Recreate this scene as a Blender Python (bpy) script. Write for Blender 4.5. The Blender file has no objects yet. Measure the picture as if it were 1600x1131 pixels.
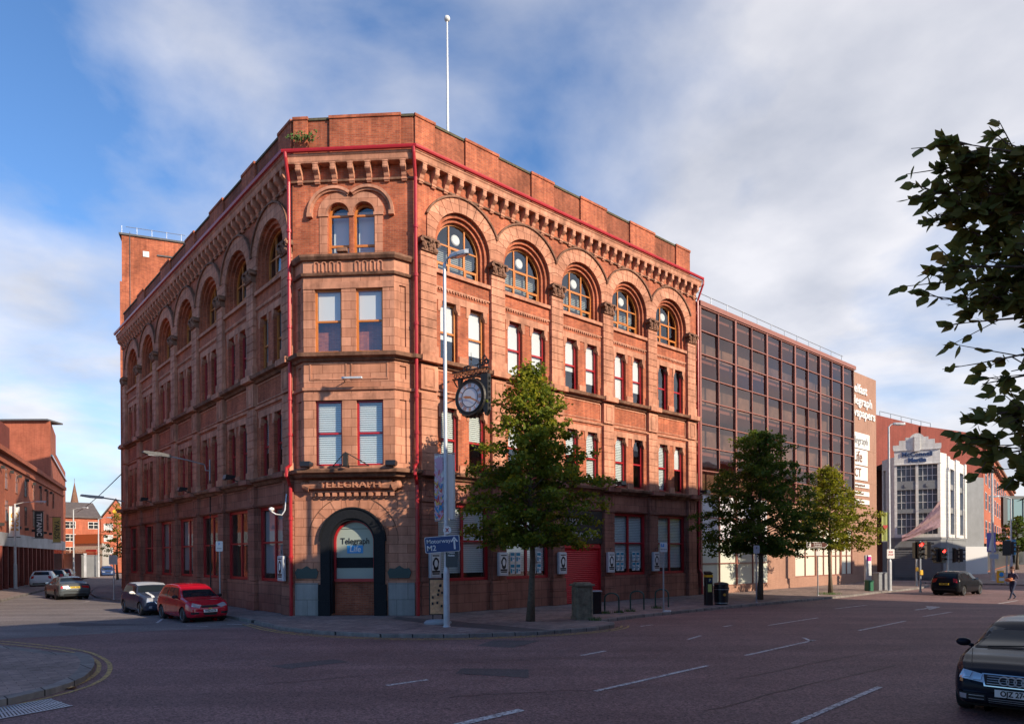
import bpy, math, random
from mathutils import Vector, Matrix
from mathutils.bvhtree import BVHTree
from mathutils.geometry import tessellate_polygon
S = bpy.context.scene
# ------------------------------------------------------------ camera, light, world
FPX, ROLL, CAMH = 1070.0, 0.006, 2.45
cam = bpy.data.cameras.new('camera'); co = bpy.data.objects.new('camera', cam)
S.collection.objects.link(co); S.camera = co
cam.sensor_width = 36; cam.lens = FPX/1600*36; cam.shift_y = (868-565.5)/1600
cam.clip_start = 0.1; cam.clip_end = 6000
co.matrix_world = Matrix.Translation((0,0,CAMH)) @ Matrix.Rotation(math.radians(90),4,'X') @ Matrix.Rotation(-ROLL,4,'Z')
SUN_E = math.radians(25); SX, SY = .780, -.626
sl = bpy.data.lights.new('sun','SUN'); sl.energy = 2.85; sl.angle = math.radians(.5); sl.color = (1,.84,.64)
so = bpy.data.objects.new('sun', sl); S.collection.objects.link(so)
so.rotation_euler = Vector((SX*math.cos(SUN_E), SY*math.cos(SUN_E), math.sin(SUN_E))).to_track_quat('Z','Y').to_euler()
S.view_settings.view_transform = 'Standard'; S.view_settings.look = 'None'
S.view_settings.exposure = 1.24; S.view_settings.gamma = 1
W = bpy.data.worlds.new('World'); S.world = W; W.use_nodes = True
def build_world():
    nt = W.node_tree; n = nt.nodes; l = nt.links; n.clear()
    out = n.new('ShaderNodeOutputWorld'); bg = n.new('ShaderNodeBackground'); l.new(bg.outputs[0], out.inputs[0])
    sky = n.new('ShaderNodeTexSky'); sky.sky_type = 'NISHITA'; sky.sun_disc = False
    sky.sun_elevation = SUN_E; sky.sun_rotation = math.atan2(SX, SY); sky.air_density = 1.0; sky.dust_density = .6; sky.ozone_density = 2.5
    tc = n.new('ShaderNodeTexCoord'); sep = n.new('ShaderNodeSeparateXYZ'); l.new(tc.outputs['Generated'], sep.inputs[0])
    def math_(op, a, b=None, c=None):
        m = n.new('ShaderNodeMath'); m.operation = op
        for i, x in enumerate((a, b, c)):
            if x is None: continue
            if isinstance(x, (int, float)): m.inputs[i].default_value = x
            else: l.new(x, m.inputs[i])
        return m.outputs[0]
    dz = math_('ADD', math_('MAXIMUM', sep.outputs[2], 0.0), .22)
    px = math_('DIVIDE', sep.outputs[0], dz); py = math_('DIVIDE', sep.outputs[1], dz)
    cmb = n.new('ShaderNodeCombineXYZ'); l.new(px, cmb.inputs[0]); l.new(py, cmb.inputs[1]); l.new(sep.outputs[2], cmb.inputs[2])
    mp = n.new('ShaderNodeMapping'); mp.inputs['Rotation'].default_value = (0,0,-.5); mp.inputs['Scale'].default_value = (1,1.0,1); mp.inputs['Location'].default_value = (1.3,.2,0)
    l.new(cmb.outputs[0], mp.inputs[0])
    no = n.new('ShaderNodeTexNoise'); no.inputs['Scale'].default_value = 1.5; no.inputs['Detail'].default_value = 9; no.inputs['Roughness'].default_value = .52; no.inputs['Distortion'].default_value = .25
    l.new(mp.outputs[0], no.inputs[0])
    # cover: more cloud to the right (x) and at the far left low down
    bias = math_('ADD', math_('MULTIPLY_ADD', sep.outputs[0], .30, -.115), math_('MULTIPLY', sep.outputs[1], .25))
    lowleft = math_('MULTIPLY', math_('MAXIMUM', math_('MULTIPLY_ADD', sep.outputs[0], -1.6, -.55), 0), math_('MAXIMUM', math_('MULTIPLY_ADD', sep.outputs[2], -2.0, .95), 0))
    val = math_('ADD', math_('ADD', no.outputs[0], bias), math_('MULTIPLY', lowleft, .55))
    val = math_('MINIMUM', val, .98)
    cr = n.new('ShaderNodeValToRGB'); cr.color_ramp.elements[0].position = .385; cr.color_ramp.elements[0].color = (0,0,0,1)
    cr.color_ramp.elements[1].position = .66; cr.color_ramp.elements[1].color = (1,1,1,1); l.new(val, cr.inputs[0])
    n2 = n.new('ShaderNodeTexNoise'); n2.inputs['Scale'].default_value = 2.6; n2.inputs['Detail'].default_value = 7; n2.inputs['Roughness'].default_value = .5; l.new(mp.outputs[0], n2.inputs[0])
    c2 = n.new('ShaderNodeValToRGB'); c2.color_ramp.elements[0].position = .26; c2.color_ramp.elements[0].color = (1.6,1.7,2.0,1)
    c2.color_ramp.elements[1].position = .64; c2.color_ramp.elements[1].color = (3.05,3.0,3.1,1); l.new(n2.outputs[0], c2.inputs[0])
    fac = math_('MULTIPLY', cr.outputs[0], .9)
    tint = n.new('ShaderNodeMixRGB'); tint.blend_type = 'MULTIPLY'; tint.inputs[0].default_value = 1; tint.inputs[2].default_value = (.40,.53,.66,1); l.new(sky.outputs[0], tint.inputs[1])
    mx = n.new('ShaderNodeMixRGB'); l.new(fac, mx.inputs[0]); l.new(tint.outputs[0], mx.inputs[1]); l.new(c2.outputs[0], mx.inputs[2])
    l.new(mx.outputs[0], bg.inputs[0]); bg.inputs[1].default_value = .135
build_world()
S.cycles.max_bounces = 7; S.cycles.diffuse_bounces = 3; S.cycles.glossy_bounces = 3; S.cycles.transparent_max_bounces = 10; S.cycles.transmission_bounces = 3
S.cycles.caustics_reflective = False; S.cycles.caustics_refractive = False

# ------------------------------------------------------------ materials
MATS = {}
def nodes(name):
    m = bpy.data.materials.new(name); m.use_nodes = True; MATS[name] = m
    n = m.node_tree.nodes; b = n['Principled BSDF']
    return m, n, m.node_tree.links, b
def rgba(c): return (c[0], c[1], c[2], 1)
def mat(name, col, rough=.7, metal=0, var=0.0, vscale=6, bump=0, emit=0, coat=0, spec=.5):
    if name in MATS: return MATS[name]
    m, n, l, b = nodes(name)
    b.inputs['Base Color'].default_value = rgba(col); b.inputs['Roughness'].default_value = rough; b.inputs['Metallic'].default_value = metal
    b.inputs['Specular IOR Level'].default_value = spec
    if coat: b.inputs['Coat Weight'].default_value = coat; b.inputs['Coat Roughness'].default_value = .05
    if emit: b.inputs['Emission Color'].default_value = rgba(col); b.inputs['Emission Strength'].default_value = emit
    if var or bump:
        tc = n.new('ShaderNodeTexCoord'); no = n.new('ShaderNodeTexNoise'); no.inputs['Scale'].default_value = vscale; no.inputs['Detail'].default_value = 6; no.inputs['Roughness'].default_value = .65
        l.new(tc.outputs['Object'], no.inputs[0])
        if var:
            r = n.new('ShaderNodeValToRGB'); r.color_ramp.elements[0].position = .3; r.color_ramp.elements[1].position = .7
            r.color_ramp.elements[0].color = rgba([c*(1-var) for c in col]); r.color_ramp.elements[1].color = rgba([min(1,c*(1+var)) for c in col])
            l.new(no.outputs[0], r.inputs[0]); l.new(r.outputs[0], b.inputs['Base Color'])
        if bump:
            bp = n.new('ShaderNodeBump'); bp.inputs['Strength'].default_value = bump; bp.inputs['Distance'].default_value = .02; l.new(no.outputs[0], bp.inputs['Height']); l.new(bp.outputs[0], b.inputs['Normal'])
    return m
def masonry(name, c1, c2, mortar, bw, bh, ms, rough=.85, soot=.35, bump=.4, sootscale=.5, plan=False, zoff=0):
    if name in MATS: return MATS[name]
    m, n, l, b = nodes(name)
    tc = n.new('ShaderNodeTexCoord'); sep = n.new('ShaderNodeSeparateXYZ'); l.new(tc.outputs['Object'], sep.inputs[0])
    ad = n.new('ShaderNodeMath'); l.new(sep.outputs[0], ad.inputs[0]); l.new(sep.outputs[1], ad.inputs[1])
    zo = n.new('ShaderNodeMath'); zo.inputs[1].default_value = zoff; cb = n.new('ShaderNodeCombineXYZ'); l.new(ad.outputs[0], cb.inputs[0]); l.new(sep.outputs[2], zo.inputs[0]); l.new(zo.outputs[0], cb.inputs[1])
    br = n.new('ShaderNodeTexBrick')
    if plan:
        pm = n.new('ShaderNodeMapping'); pm.inputs['Rotation'].default_value = (0,0,-math.atan2(.6614,.75)); l.new(tc.outputs['Object'], pm.inputs[0]); l.new(pm.outputs[0], br.inputs[0])
    else: l.new(cb.outputs[0], br.inputs[0])
    br.inputs['Scale'].default_value = 1
    br.inputs['Brick Width'].default_value = bw; br.inputs['Row Height'].default_value = bh; br.inputs['Mortar Size'].default_value = ms; br.inputs['Mortar Smooth'].default_value = .2
    br.inputs['Color1'].default_value = rgba(c1); br.inputs['Color2'].default_value = rgba(c2); br.inputs['Mortar'].default_value = rgba(mortar); br.inputs['Bias'].default_value = -.1
    no = n.new('ShaderNodeTexNoise'); no.inputs['Scale'].default_value = sootscale; no.inputs['Detail'].default_value = 8; no.inputs['Roughness'].default_value = .7; l.new(tc.outputs['Object'], no.inputs[0])
    mr = n.new('ShaderNodeMapRange'); mr.inputs[1].default_value = .32; mr.inputs[2].default_value = .68; mr.inputs[3].default_value = 1-soot; mr.inputs[4].default_value = 1+soot*.55; l.new(no.outputs[0], mr.inputs[0])
    # rain streaks: noise stretched vertically
    mp = n.new('ShaderNodeMapping'); mp.inputs['Scale'].default_value = (5,5,.35); l.new(tc.outputs['Object'], mp.inputs[0])
    n3 = n.new('ShaderNodeTexNoise'); n3.inputs['Scale'].default_value = 1; n3.inputs['Detail'].default_value = 4; l.new(mp.outputs[0], n3.inputs[0])
    m3 = n.new('ShaderNodeMapRange'); m3.inputs[1].default_value = .3; m3.inputs[2].default_value = .62; m3.inputs[3].default_value = 1-soot*.6; m3.inputs[4].default_value = 1.06; l.new(n3.outputs[0], m3.inputs[0])
    mm = n.new('ShaderNodeMath'); mm.operation = 'MULTIPLY'; l.new(mr.outputs[0], mm.inputs[0]); l.new(m3.outputs[0], mm.inputs[1])
    vm = n.new('ShaderNodeVectorMath'); vm.operation = 'SCALE'; l.new(br.outputs[0], vm.inputs[0]); l.new(mm.outputs[0], vm.inputs['Scale'])
    l.new(vm.outputs[0], b.inputs['Base Color']); b.inputs['Roughness'].default_value = rough; b.inputs['Specular IOR Level'].default_value = .25
    bp = n.new('ShaderNodeBump'); bp.inputs['Strength'].default_value = bump; bp.inputs['Distance'].default_value = .01; bp.invert = True
    l.new(br.outputs['Fac'], bp.inputs['Height']); l.new(bp.outputs[0], b.inputs['Normal'])
    return m
masonry('brick', (.50,.135,.062), (.33,.078,.040), (.36,.19,.125), .225, .075, .008, soot=.5)
masonry('brick_grimy', (.36,.10,.048), (.24,.06,.03), (.24,.13,.09), .225, .075, .008, soot=.5)
masonry('sandstone', (.56,.265,.17), (.43,.185,.112), (.20,.075,.045), .8, .37, .010, soot=.38, bump=.3)
masonry('sandstone_plain', (.54,.255,.165), (.47,.21,.13), (.36,.12,.07), 1.3, 2.2, .004, soot=.45, bump=.15, sootscale=1.2)
masonry('stone_dark', (.34,.145,.10), (.26,.105,.073), (.12,.055,.04), .85, .4, .010, soot=.35, bump=.4)
masonry('stone_grimy', (.25,.13,.085), (.20,.10,.065), (.12,.06,.04), 1.0, 2.0, .004, soot=.55, sootscale=1.6)
masonry('granite', (.30,.29,.27), (.25,.24,.225), (.12,.11,.10), .95, .66, .010, soot=.25)
masonry('brick_modern', (.36,.205,.15), (.32,.18,.13), (.29,.165,.12), .225, .075, .006, soot=.12)
masonry('brick_far', (.46,.13,.07), (.38,.10,.055), (.34,.16,.11), .3, .1, .01, soot=.25)
masonry('brick_dark_far', (.24,.055,.04), (.2,.045,.035), (.18,.07,.05), .3, .1, .01, soot=.2)
masonry('faience', (.74,.72,.68), (.68,.66,.62), (.5,.48,.45), .6, .3, .008, soot=.15, rough=.5)
masonry('paving', (.30,.225,.20), (.22,.17,.155), (.13,.10,.09), .4, .2, .007, soot=.4, bump=.3, plan=True, sootscale=.8)
masonry('kerb_stone', (.24,.215,.20), (.17,.155,.145), (.04,.035,.033), .9, 9, .02, soot=.35, zoff=4, sootscale=2)
mat('gold_paint', (.55,.30,.05), .45)
RED = mat('red_paint', (.36,.012,.018), .35, var=.12, vscale=3)
mat('orange_paint', (.50,.17,.035), .4, var=.15, vscale=3)
mat('white_paint', (.72,.72,.70), .5, var=.05)
mat('blind_white', (.80,.81,.82), .6)
mat('blind_slat', (.74,.80,.80), .6)
mat('blind_dark', (.36,.40,.44), .7)
mat('blind_shade', (.30,.33,.33), .6)
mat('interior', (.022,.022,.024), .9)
mat('black_paint', (.012,.012,.014), .35)
mat('black_granite', (.014,.015,.018), .5, var=.4, vscale=30, spec=.12)
mat('iron', (.018,.017,.016), .55, var=.3)
mat('steel', (.35,.37,.40), .42, metal=.6, var=.12, vscale=4)
mat('pale_steel', (.50,.52,.55), .45, metal=.3, var=.12, vscale=4)
mat('lead', (.085,.085,.09), .7, var=.3)
mat('roof_felt', (.10,.10,.11), .9, var=.3)
mat('slate', (.10,.085,.085), .8, var=.25, vscale=2)
mat('moss', (.085,.075,.045), .95, var=.4, vscale=8)
mat('yellow_paint', (.75,.42,.02), .5)
mat('sign_blue', (.012,.055,.17), .35)
mat('sky_blue_panel', (.03,.28,.62), .4)
mat('sign_brown', (.10,.03,.02), .4)
mat('green_plastic', (.02,.13,.07), .4)
mat('magenta', (.55,.03,.28), .4)
mat('dark_green_paint', (.012,.05,.04), .4)
mat('bark', (.11,.085,.06), .9, var=.35, vscale=12, bump=.8)
mat('concrete', (.19,.175,.16), .9, var=.2, vscale=3)
mat('grey_render', (.20,.21,.22), .85, var=.12, vscale=1)
mat('pink_cloth', (.55,.36,.36), .8, var=.2)
mat('rubber', (.012,.012,.012), .75)
mat('chrome', (.7,.7,.7), .12, metal=1)
mat('alloy', (.42,.43,.45), .3, metal=.8)
mat('plate_white', (.75,.75,.73), .35)
mat('plate_yellow', (.75,.50,.04), .35)
mat('lamp_red', (.40,.01,.01), .2)
mat('lamp_clear', (.55,.58,.62), .08, metal=.5)
mat('green_leafy', (.05,.10,.02), .9, var=.4, vscale=10)
mat('signal_red', (1,.03,.02), .4, emit=3)
mat('bulb_white', (.82,.82,.80), .35)
mat('skin', (.45,.25,.18), .6)
mat('denim', (.02,.03,.07), .85)
mat('shirt', (.07,.06,.10), .85)
mat('paper', (.72,.71,.68), .7)
mat('orange_print', (.62,.34,.17), .6, var=.35, vscale=7)
mat('hill', (.06,.09,.07), 1, var=.25, vscale=.01)
mat('green_banner', (.30,.33,.10), .7)
mat('red_ink', (.45,.03,.03), .6)
mat('teal_ink', (.02,.22,.32), .6)
mat('glass_dark_car', (.012,.018,.024), .04, spec=.28)
mat('bronze_frame', (.26,.10,.075), .45, var=.15)
mat('panel_pale', (.52,.55,.48), .35, var=.06, vscale=.6)
mat('panel_lilac', (.55,.54,.58), .35, var=.06, vscale=.6)
def car_paint(name, c, metal=0, coat=0, spec=.10): return mat(name, c, .2, metal=metal, coat=coat, spec=spec)
def glass(name, tint, refl, rough=.02, gcol=(.9,.95,1)):
    m, n, l, b = nodes(name); n.remove(b); out = n['Material Output']
    tr = n.new('ShaderNodeBsdfTransparent'); tr.inputs[0].default_value = rgba(tint)
    gl = n.new('ShaderNodeBsdfGlossy'); gl.inputs['Roughness'].default_value = rough; gl.inputs[0].default_value = rgba(gcol)
    lw = n.new('ShaderNodeLayerWeight'); lw.inputs[0].default_value = .5; pw = n.new('ShaderNodeMath'); pw.operation = 'POWER'; pw.inputs[1].default_value = 5; l.new(lw.outputs['Facing'], pw.inputs[0]); fr = n.new('ShaderNodeMath'); fr.operation = 'MULTIPLY_ADD'; fr.inputs[1].default_value = .9; fr.inputs[2].default_value = .04; l.new(pw.outputs[0], fr.inputs[0])
    ad = n.new('ShaderNodeMath'); ad.use_clamp = True; ad.inputs[1].default_value = refl; l.new(fr.outputs[0], ad.inputs[0])
    tc = n.new('ShaderNodeTexCoord'); no = n.new('ShaderNodeTexNoise'); no.inputs['Scale'].default_value = .7; l.new(tc.outputs['Object'], no.inputs[0])
    bp = n.new('ShaderNodeBump'); bp.inputs['Strength'].default_value = .12; bp.inputs['Distance'].default_value = .05; l.new(no.outputs[0], bp.inputs['Height']); l.new(bp.outputs[0], gl.inputs['Normal'])
    mx = n.new('ShaderNodeMixShader'); l.new(ad.outputs[0], mx.inputs[0]); l.new(tr.outputs[0], mx.inputs[1]); l.new(gl.outputs[0], mx.inputs[2]); l.new(mx.outputs[0], out.inputs[0])
    return m
glass('window_glass', (.85,.88,.88), .10)
glass('smoked_glass', (.60,.52,.48), .14, .03, (.75,.62,.58))
def mat_road(name, c1, c2, speck):
    m, n, l, b = nodes(name)
    tc = n.new('ShaderNodeTexCoord')
    def noise(s, d=5, r=.6):
        x = n.new('ShaderNodeTexNoise'); x.inputs['Scale'].default_value = s; x.inputs['Detail'].default_value = d; x.inputs['Roughness'].default_value = r; l.new(tc.outputs['Object'], x.inputs[0]); return x
    a = noise(.35, 8, .65); r = n.new('ShaderNodeValToRGB'); r.color_ramp.elements[0].position = .35; r.color_ramp.elements[1].position = .65
    r.color_ramp.elements[0].color = rgba(c1); r.color_ramp.elements[1].color = rgba(c2); l.new(a.outputs[0], r.inputs[0])
    v = n.new('ShaderNodeTexVoronoi'); v.inputs['Scale'].default_value = 38; l.new(tc.outputs['Object'], v.inputs[0])
    vr = n.new('ShaderNodeSeparateColor'); l.new(v.outputs['Color'], vr.inputs[0])
    mr = n.new('ShaderNodeMapRange'); mr.inputs[1].default_value = .0; mr.inputs[2].default_value = 1; mr.inputs[3].default_value = 1-speck; mr.inputs[4].default_value = 1+speck*1.3; l.new(vr.outputs[0], mr.inputs[0])
    vm = n.new('ShaderNodeVectorMath'); vm.operation = 'SCALE'; l.new(r.outputs[0], vm.inputs[0]); l.new(mr.outputs[0], vm.inputs['Scale'])
    # wheel polish and tar streaks running with the traffic
    mp = n.new('ShaderNodeMapping'); mp.inputs['Rotation'].default_value = (0,0,-math.atan2(.6614,.75)); mp.inputs['Scale'].default_value = (.06,.9,1); l.new(tc.outputs['Object'], mp.inputs[0])
    s3 = n.new('ShaderNodeTexNoise'); s3.inputs['Scale'].default_value = 1; s3.inputs['Detail'].default_value = 5; l.new(mp.outputs[0], s3.inputs[0])
    m3 = n.new('ShaderNodeMapRange'); m3.inputs[1].default_value = .3; m3.inputs[2].default_value = .7; m3.inputs[3].default_value = .78; m3.inputs[4].default_value = 1.2; l.new(s3.outputs[0], m3.inputs[0])
    vm2 = n.new('ShaderNodeVectorMath'); vm2.operation = 'SCALE'; l.new(vm.outputs[0], vm2.inputs[0]); l.new(m3.outputs[0], vm2.inputs['Scale'])
    l.new(vm2.outputs[0], b.inputs['Base Color']); b.inputs['Roughness'].default_value = .8
    bp = n.new('ShaderNodeBump'); bp.inputs['Strength'].default_value = .5; bp.inputs['Distance'].default_value = .01; l.new(v.outputs['Distance'], bp.inputs['Height']); l.new(bp.outputs[0], b.inputs['Normal'])
mat_road('red_asphalt', (.130,.070,.066), (.175,.100,.094), .6)
mat_road('grey_asphalt', (.13,.112,.108), (.18,.155,.15), .4)
mat_road('dark_asphalt', (.06,.05,.052), (.085,.072,.074), .4)
def mat_marking(name, c):
    m, n, l, b = nodes(name); out = n['Material Output']
    tc = n.new('ShaderNodeTexCoord'); no = n.new('ShaderNodeTexNoise'); no.inputs['Scale'].default_value = 14; no.inputs['Detail'].default_value = 8; no.inputs['Roughness'].default_value = .75; l.new(tc.outputs['Object'], no.inputs[0])
    r = n.new('ShaderNodeValToRGB'); r.color_ramp.elements[0].position = .40; r.color_ramp.elements[1].position = .56; r.color_ramp.elements[0].color = (.11,.08,.08,1); r.color_ramp.elements[1].color = rgba(c)
    l.new(no.outputs[0], r.inputs[0]); l.new(r.outputs[0], b.inputs['Base Color']); b.inputs['Roughness'].default_value = .8
mat_marking('road_white', (.62,.61,.60)); mat_marking('road_yellow', (.50,.34,.10))
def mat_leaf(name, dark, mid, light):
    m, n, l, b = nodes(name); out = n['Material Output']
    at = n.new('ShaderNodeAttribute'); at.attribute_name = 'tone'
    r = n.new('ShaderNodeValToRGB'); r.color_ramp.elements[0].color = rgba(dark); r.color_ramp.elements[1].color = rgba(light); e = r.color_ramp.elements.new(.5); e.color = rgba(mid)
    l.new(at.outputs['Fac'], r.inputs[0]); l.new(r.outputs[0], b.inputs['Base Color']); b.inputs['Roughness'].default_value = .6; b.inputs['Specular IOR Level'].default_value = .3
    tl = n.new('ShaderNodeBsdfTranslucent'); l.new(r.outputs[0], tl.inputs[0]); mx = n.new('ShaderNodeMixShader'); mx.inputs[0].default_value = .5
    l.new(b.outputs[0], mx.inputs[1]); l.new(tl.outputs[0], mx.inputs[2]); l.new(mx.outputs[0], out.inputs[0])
mat_leaf('leaf_green', (.05,.09,.012), (.15,.20,.02), (.42,.38,.03))
mat_leaf('leaf_dark', (.035,.075,.012), (.085,.15,.02), (.21,.25,.03))
mat_leaf('leaf_yellow', (.09,.12,.012), (.22,.24,.018), (.46,.38,.03))
mat_leaf('leaf_near', (.11,.13,.03), (.19,.21,.05), (.32,.22,.06))

# ------------------------------------------------------------ mesh helpers
class MB:
    def __init__(s, T=None): s.v = []; s.f = []; s.m = []; s.T = T; s.cur = 0
    def add(s, vs, fs):
        o = len(s.v)
        s.v += [tuple(s.T @ Vector(v)) if s.T is not None else tuple(v) for v in vs]
        for f in fs: s.f.append(tuple(o+i for i in f)); s.m.append(s.cur)
    def quad(s, a, b, c, d): s.add((a,b,c,d), ((0,1,2,3),))
    def box(s, x0, x1, y0, y1, z0, z1):
        s.add([(x,y,z) for z in (z0,z1) for y in (y0,y1) for x in (x0,x1)], ((0,2,3,1),(4,5,7,6),(0,1,5,4),(2,6,7,3),(0,4,6,2),(1,3,7,5)))
    def cham(s, x0, x1, y0, y1, z0, z1, c=.02):   # box with bevelled vertical + top edges
        P = [(x0+c,y0),(x1-c,y0),(x1,y0+c),(x1,y1-c),(x1-c,y1),(x0+c,y1),(x0,y1-c),(x0,y0+c)]
        cx, cy = (x0+x1)/2, (y0+y1)/2
        Q = [(p[0]+(c if p[0]<cx else -c), p[1]+(c if p[1]<cy else -c)) for p in P]
        vs = [(p[0],p[1],z0) for p in P]+[(p[0],p[1],z1-c) for p in P]+[(p[0],p[1],z1) for p in Q]
        fs = [tuple(range(7,-1,-1)), tuple(range(16,24))]
        for k in (0,8):
            for i in range(8): j=(i+1)%8; fs.append((k+i,k+j,k+8+j,k+8+i))
        s.add(vs, fs)
    def prism(s, prof, y0, y1, plane='xz'):
        n = len(prof)
        def P(p, y): return {'xz':(p[0],y,p[1]), 'yz':(y,p[0],p[1]), 'xy':(p[0],p[1],y)}[plane]
        vs = [P(p,y0) for p in prof]+[P(p,y1) for p in prof]
        fs = [(i,(i+1)%n,n+(i+1)%n,n+i) for i in range(n)]
        tri = tessellate_polygon([[Vector((p[0],p[1],0)) for p in prof]])
        for t in tri: fs.append(tuple(t)); fs.append(tuple(n+i for i in reversed(t)))
        s.add(vs, fs)
    def tube(s, pts, r, n=8, caps=True):
        pts = [Vector(p) for p in pts]; rs = r if isinstance(r,(list,tuple)) else [r]*len(pts)
        rings = []; prev = None
        for i, p in enumerate(pts):
            d = (pts[min(i+1,len(pts)-1)]-pts[max(i-1,0)]).normalized()
            if prev is None: a = d.orthogonal().normalized()
            else: a = (prev - d*prev.dot(d)).normalized()
            prev = a; b = d.cross(a)
            rings.append([p+(a*math.cos(t)+b*math.sin(t))*rs[i] for t in [2*math.pi*k/n for k in range(n)]])
        vs = [q for R_ in rings for q in R_]; fs = []
        for i in range(len(rings)-1):
            for k in range(n): j=(k+1)%n; fs.append((i*n+k,i*n+j,(i+1)*n+j,(i+1)*n+k))
        if caps: fs += [tuple(range(n-1,-1,-1)), tuple(range((len(rings)-1)*n,len(rings)*n))]
        s.add(vs, fs)
    def lathe(s, prof, n=16, c=(0,0,0), axis='z'):
        vs = []
        for r, h in prof:
            for k in range(n):
                t = 2*math.pi*k/n; a, b = r*math.cos(t), r*math.sin(t)
                q = {'z':(a,b,h),'y':(a,h,b),'x':(h,a,b)}[axis]
                vs.append((q[0]+c[0],q[1]+c[1],q[2]+c[2]))
        fs = [tuple(reversed(range(n))), tuple(range((len(prof)-1)*n,len(prof)*n))]
        for i in range(len(prof)-1):
            for k in range(n): j=(k+1)%n; fs.append((i*n+k,i*n+j,(i+1)*n+j,(i+1)*n+k))
        s.add(vs, fs)
    def sphere(s, c, r, sc=(1,1,1), n=12, m=8):
        vs = [(c[0],c[1],c[2]+r*sc[2])]; fs = []
        for i in range(1,m):
            t = math.pi*i/m
            for k in range(n): p = 2*math.pi*k/n; vs.append((c[0]+r*sc[0]*math.sin(t)*math.cos(p), c[1]+r*sc[1]*math.sin(t)*math.sin(p), c[2]+r*sc[2]*math.cos(t)))
        vs.append((c[0],c[1],c[2]-r*sc[2]))
        for k in range(n): fs.append((0,1+k,1+(k+1)%n)); fs.append((len(vs)-1, 1+(m-2)*n+(k+1)%n, 1+(m-2)*n+k))
        for i in range(m-2):
            for k in range(n): j=(k+1)%n; fs.append((1+i*n+k,1+(i+1)*n+k,1+(i+1)*n+j,1+i*n+j))
        s.add(vs, fs)
    def ring(s, cx, cz, r0, r1, y0, y1, a0=0, a1=math.pi, n=20, voussoir=0):   # annulus sector in the xz plane with thickness y0 (front) .. y1
        for k in range(n):
            t0 = a0+(a1-a0)*k/n; t1 = a0+(a1-a0)*(k+1)/n
            q = lambda r,t,y: (cx+r*math.cos(t), y, cz+r*math.sin(t))
            A = [q(r0,t0,y0),q(r1,t0,y0),q(r1,t1,y0),q(r0,t1,y0),q(r0,t0,y1),q(r1,t0,y1),q(r1,t1,y1),q(r0,t1,y1)]
            s.add(A, ((0,1,2,3),(1,5,6,2),(3,7,4,0)) + (((0,4,5,1),) if k==0 else ()) + (((2,6,7,3),) if k==n-1 else ()))
    def text(s, txt, M_, size=1, depth=.01, bold=0, align='CENTER', sx=1, shear=0):
        cu = bpy.data.curves.new('t','FONT'); cu.body = txt; cu.size = size; cu.extrude = depth; cu.offset = bold; cu.align_x = align; cu.align_y = 'CENTER'; cu.shear = shear; cu.resolution_u = 3
        o = bpy.data.objects.new('t', cu); S.collection.objects.link(o); dg = bpy.context.evaluated_depsgraph_get(); me = bpy.data.meshes.new_from_object(o.evaluated_get(dg))
        K = M_ @ Matrix.Rotation(math.pi/2,4,'X') @ Matrix.Diagonal((sx,1,1,1))
        s.add([K @ v.co for v in me.vertices], [tuple(p.vertices) for p in me.polygons])
        bpy.data.objects.remove(o); bpy.data.curves.remove(cu); bpy.data.meshes.remove(me)
    def mesh(s, name, mats, smooth=False):
        me = bpy.data.meshes.new(name); me.from_pydata(s.v, [], s.f)
        for m in (mats if isinstance(mats,(list,tuple)) else [mats]): me.materials.append(MATS[m] if isinstance(m,str) else m)
        me.polygons.foreach_set('material_index', s.m)
        if smooth: me.polygons.foreach_set('use_smooth', [True]*len(me.polygons))
        me.update(); return me
WM = {}
def put(o, parent=None, M_=None):
    S.collection.objects.link(o) if o.name not in S.collection.objects else None
    M_ = M_ if M_ is not None else (WM[parent.name] if parent else Matrix.Identity(4))
    if parent: o.parent = parent; o.matrix_basis = WM[parent.name].inverted() @ M_
    else: o.matrix_basis = M_
    WM[o.name] = M_.copy(); return o
def new(name, mb, mats, parent=None, M_=None, smooth=False, sub=0):
    o = bpy.data.objects.new(name, mb.mesh(name, mats, smooth) if isinstance(mb, MB) else mb); return put(o, parent, M_)
def tag(o, label=None, cat=None, group=None, kind=None):
    for k, v in (('label',label),('category',cat),('group',group),('kind',kind)):
        if v: o[k] = v
    return o
def thing(name, label, cat, M_=None, group=None):
    o = bpy.data.objects.new(name, None); o.empty_display_size = .3
    put(o, None, M_ if M_ is not None else Matrix.Identity(4)); return tag(o, label, cat, group)
def kids(o): return [c for c in S.collection.objects if c.parent == o]
def dup(o, parent, M_):
    c = o.copy(); put(c, parent, M_)
    for ch in o.children: dup(ch, c, M_ @ ch.matrix_basis)
    return c
def at(x, y, z=0, rz=0): return Matrix.Translation((x,y,z)) @ Matrix.Rotation(rz,4,'Z')
def frame(o, d, z=0):
    d = Vector((d[0],d[1],0)).normalized(); return Matrix(((d.x,-d.y,0,o[0]),(d.y,d.x,0,o[1]),(0,0,1,z),(0,0,0,1)))
def ab(u, v): dx = u-800; up = 868-v; return dx+ROLL*up, up-ROLL*dx
def gnd(u, v, z=0):
    a, b = ab(u,v); Y = (CAMH-z)*FPX/(-b); return (a/FPX*Y, Y)
def pix(u, v, Y):
    a, b = ab(u,v); return (a/FPX*Y, Y, CAMH+b/FPX*Y)
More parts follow.
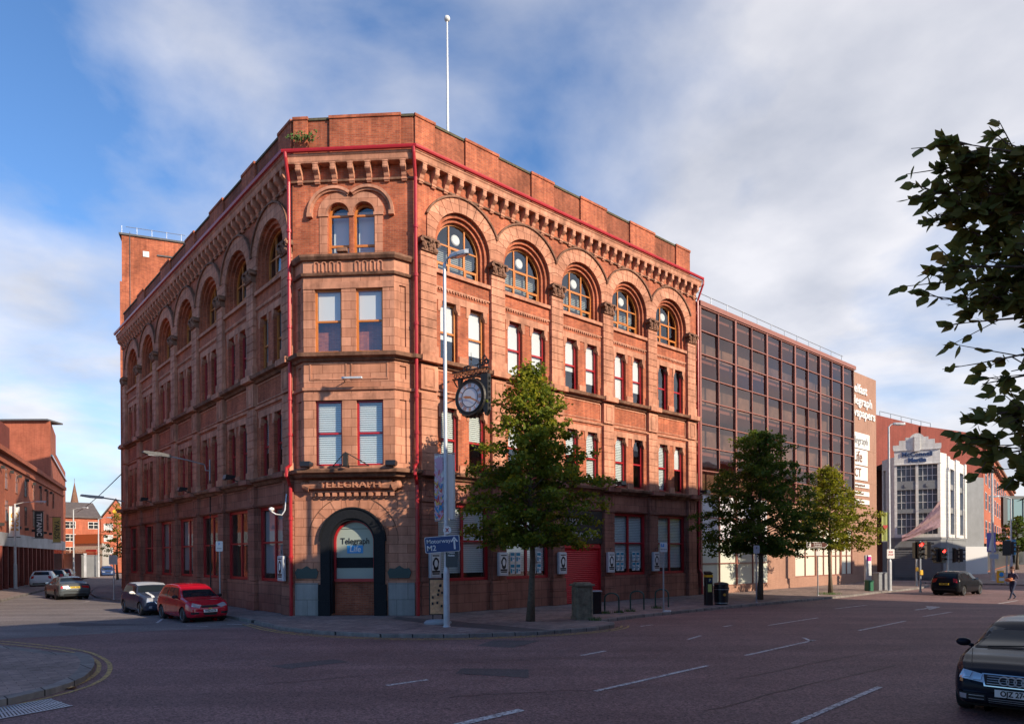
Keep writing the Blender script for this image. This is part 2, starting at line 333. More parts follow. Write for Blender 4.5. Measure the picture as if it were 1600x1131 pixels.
def wall(mb, x0, x1, z0, z1, ops, y=0.0, depth=.3, reveal=True):
    xs = {x0, x1}
    for o in ops:
        xs |= {o['x0'], o['x1']}
        if o.get('arch'):
            c = (o['x0']+o['x1'])/2; r = (o['x1']-o['x0'])/2
            for k in range(1,16): xs.add(c - r*math.cos(math.pi*k/16))
    xs = sorted(x for x in xs if x0-1e-6 <= x <= x1+1e-6)
    def top(o, x):
        if not o.get('arch'): return o['z1']
        c = (o['x0']+o['x1'])/2; r = (o['x1']-o['x0'])/2; return o['z1']-r+math.sqrt(max(0,r*r-(x-c)**2))
    for a, b in zip(xs, xs[1:]):
        if b-a < 1e-5: continue
        m = (a+b)/2; cov = sorted([o for o in ops if o['x0'] < m < o['x1']], key=lambda o:o['z0'])
        la = lb = z0
        for o in cov:
            mb.quad((a,y,la),(b,y,lb),(b,y,o['z0']),(a,y,o['z0'])); la, lb = top(o,a), top(o,b)
        mb.quad((a,y,la),(b,y,lb),(b,y,z1),(a,y,z1))
    if reveal:
        for o in ops:
            d = o.get('d', depth); c = (o['x0']+o['x1'])/2; r = (o['x1']-o['x0'])/2
            if o.get('arch'): pts = [(o['x0'],o['z0'])]+[(c-r*math.cos(math.pi*k/16), o['z1']-r+r*math.sin(math.pi*k/16)) for k in range(17)]+[(o['x1'],o['z0'])]
            else: pts = [(o['x0'],o['z0']),(o['x0'],o['z1']),(o['x1'],o['z1']),(o['x1'],o['z0'])]
            for i in range(len(pts)):
                p, q = pts[i], pts[(i+1)%len(pts)]
                mb.quad((p[0],y,p[1]),(p[0],y+d,p[1]),(q[0],y+d,q[1]),(q[0],y,q[1]))
def sweep(mb, prof, path, closed_prof=True):
    """profile [(out,z)] swept along a plan polyline running so that the outside is on its right"""
    P = [Vector((p[0],p[1])) for p in path]; rows = []
    for i, p in enumerate(P):
        ns = []
        if i > 0: d = (P[i]-P[i-1]).normalized(); ns.append(Vector((d.y,-d.x)))
        if i < len(P)-1: d = (P[i+1]-P[i]).normalized(); ns.append(Vector((d.y,-d.x)))
        if len(ns) == 2: b = (ns[0]+ns[1]).normalized(); b = b/ max(.3, b.dot(ns[0]))
        else: b = ns[0]
        rows.append([(p.x+b.x*o, p.y+b.y*o, z) for o, z in prof])
    n = len(prof); vs = [q for r in rows for q in r]; fs = []
    for i in range(len(rows)-1):
        for k in range(n if closed_prof else n-1): j=(k+1)%n; fs.append((i*n+k,(i+1)*n+k,(i+1)*n+j,i*n+j))
    if closed_prof: fs += [tuple(range(n)), tuple(range((len(rows)-1)*n+n-1,(len(rows)-1)*n-1,-1))]
    mb.add(vs, fs)
# ------------------------------------------------------------ corner newspaper building
random.seed(4)
PA = (-4.005,28.46); PB = (-9.135,28.784); DR = (.75,.6614); DL = (-.6614,.75)
WR, WL, WC = 20.5, 30.4, 5.14
PR = (PA[0]+DR[0]*WR, PA[1]+DR[1]*WR); PL = (PB[0]+DL[0]*WL, PB[1]+DL[1]*WL)
MR = frame(PA, DR); ML = frame(PL, (.6614,-.75)); MC = frame(PB, (.998,-.063))
def cpt(x, y): q = MC @ Vector((x,y,0)); return (q.x,q.y)
BAY = [(.10,0),(.62,-.5),(4.42,-.5),(5.0,0)]
PATH0 = [PL, PB, PA, PR]; PATHP = [PL, PB, PA, (PA[0]+DR[0]*(WR-.5), PA[1]+DR[1]*(WR-.5))]; PATH1 = [PL, PB]+[cpt(*p) for p in BAY]+[PA, PR]
MB0 = at(PB[0], PB[1])
corner = thing('newspaper_building', 'four-storey Victorian red brick and sandstone building on the corner with rows of arched windows', 'building', MB0)
I4 = Matrix.Identity(4)
def sash(name, M_, w, h, col, kind, drop=1.0, parent=None, rail=.5):
    b = MB(); fw = .075
    b.box(-w/2,-w/2+fw,0,.1,0,h); b.box(w/2-fw,w/2,0,.1,0,h); b.box(-w/2+fw,w/2-fw,0,.1,0,fw); b.box(-w/2+fw,w/2-fw,0,.1,h-fw,h); b.box(-w/2+fw,w/2-fw,.02,.09,h*rail-.04,h*rail+.04)
    f = new(name, b, col, parent, M_)
    b = MB(); b.quad((-w/2+fw,.05,fw),(w/2-fw,.05,fw),(w/2-fw,.05,h*rail-.04),(-w/2+fw,.05,h*rail-.04)); b.quad((-w/2+fw,.035,h*rail+.04),(w/2-fw,.035,h*rail+.04),(w/2-fw,.035,h-fw),(-w/2+fw,.035,h-fw))
    new('pane', b, 'window_glass', f, M_)
    blind(f, M_, w-.16, h, kind, drop, fw)
    return f
def blind(f, M_, w, h, kind, drop, z0=.07, y=.13):
    if kind == 'none': return
    b = MB(); zt = h-z0; zb = zt-(h-2*z0)*drop
    if kind in ('white','dark'): b.box(-w/2,w/2,y,y+.01,zb,zt)
    else:
        z = zb
        while z < zt: b.quad((-w/2,y-.02,z),(w/2,y-.02,z),(w/2,y+.02,z+.078),(-w/2,y+.02,z+.078)); z += .09
    new('blind', b, {'white':'blind_white','dark':'blind_dark','slat':'blind_slat','shade':'blind_shade'}[kind], f, M_)
def casement4(M_, w, h, parent, kind, drop=1, col='red_paint'):
    b = MB(); t = .13
    b.box(-w/2,-w/2+t,0,.12,0,h); b.box(w/2-t,w/2,0,.12,0,h); b.box(-w/2+t,w/2-t,0,.12,0,t); b.box(-w/2+t,w/2-t,0,.12,h-t,h)
    b.box(-.06,.06,.01,.11,t,h-t); b.box(-w/2+t,-.06,.02,.10,h*.52-.04,h*.52+.04); b.box(.06,w/2-t,.02,.10,h*.52-.04,h*.52+.04)
    f = new('window', b, col, parent, M_)
    b = MB(); b.quad((-w/2+t,.06,t),(w/2-t,.06,t),(w/2-t,.06,h-t),(-w/2+t,.06,h-t)); new('pane', b, 'window_glass', f, M_)
    blind(f, M_, w-.3, h-.02, kind, drop, t, .17)
    return f
def arched(M_, r, hs, parent, col, kind, grid=True, lampx=.35):
    """window with a semicircular head: radius r, height of the springing hs"""
    b = MB(); t = .08
    b.box(-r,-r+t,0,.1,0,hs); b.box(r-t,r,0,.1,0,hs); b.box(-r+t,r-t,0,.1,0,t); b.ring(0,hs,r-t,r,0,.1,n=24)
    if grid:
        for x in (-r*.36, r*.36): b.box(x-.035,x+.035,.015,.085,t,hs+math.sqrt((r-t)**2-x*x))
        for z in (hs*.42, hs+.12): 
            e = r-t if z <= hs else math.sqrt((r-t)**2-(z-hs)**2)
            b.box(-e,e,.02,.08,z-.03,z+.03)
        for (a,c,z0,z1) in ((-r*.36,r*.36,hs*.42+.03,hs+.09),(r*.36,r-t,t,hs*.42-.03),(-r+t,-r*.36,t,hs*.42-.03)):   # opening lights have a second frame
            x0, x1 = a+.035, c-.035
            b.box(x0,x0+.05,.0,.07,z0,z1); b.box(x1-.05,x1,.0,.07,z0,z1); b.box(x0+.05,x1-.05,.0,.07,z0,z0+.05); b.box(x0+.05,x1-.05,.0,.07,z1-.05,z1)
    else:
        b.box(-r+t,r-t,.01,.09,hs-.04,hs+.04); b.box(-r+t,r-t,.01,.09,hs*.42-.05,hs*.42+.05)
    f = new('arched_window', b, col, parent, M_)
    b = MB(); R_ = r-t; pts = [(-R_,t),(R_,t)]+[(R_*math.cos(math.pi*k/20), hs+R_*math.sin(math.pi*k/20)) for k in range(21)]
    b.add([(p[0],.05,p[1]) for p in pts], [tuple(range(len(pts)))]); new('pane', b, 'window_glass', f, M_)
    if kind != 'none': blind(f, M_, 2*r-.2, hs+.1 if grid else hs+r*.8, kind, 1 if grid else .95, .07, .3)
    if grid:
        b = MB(); b.lathe([(.0,.34),(.2,.33),(.24,.37),(.2,.41),(0,.42)], 20, (.08,-.16,hs+.62), 'y'); new('globe_lamp', b, 'bulb_white', f, M_)
    return f
def corbel_mesh():
    b = MB(); w = .1
    prof = [(0,-.36),(-.07,-.36),(-.10,-.3),(-.08,-.2),(-.13,-.14),(-.17,-.04),(-.23,0),(-.30,.05),(-.35,.14),(-.37,.26),(-.35,.38),(0,.38)]
    b.prism(prof, -w, w, 'yz'); b.box(-w-.025,w+.025,-.38,0,.32,.37); b.box(-w-.02,w+.02,-.12,0,-.30,-.24)
    b.tube([(-w-.012,-.28,.14),(w+.012,-.28,.14)], .085, 10); return b
corbel_me = corbel_mesh().mesh('corbel', 'sandstone_plain')
def capital_mesh():
    b = MB(); random.seed(9)
    b.box(-.44,.44,-.34,0,.42,.5); b.box(-.36,.36,-.24,0,0,.42)
    for k in range(34):
        x = random.uniform(-.4,.4); z = random.uniform(.04,.4); b.sphere((x,-.24-.10*z/.4,z), random.uniform(.05,.085), (1,.8,1.2), 6, 4)
    for x in (-.42,.42): b.tube([(x,-.34,.34),(x,0,.34)], .09, 8)
    b.box(-.41,.41,-.25,0,-.05,0); return b
capital_me = capital_mesh().mesh('capital', 'stone_grimy')
def pilaster(M_, xc, w):
    b = MB()
    def rust(z0, z1, y, h=.37):
        z = z0
        while z < z1-.05:
            t = min(z+h, z1); b.box(xc-w/2,xc+w/2,y,0,z+.014,t-.014); b.box(xc-w/2+.03,xc+w/2-.03,y+.03,0,t-.014,t+.014) if t < z1-.01 else None; z += h
    rust(6.4, 9.28, -.17); rust(11.3, 15.2, -.17)
    b.box(xc-w/2-.06,xc+w/2+.06,-.22,0,6.05,6.4); b.box(xc-w/2-.06,xc+w/2+.06,-.22,0,10.82,11.3)
    b.box(xc-w/2-.02,xc+w/2+.02,-.19,0,9.42,10.48)
    for (z0,z1) in ((9.55,10.35),): b.box(xc-.25,xc-.21,-.215,-.19,z0,z1); b.box(xc+.21,xc+.25,-.215,-.19,z0,z1); b.box(xc-.21,xc+.21,-.215,-.19,z1-.04,z1); b.box(xc-.21,xc+.21,-.215,-.19,z0,z0+.04)
    # cornice breaks
    b.box(xc-w/2-.1,xc+w/2+.1,-.42,-.1,10.55,10.80)
    p = new('pilaster', b, 'sandstone_plain', corner, M_)
    b = MB()
    z = 1.36
    while z < 4.6: t = min(z+.4, 4.72); b.box(xc-w/2,xc+w/2,-.17,.0,z+.014,t-.014); b.box(xc-w/2+.03,xc+w/2-.03,-.14,0,t-.014,t+.014); z += .4
    b.box(xc-w/2-.05,xc+w/2+.05,-.25,0,4.74,4.86); b.box(xc-w/2,xc+w/2,-.17,0,4.86,5.72)
    b.box(xc-.22,xc-.18,-.20,-.17,4.98,5.6); b.box(xc+.18,xc+.22,-.20,-.17,4.98,5.6); b.box(xc-.18,xc+.18,-.20,-.17,5.56,5.6); b.box(xc-.18,xc+.18,-.20,-.17,4.98,5.02)
    b.box(xc-w/2-.08,xc+w/2+.08,-.22,0,0.001,.68); b.box(xc-w/2-.06,xc+w/2+.06,-.2,0,.70,1.34)
    b.box(xc-w/2-.1,xc+w/2+.1,-.56,-.2,5.80,6.02)
    new('pier', b, 'stone_dark', corner, M_)
    q = M_ @ Matrix.Translation((xc,-.0,15.25))
    o = bpy.data.objects.new('capital', capital_me); put(o, corner, q)
def street_face(M_, Wd, pil, bays, half, seedv, right):
    random.seed(seedv)
    ws = .92; ops = []; gops = []
    for i, c in enumerate(bays):
        for dx in (-.76,.76):
            ops += [dict(x0=c+dx-ws/2,x1=c+dx+ws/2,z0=6.15,z1=8.85,d=.28), dict(x0=c+dx-ws/2,x1=c+dx+ws/2,z0=10.85,z1=13.4,d=.28)]
        ops.append(dict(x0=c-1.5,x1=c+1.5,z0=14.7,z1=17.45,arch=True,d=.22))
        gw = half-.48
        if not (right and i == 2): gops.append(dict(x0=c-gw,x1=c+gw,z0=1.36,z1=4.74,d=.2))
        else: gops.append(dict(x0=c-gw,x1=c+gw,z0=0.0,z1=4.74,d=.3))
    b = MB(); wall(b, 0, Wd, 6.0, 18.2, ops); new('brick_wall', b, 'brick', corner, M_)
    b = MB(); wall(b, 0, Wd, 0, 5.75, gops); new('ground_wall', b, 'stone_dark', corner, M_)
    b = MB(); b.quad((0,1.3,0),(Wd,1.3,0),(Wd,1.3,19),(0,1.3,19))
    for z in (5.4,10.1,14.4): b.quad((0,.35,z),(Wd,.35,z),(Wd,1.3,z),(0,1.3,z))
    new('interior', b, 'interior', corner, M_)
    for x in pil: pilaster(M_, x, .8)
    for i, c in enumerate(bays):
        # stone dressings of the bay: lintels, sills, panel frame
        for z in (8.85,13.4):
            b = MB(); b.box(c-1.42,c+1.42,-.035,0,z+.003,z+.30)
            for dx in (-.76,.76):
                for s_ in (-1,1):
                    x = c+dx+s_*ws/2; b.box(min(x,x+s_*.13),max(x,x+s_*.13),-.032,0,z-.45,z)
                    b.prism([(x,z-.34),(x-s_*.09,z-.2),(x-s_*.09,z+.0),(x,z+.0)] if s_ > 0 else [(x,z-.34),(x,z+.0),(x-s_*.09,z+.0),(x-s_*.09,z-.2)], -.03, .24)
            new('lintel', b, 'sandstone_plain', corner, M_)
        for z in (6.05,10.82): b = MB(); b.box(c-.25,c+.25,-.06,0,z,z+.35); new('mullion_base', b, 'sandstone_plain', corner, M_)
        b = MB(); b.box(c-half+.42,c+half-.42,-.12,0,14.52,14.68)
        new('window_sill', b, 'sandstone_plain', corner, M_); b = MB(); b.box(c-half+.42,c+half-.42,-.05,0,13.92,13.99)
        for k in range(int(2*(half-.42)/.15)): x = c-half+.45+k*.15; b.box(x,x+.07,-.06,0,13.84,13.92)
        new('dentil_course', b, 'sandstone_plain', corner, M_); b = MB(); b.box(c-half+.5,c+half-.5,-.03,0,9.50,9.56); b.box(c-half+.5,c+half-.5,-.03,0,10.36,10.42); b.box(c-half+.5,c-half+.56,-.03,0,9.56,10.36); b.box(c+half-.56,c+half-.5,-.03,0,9.56,10.36)
        new('panel_frame', b, 'sandstone_plain', corner, M_)
        # voussoir arch, inner orders, hood mould
        zc = 15.95; b = MB(); ro = 2.12; n = 26
        rr = lambda t: min(ro, half/max(1e-3,abs(math.cos(t))))
        for k in range(n):
            t0 = math.pi*k/n; t1 = math.pi*(k+1)/n; q = lambda r,t,y: (c+r*math.cos(t), y, zc+r*math.sin(t))
            a0, a1 = t0+.006*(k%2==0), t1-.006*(k%2==1)
            A = [q(1.5,a0,-.07),q(rr(a0),a0,-.07),q(rr(a1),a1,-.07),q(1.5,a1,-.07),q(1.5,a0,0),q(rr(a0),a0,0),q(rr(a1),a1,0),q(1.5,a1,0)]
            b.add(A, ((0,1,2,3),(1,5,6,2),(3,7,4,0),(0,4,5,1),(2,6,7,3)))
        a0 = math.acos(half/ro)
        b.box(c-half,c-1.5,-.065,0,15.72,zc); b.box(c+1.5,c+half,-.065,0,15.72,zc)
        av = new('arch_voussoirs', b, 'sandstone', corner, M_)
        b = MB(); b.ring(c,zc,ro,ro+.08,-.15,0,a0,math.pi-a0,28); new('hood_mould', b, 'stone_grimy', corner, M_)
        b = MB(); b.ring(c,zc,1.34,1.5,.12,.4,n=28); b.box(c-1.5,c-1.34,.12,.4,14.7,zc); b.box(c+1.34,c+1.5,.12,.4,14.7,zc)
        b.ring(c,zc,1.2,1.34,.26,.5,n=28); b.box(c-1.34,c-1.2,.26,.5,14.7,zc); b.box(c+1.2,c+1.34,.26,.5,14.7,zc); b.box(c-1.2,c+1.2,.2,.5,14.69,14.76)
        new('arch_reveal', b, 'brick', corner, M_)
        top_kind = 'shade'
        arched(M_ @ Matrix.Translation((c,.42,14.76)), 1.2, zc-14.76, corner, 'orange_paint', top_kind if (not right or i in (0,1,2,3)) else 'none')
        for j, dx in enumerate((-.76,.76)):
            if right:
                col = 'orange_paint' if i == 0 else 'red_paint'
                kind, drop = [('white',.62),('white',.8),('white',1),('white',.85),('white',.62),('white',.8),('white',1),('white',.75),('none',0),('none',0)][i*2+j]
                k1, d1 = [('slat',1),('slat',.5),('white',.5),('white',.5),('slat',.5),('slat',1),('slat',1),('none',0),('slat',1),('white',.5)][i*2+j]
            else:
                col = 'orange_paint' if i == len(bays)-1 else 'red_paint'; kind = random.choice(['dark','slat','dark','none']); drop = random.choice([1,.5,.8]); k1 = random.choice(['dark','none','slat']); d1 = random.choice([1,.6])
            sash('sash_window', M_ @ Matrix.Translation((c+dx,.16,10.86)), ws, 2.53, col, kind, drop, corner)
            sash('sash_window', M_ @ Matrix.Translation((c+dx,.16,6.16)), ws, 2.68, 'red_paint', k1, d1, corner)
        gw = half-.48
        if right and i == 2: continue
        casement4(M_ @ Matrix.Translation((c,.14,1.37)), 2*gw, 3.36, corner, 'slat' if right else random.choice(['dark','none','none','dark']), .93)
hR = 3.83/2; hL = 4.15/2
bays_R = [2.545+3.83*i for i in range(5)]; pil_R = [.63+3.83*i for i in range(6)]
bays_L = sorted(WL-(.3+hL+4.15*i) for i in range(7)); pil_L = sorted(WL-(.3+4.15*i) for i in range(1,8))+[WL-.42]
street_face(MR, WR, pil_R, bays_R, hR, 5, True)
street_face(ML, WL, pil_L, bays_L, hL, 6, False)
# chamfer: ground stage
DX, DRad = 2.5, .9
b = MB(); wall(b, 0, WC, 0, 6.0, [dict(x0=DX-DRad,x1=DX+DRad,z0=0.0,z1=4.02,arch=True,d=.5)]); new('entrance_wall', b, 'sandstone', corner, MC)
b = MB(); b.ring(DX,3.1,.96,1.36,-.12,.3,n=28); b.ring(DX,3.1,1.36,1.42,-.17,.1,n=28)
b.ring(DX,3.1,.88,.96,-.04,.3,n=28)
for s_ in (-1,1):
    x0, x1 = sorted((DX+s_*.96, DX+s_*1.36)); b.box(x0,x1,-.12,.3,.08,3.1); x0, x1 = sorted((DX+s_*.88, DX+s_*.96)); b.box(x0,x1,-.04,.3,.08,3.1)
    x0, x1 = sorted((DX+s_*.93, DX+s_*1.44)); b.box(x0,x1,-.2,.0,.0,.62); b.box(x0+.02,x1-.02,-.17,.0,.62,1.30)
new('doorway_surround', b, 'black_granite', corner, MC)
for x0, x1 in ((.03,1.02),(4.0,WC-.03)): b = MB(); b.box(x0,x1,-.08,0,0,.67); b.box(x0,x1,-.075,0,.67,1.36); new('granite_plinth', b, 'granite', corner, MC)
b = MB(); b.ring(DX,3.1,1.9,1.93,-.022,0,n=28); 
for k in range(1,9): t = math.pi*k/9; b.add([(DX+r*math.cos(t+e), -.022, 3.1+r*math.sin(t+e)) for r,e in ((1.43,-.006),(1.9,-.005),(1.9,.005),(1.43,.006))], ((0,1,2,3),))
new('arch_joints', b, 'stone_grimy', corner, MC)
b = MB(); b.box(DX-.9,DX+.9,.3,.5,0,1.40); new('doorway_infill', b, 'brick_grimy', corner, MC)
# shop panel in the doorway
b = MB(); b.ring(DX,3.1,.80,.9,.2,.36,n=26); b.box(DX-.9,DX-.8,.2,.36,1.4,3.1); b.box(DX+.8,DX+.9,.2,.36,1.4,3.1); b.box(DX-.8,DX+.8,.2,.36,1.4,1.53)
f = new('entrance_window', b, 'red_paint', corner, MC)
b = MB(); pts = [(-.8,1.53),(.8,1.53)]+[(.8*math.cos(math.pi*k/20),3.1+.8*math.sin(math.pi*k/20)) for k in range(21)]; b.add([(DX+p[0],.30,p[1]) for p in pts],[tuple(range(len(pts)))]); new('pane', b, mat('panel_green_grey',(.28,.33,.30),.15), f, MC)
b = MB(); b.box(DX-.8,DX+.8,.28,.298,1.98,2.42); new('dark_strip', b, 'black_granite', f, MC)
b = MB(); b.box(DX-.62,DX+.62,.285,.295,3.62,3.64); b.text('Telegraph', Matrix.Translation((DX,.285,3.10)), .36, .004, .006, sx=.86); new('lettering', b, 'black_paint', f, MC)
b = MB(); b.box(DX-.34,DX+.34,.28,.295,2.60,2.93); lg = new('logo_panel', b, 'sky_blue_panel', f, MC)
b = MB(); b.text('Life', Matrix.Translation((DX,.274,2.765)), .34, .004, .005, shear=.15); new('lettering_white', b, 'paper', f, MC)
# carved name tablet + dentils
b = MB(); b.prism([(0,5.2),(-.3,5.28),(-.36,5.42),(-.34,5.6),(-.3,5.62),(0,5.62)], DX-1.75, DX+1.75, 'yz')
for s_ in (-1,1): b.tube([(DX+s_*1.75,-.2,5.35),(DX+s_*1.95,-.22,5.42),(DX+s_*2.05,-.12,5.58)], [.2,.14,.06], 10); b.sphere((DX+s_*1.95,-.2,5.42), .2, (1,.8,.9))
b.box(DX-1.8,DX+1.8,-.12,0,5.12,5.2)
for k in range(12): x = DX-1.72+k*.305; b.box(x,x+.17,-.2,0,4.97,5.12)
b.box(DX-1.8,DX+1.8,-.06,0,4.9,4.97)
nm = new('name_tablet', b, 'sandstone_plain', corner, MC)
b = MB(); b.text('TELEGRAPH', Matrix.Translation((DX,-.38,5.42)), .36, .05, .006, sx=1.36); new('carved_lettering', b, 'sandstone_plain', nm, MC)
for x in (.52,4.46):
    b = MB(); P_ = [(-.42,0),(.42,0),(.5,.25),(.4,.42),(.2,.40),(.0,.52),(-.2,.40),(-.4,.42),(-.5,.25)]; b.prism([(x+p[0],1.55+p[1]) for p in P_], -.06, 0)
    for k in range(3): b.box(x-.33,x+.33,-.068,-.06,1.62+k*.09,1.66+k*.09)
    new('bronze_plaque', b, mat('bronze',(.03,.055,.05),.5), corner, MC)
# chamfer: upper wall behind / above the bay
b = MB(); wall(b, 0, WC, 6.0, 18.2, [dict(x0=DX+s_*.54-.46,x1=DX+s_*.54+.46,z0=14.6,z1=17.25,arch=True,d=.3) for s_ in (-1,1)]); new('brick_wall', b, 'brick', corner, MC)
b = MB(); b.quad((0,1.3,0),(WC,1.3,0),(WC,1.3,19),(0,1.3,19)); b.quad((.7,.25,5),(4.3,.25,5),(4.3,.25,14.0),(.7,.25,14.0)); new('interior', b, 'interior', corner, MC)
for s_ in (-1,1):
    c = DX+s_*.56+.0
    arched(MC @ Matrix.Translation((DX+s_*.54,.22,14.6)), .46, 2.19, corner, 'orange_paint', 'white', grid=False)
for s_ in (-1,1):
    c = DX+s_*.54*1.32; cc = DX+s_*.54; zc = 16.79; e_ = math.acos(min(1,abs(c-DX)/1.13)); b = MB()
    a0, a1 = (.0, math.pi-e_) if s_ > 0 else (e_, math.pi)
    b.ring(c, zc, 1.0, 1.12, -.16, 0, a0, a1, 22); b.ring(c, zc, .92, 1.0, -.09, 0, a0, a1, 22)
    xo = c+s_*1.02; b.box(xo-.11,xo+.11,-.18,0,zc-.16,zc); new('hood_mould', b, 'sandstone_plain', corner, MC)
    b = MB(); b.ring(cc, zc, .46, .53, -.05, .2, n=20); x0, x1 = sorted((cc+s_*.42,cc+s_*.84)); b.box(x0,x1,-.07,0,zc-.12,zc); new('arch_moulding', b, 'sandstone_plain', corner, MC)
b = MB(); b.box(DX-.13,DX+.13,-.07,0,16.67,16.79); new('impost', b, 'sandstone_plain', corner, MC)
b = MB()
for s_ in (-1,1):
    cc = DX+s_*.54; rr_ = lambda t, h=.54: min(.86, h/max(1e-3,abs(math.cos(t)))) if (math.cos(t)*s_ < 0) else .86
    n=22
    for k in range(n):
        t0, t1 = math.pi*k/n, math.pi*(k+1)/n; q = lambda r,t,y: (cc+r*math.cos(t), y, 16.79+r*math.sin(t))
        A = [q(.53,t0,-.035),q(rr_(t0),t0,-.035),q(rr_(t1),t1,-.035),q(.53,t1,-.035),q(.53,t0,0),q(rr_(t0),t0,0),q(rr_(t1),t1,0),q(.53,t1,0)]
        b.add(A, ((0,1,2,3),(1,5,6,2),(3,7,4,0)))
    x0, x1 = sorted((cc+s_*.47,cc+s_*.80)); b.box(x0,x1,-.03,0,15.0,16.66)
new('arch_voussoirs', b, 'sandstone', corner, MC)
# canted bay, two storeys
bw = 3.8; MF = MC @ Matrix.Translation((.62,-.5,0)); ws = 1.12
b = MB(); wops = [dict(x0=1.9+s_*.86-ws/2,x1=1.9+s_*.86+ws/2,z0=z0,z1=z1,d=.2) for s_ in (-1,1) for z0,z1 in ((6.2,8.88),(10.85,13.46))]
wall(b, 0, bw, 6.0, 14.1, wops); bayf = new('bay_front', b, 'sandstone', corner, MF)
for (p, q) in ((BAY[0],BAY[1]),(BAY[2],BAY[3])):
    p3, q3 = Vector(cpt(*p)), Vector(cpt(*q)); Wd = (q3-p3).length; M_ = frame(p3, q3-p3); b = MB()
    wall(b, 0, Wd, 6.0, 14.1, [dict(x0=Wd*.3,x1=Wd*.7,z0=z0,z1=z1,d=.07) for z0,z1 in ((6.3,8.9),(11.1,13.6),(9.75,10.3))]); b.quad((Wd*.3,.07,6.3),(Wd*.7,.07,6.3),(Wd*.7,.07,13.6),(Wd*.3,.07,13.6)); new('bay_side', b, 'sandstone', corner, M_)
for s_ in (-1,1):
    sash('sash_window', MF @ Matrix.Translation((1.9+s_*.86,  .12,10.86)), ws, 2.6, 'orange_paint', 'white', .5, corner)
    sash('sash_window', MF @ Matrix.Translation((1.9+s_*.86,.12,6.21)), ws, 2.66, 'red_paint', 'slat', 1, corner)
b = MB()
for z in (8.88,13.46): b = MB(); b.box(.0,bw,-.03,0,z+.003,z+.28); new('lintel', b, 'sandstone_plain', corner, MF)
b = MB()
for s_ in (-1,1): x = 1.9+s_*.86; b.box(x-.78,x+.78,-.03,0,9.72,9.78); b.box(x-.78,x+.78,-.03,0,10.36,10.42); b.box(x-.78,x-.72,-.03,0,9.78,10.36); b.box(x+.72,x+.78,-.03,0,9.78,10.36)
for k in range(4):
    for s_ in (-1,1): x = 1.9+s_*.85-.48+k*.32; b.ring(x, 14.47, .07, .11, -.05, 0, n=8); b.box(x-.11,x-.07,-.05,0,14.17,14.47); b.box(x+.07,x+.11,-.05,0,14.17,14.47)
new('bay_dressing', b, 'sandstone_plain', corner, MF)
b = MB(); bp = [cpt(*p) for p in BAY]
b.add([(p[0],p[1],z) for z in (14.1,14.66) for p in bp], ((0,1,5,4),(1,2,6,5),(2,3,7,6),(7,4,5,6))); new('bay_parapet', b, 'sandstone_plain', corner, I4)
def band(name, prof, path, m): b = MB(); sweep(b, prof, path); return new(name, b, m, corner, I4)
bayonly = [cpt(-.0,.0)]+bp+[cpt(WC,0)]
band('bay_coping', [(0,14.62),(.12,14.62),(.2,14.73),(.2,14.82),(0,14.86)], bayonly[1:5], 'stone_grimy')
band('bay_moulding', [(0,13.96),(.1,13.98),(.14,14.08),(0,14.12)], bayonly[1:5], 'stone_grimy')
# continuous bands round all faces
band('fascia_string', [(0,4.76),(.08,4.78),(.10,4.86),(0,4.88)], [PL,PB], 'stone_dark'); band('fascia_string', [(0,4.76),(.08,4.78),(.10,4.86),(0,4.88)], [PA,PR], 'stone_dark')
band('lower_cornice', [(0,5.70),(.12,5.72),(.20,5.84),(.38,5.88),(.42,5.99),(.38,6.03),(0,6.10)], PATH1, 'stone_grimy')
band('middle_cornice', [(0,10.46),(.1,10.48),(.16,10.58),(.34,10.62),(.38,10.76),(.3,10.79),(0,10.83)], PATH1, 'stone_grimy')
band('string_course', [(0,9.28),(.07,9.29),(.09,9.40),(0,9.42)], PATH1, 'sandstone_plain')
band('upper_string', [(0,18.08),(.09,18.10),(.1,18.18),(0,18.24)], PATH0, 'stone_grimy')
band('frieze', [(0,18.2),(.02,18.2),(.02,18.8),(0,18.8)], PATH0, 'brick')
band('top_cornice', [(0,18.74),(.38,18.74),(.41,18.80),(.42,18.98),(.46,19.02),(.46,19.10),(0,19.16)], PATH0, 'sandstone_plain')
band('gutter', [(.47,19.12),(.52,19.09),(.58,19.12),(.60,19.18),(.60,19.24),(.58,19.24),(.56,19.19),(.53,19.16),(.49,19.16)], PATH0, 'red_paint')
inn = [(0,19.5),(0,20.62),(-.35,20.62),(-.35,19.5)]
band('parapet', [(-.10,18.9),(-.10,20.80),(-.45,20.80),(-.45,18.9)], PATHP, 'brick_grimy')
band('coping', [(-.05,20.78),(-.05,20.88),(-.5,20.90),(-.5,20.78)], PATHP, 'moss')
def parapet_piers(M_, Wd, xs):
    for x, w in xs:
        b = MB(); b.box(x-w/2,x+w/2,.0,.12,19.1,20.78); b.box(x-w/2-.03,x+w/2+.03,-.04,.16,20.78,20.90); new('parapet_pier', b, 'brick', corner, M_)
parapet_piers(MR, WR, [(.6,1.0),(3.7,1.9),(7.5,1.5),(11.2,2.0),(15.3,2.2),(19.2,1.4)])
parapet_piers(ML, WL, [(WL-.8,1.3),(WL-5,1.6),(WL-9.5,2),(WL-14,1.6),(WL-19,2),(WL-25,1.8)])
parapet_piers(MC, WC, [(.35,.6),(3.1,3.0)])
# corbels under the top cornice
for M_, Wd, n_ in ((MR,WR,32),(MC,WC,7),(ML,WL,47)):
    for k in range(n_):
        x = (k+.5)*Wd/n_
        put(bpy.data.objects.new('corbel', corbel_me), corner, M_ @ Matrix.Translation((x,-.02,18.38)))
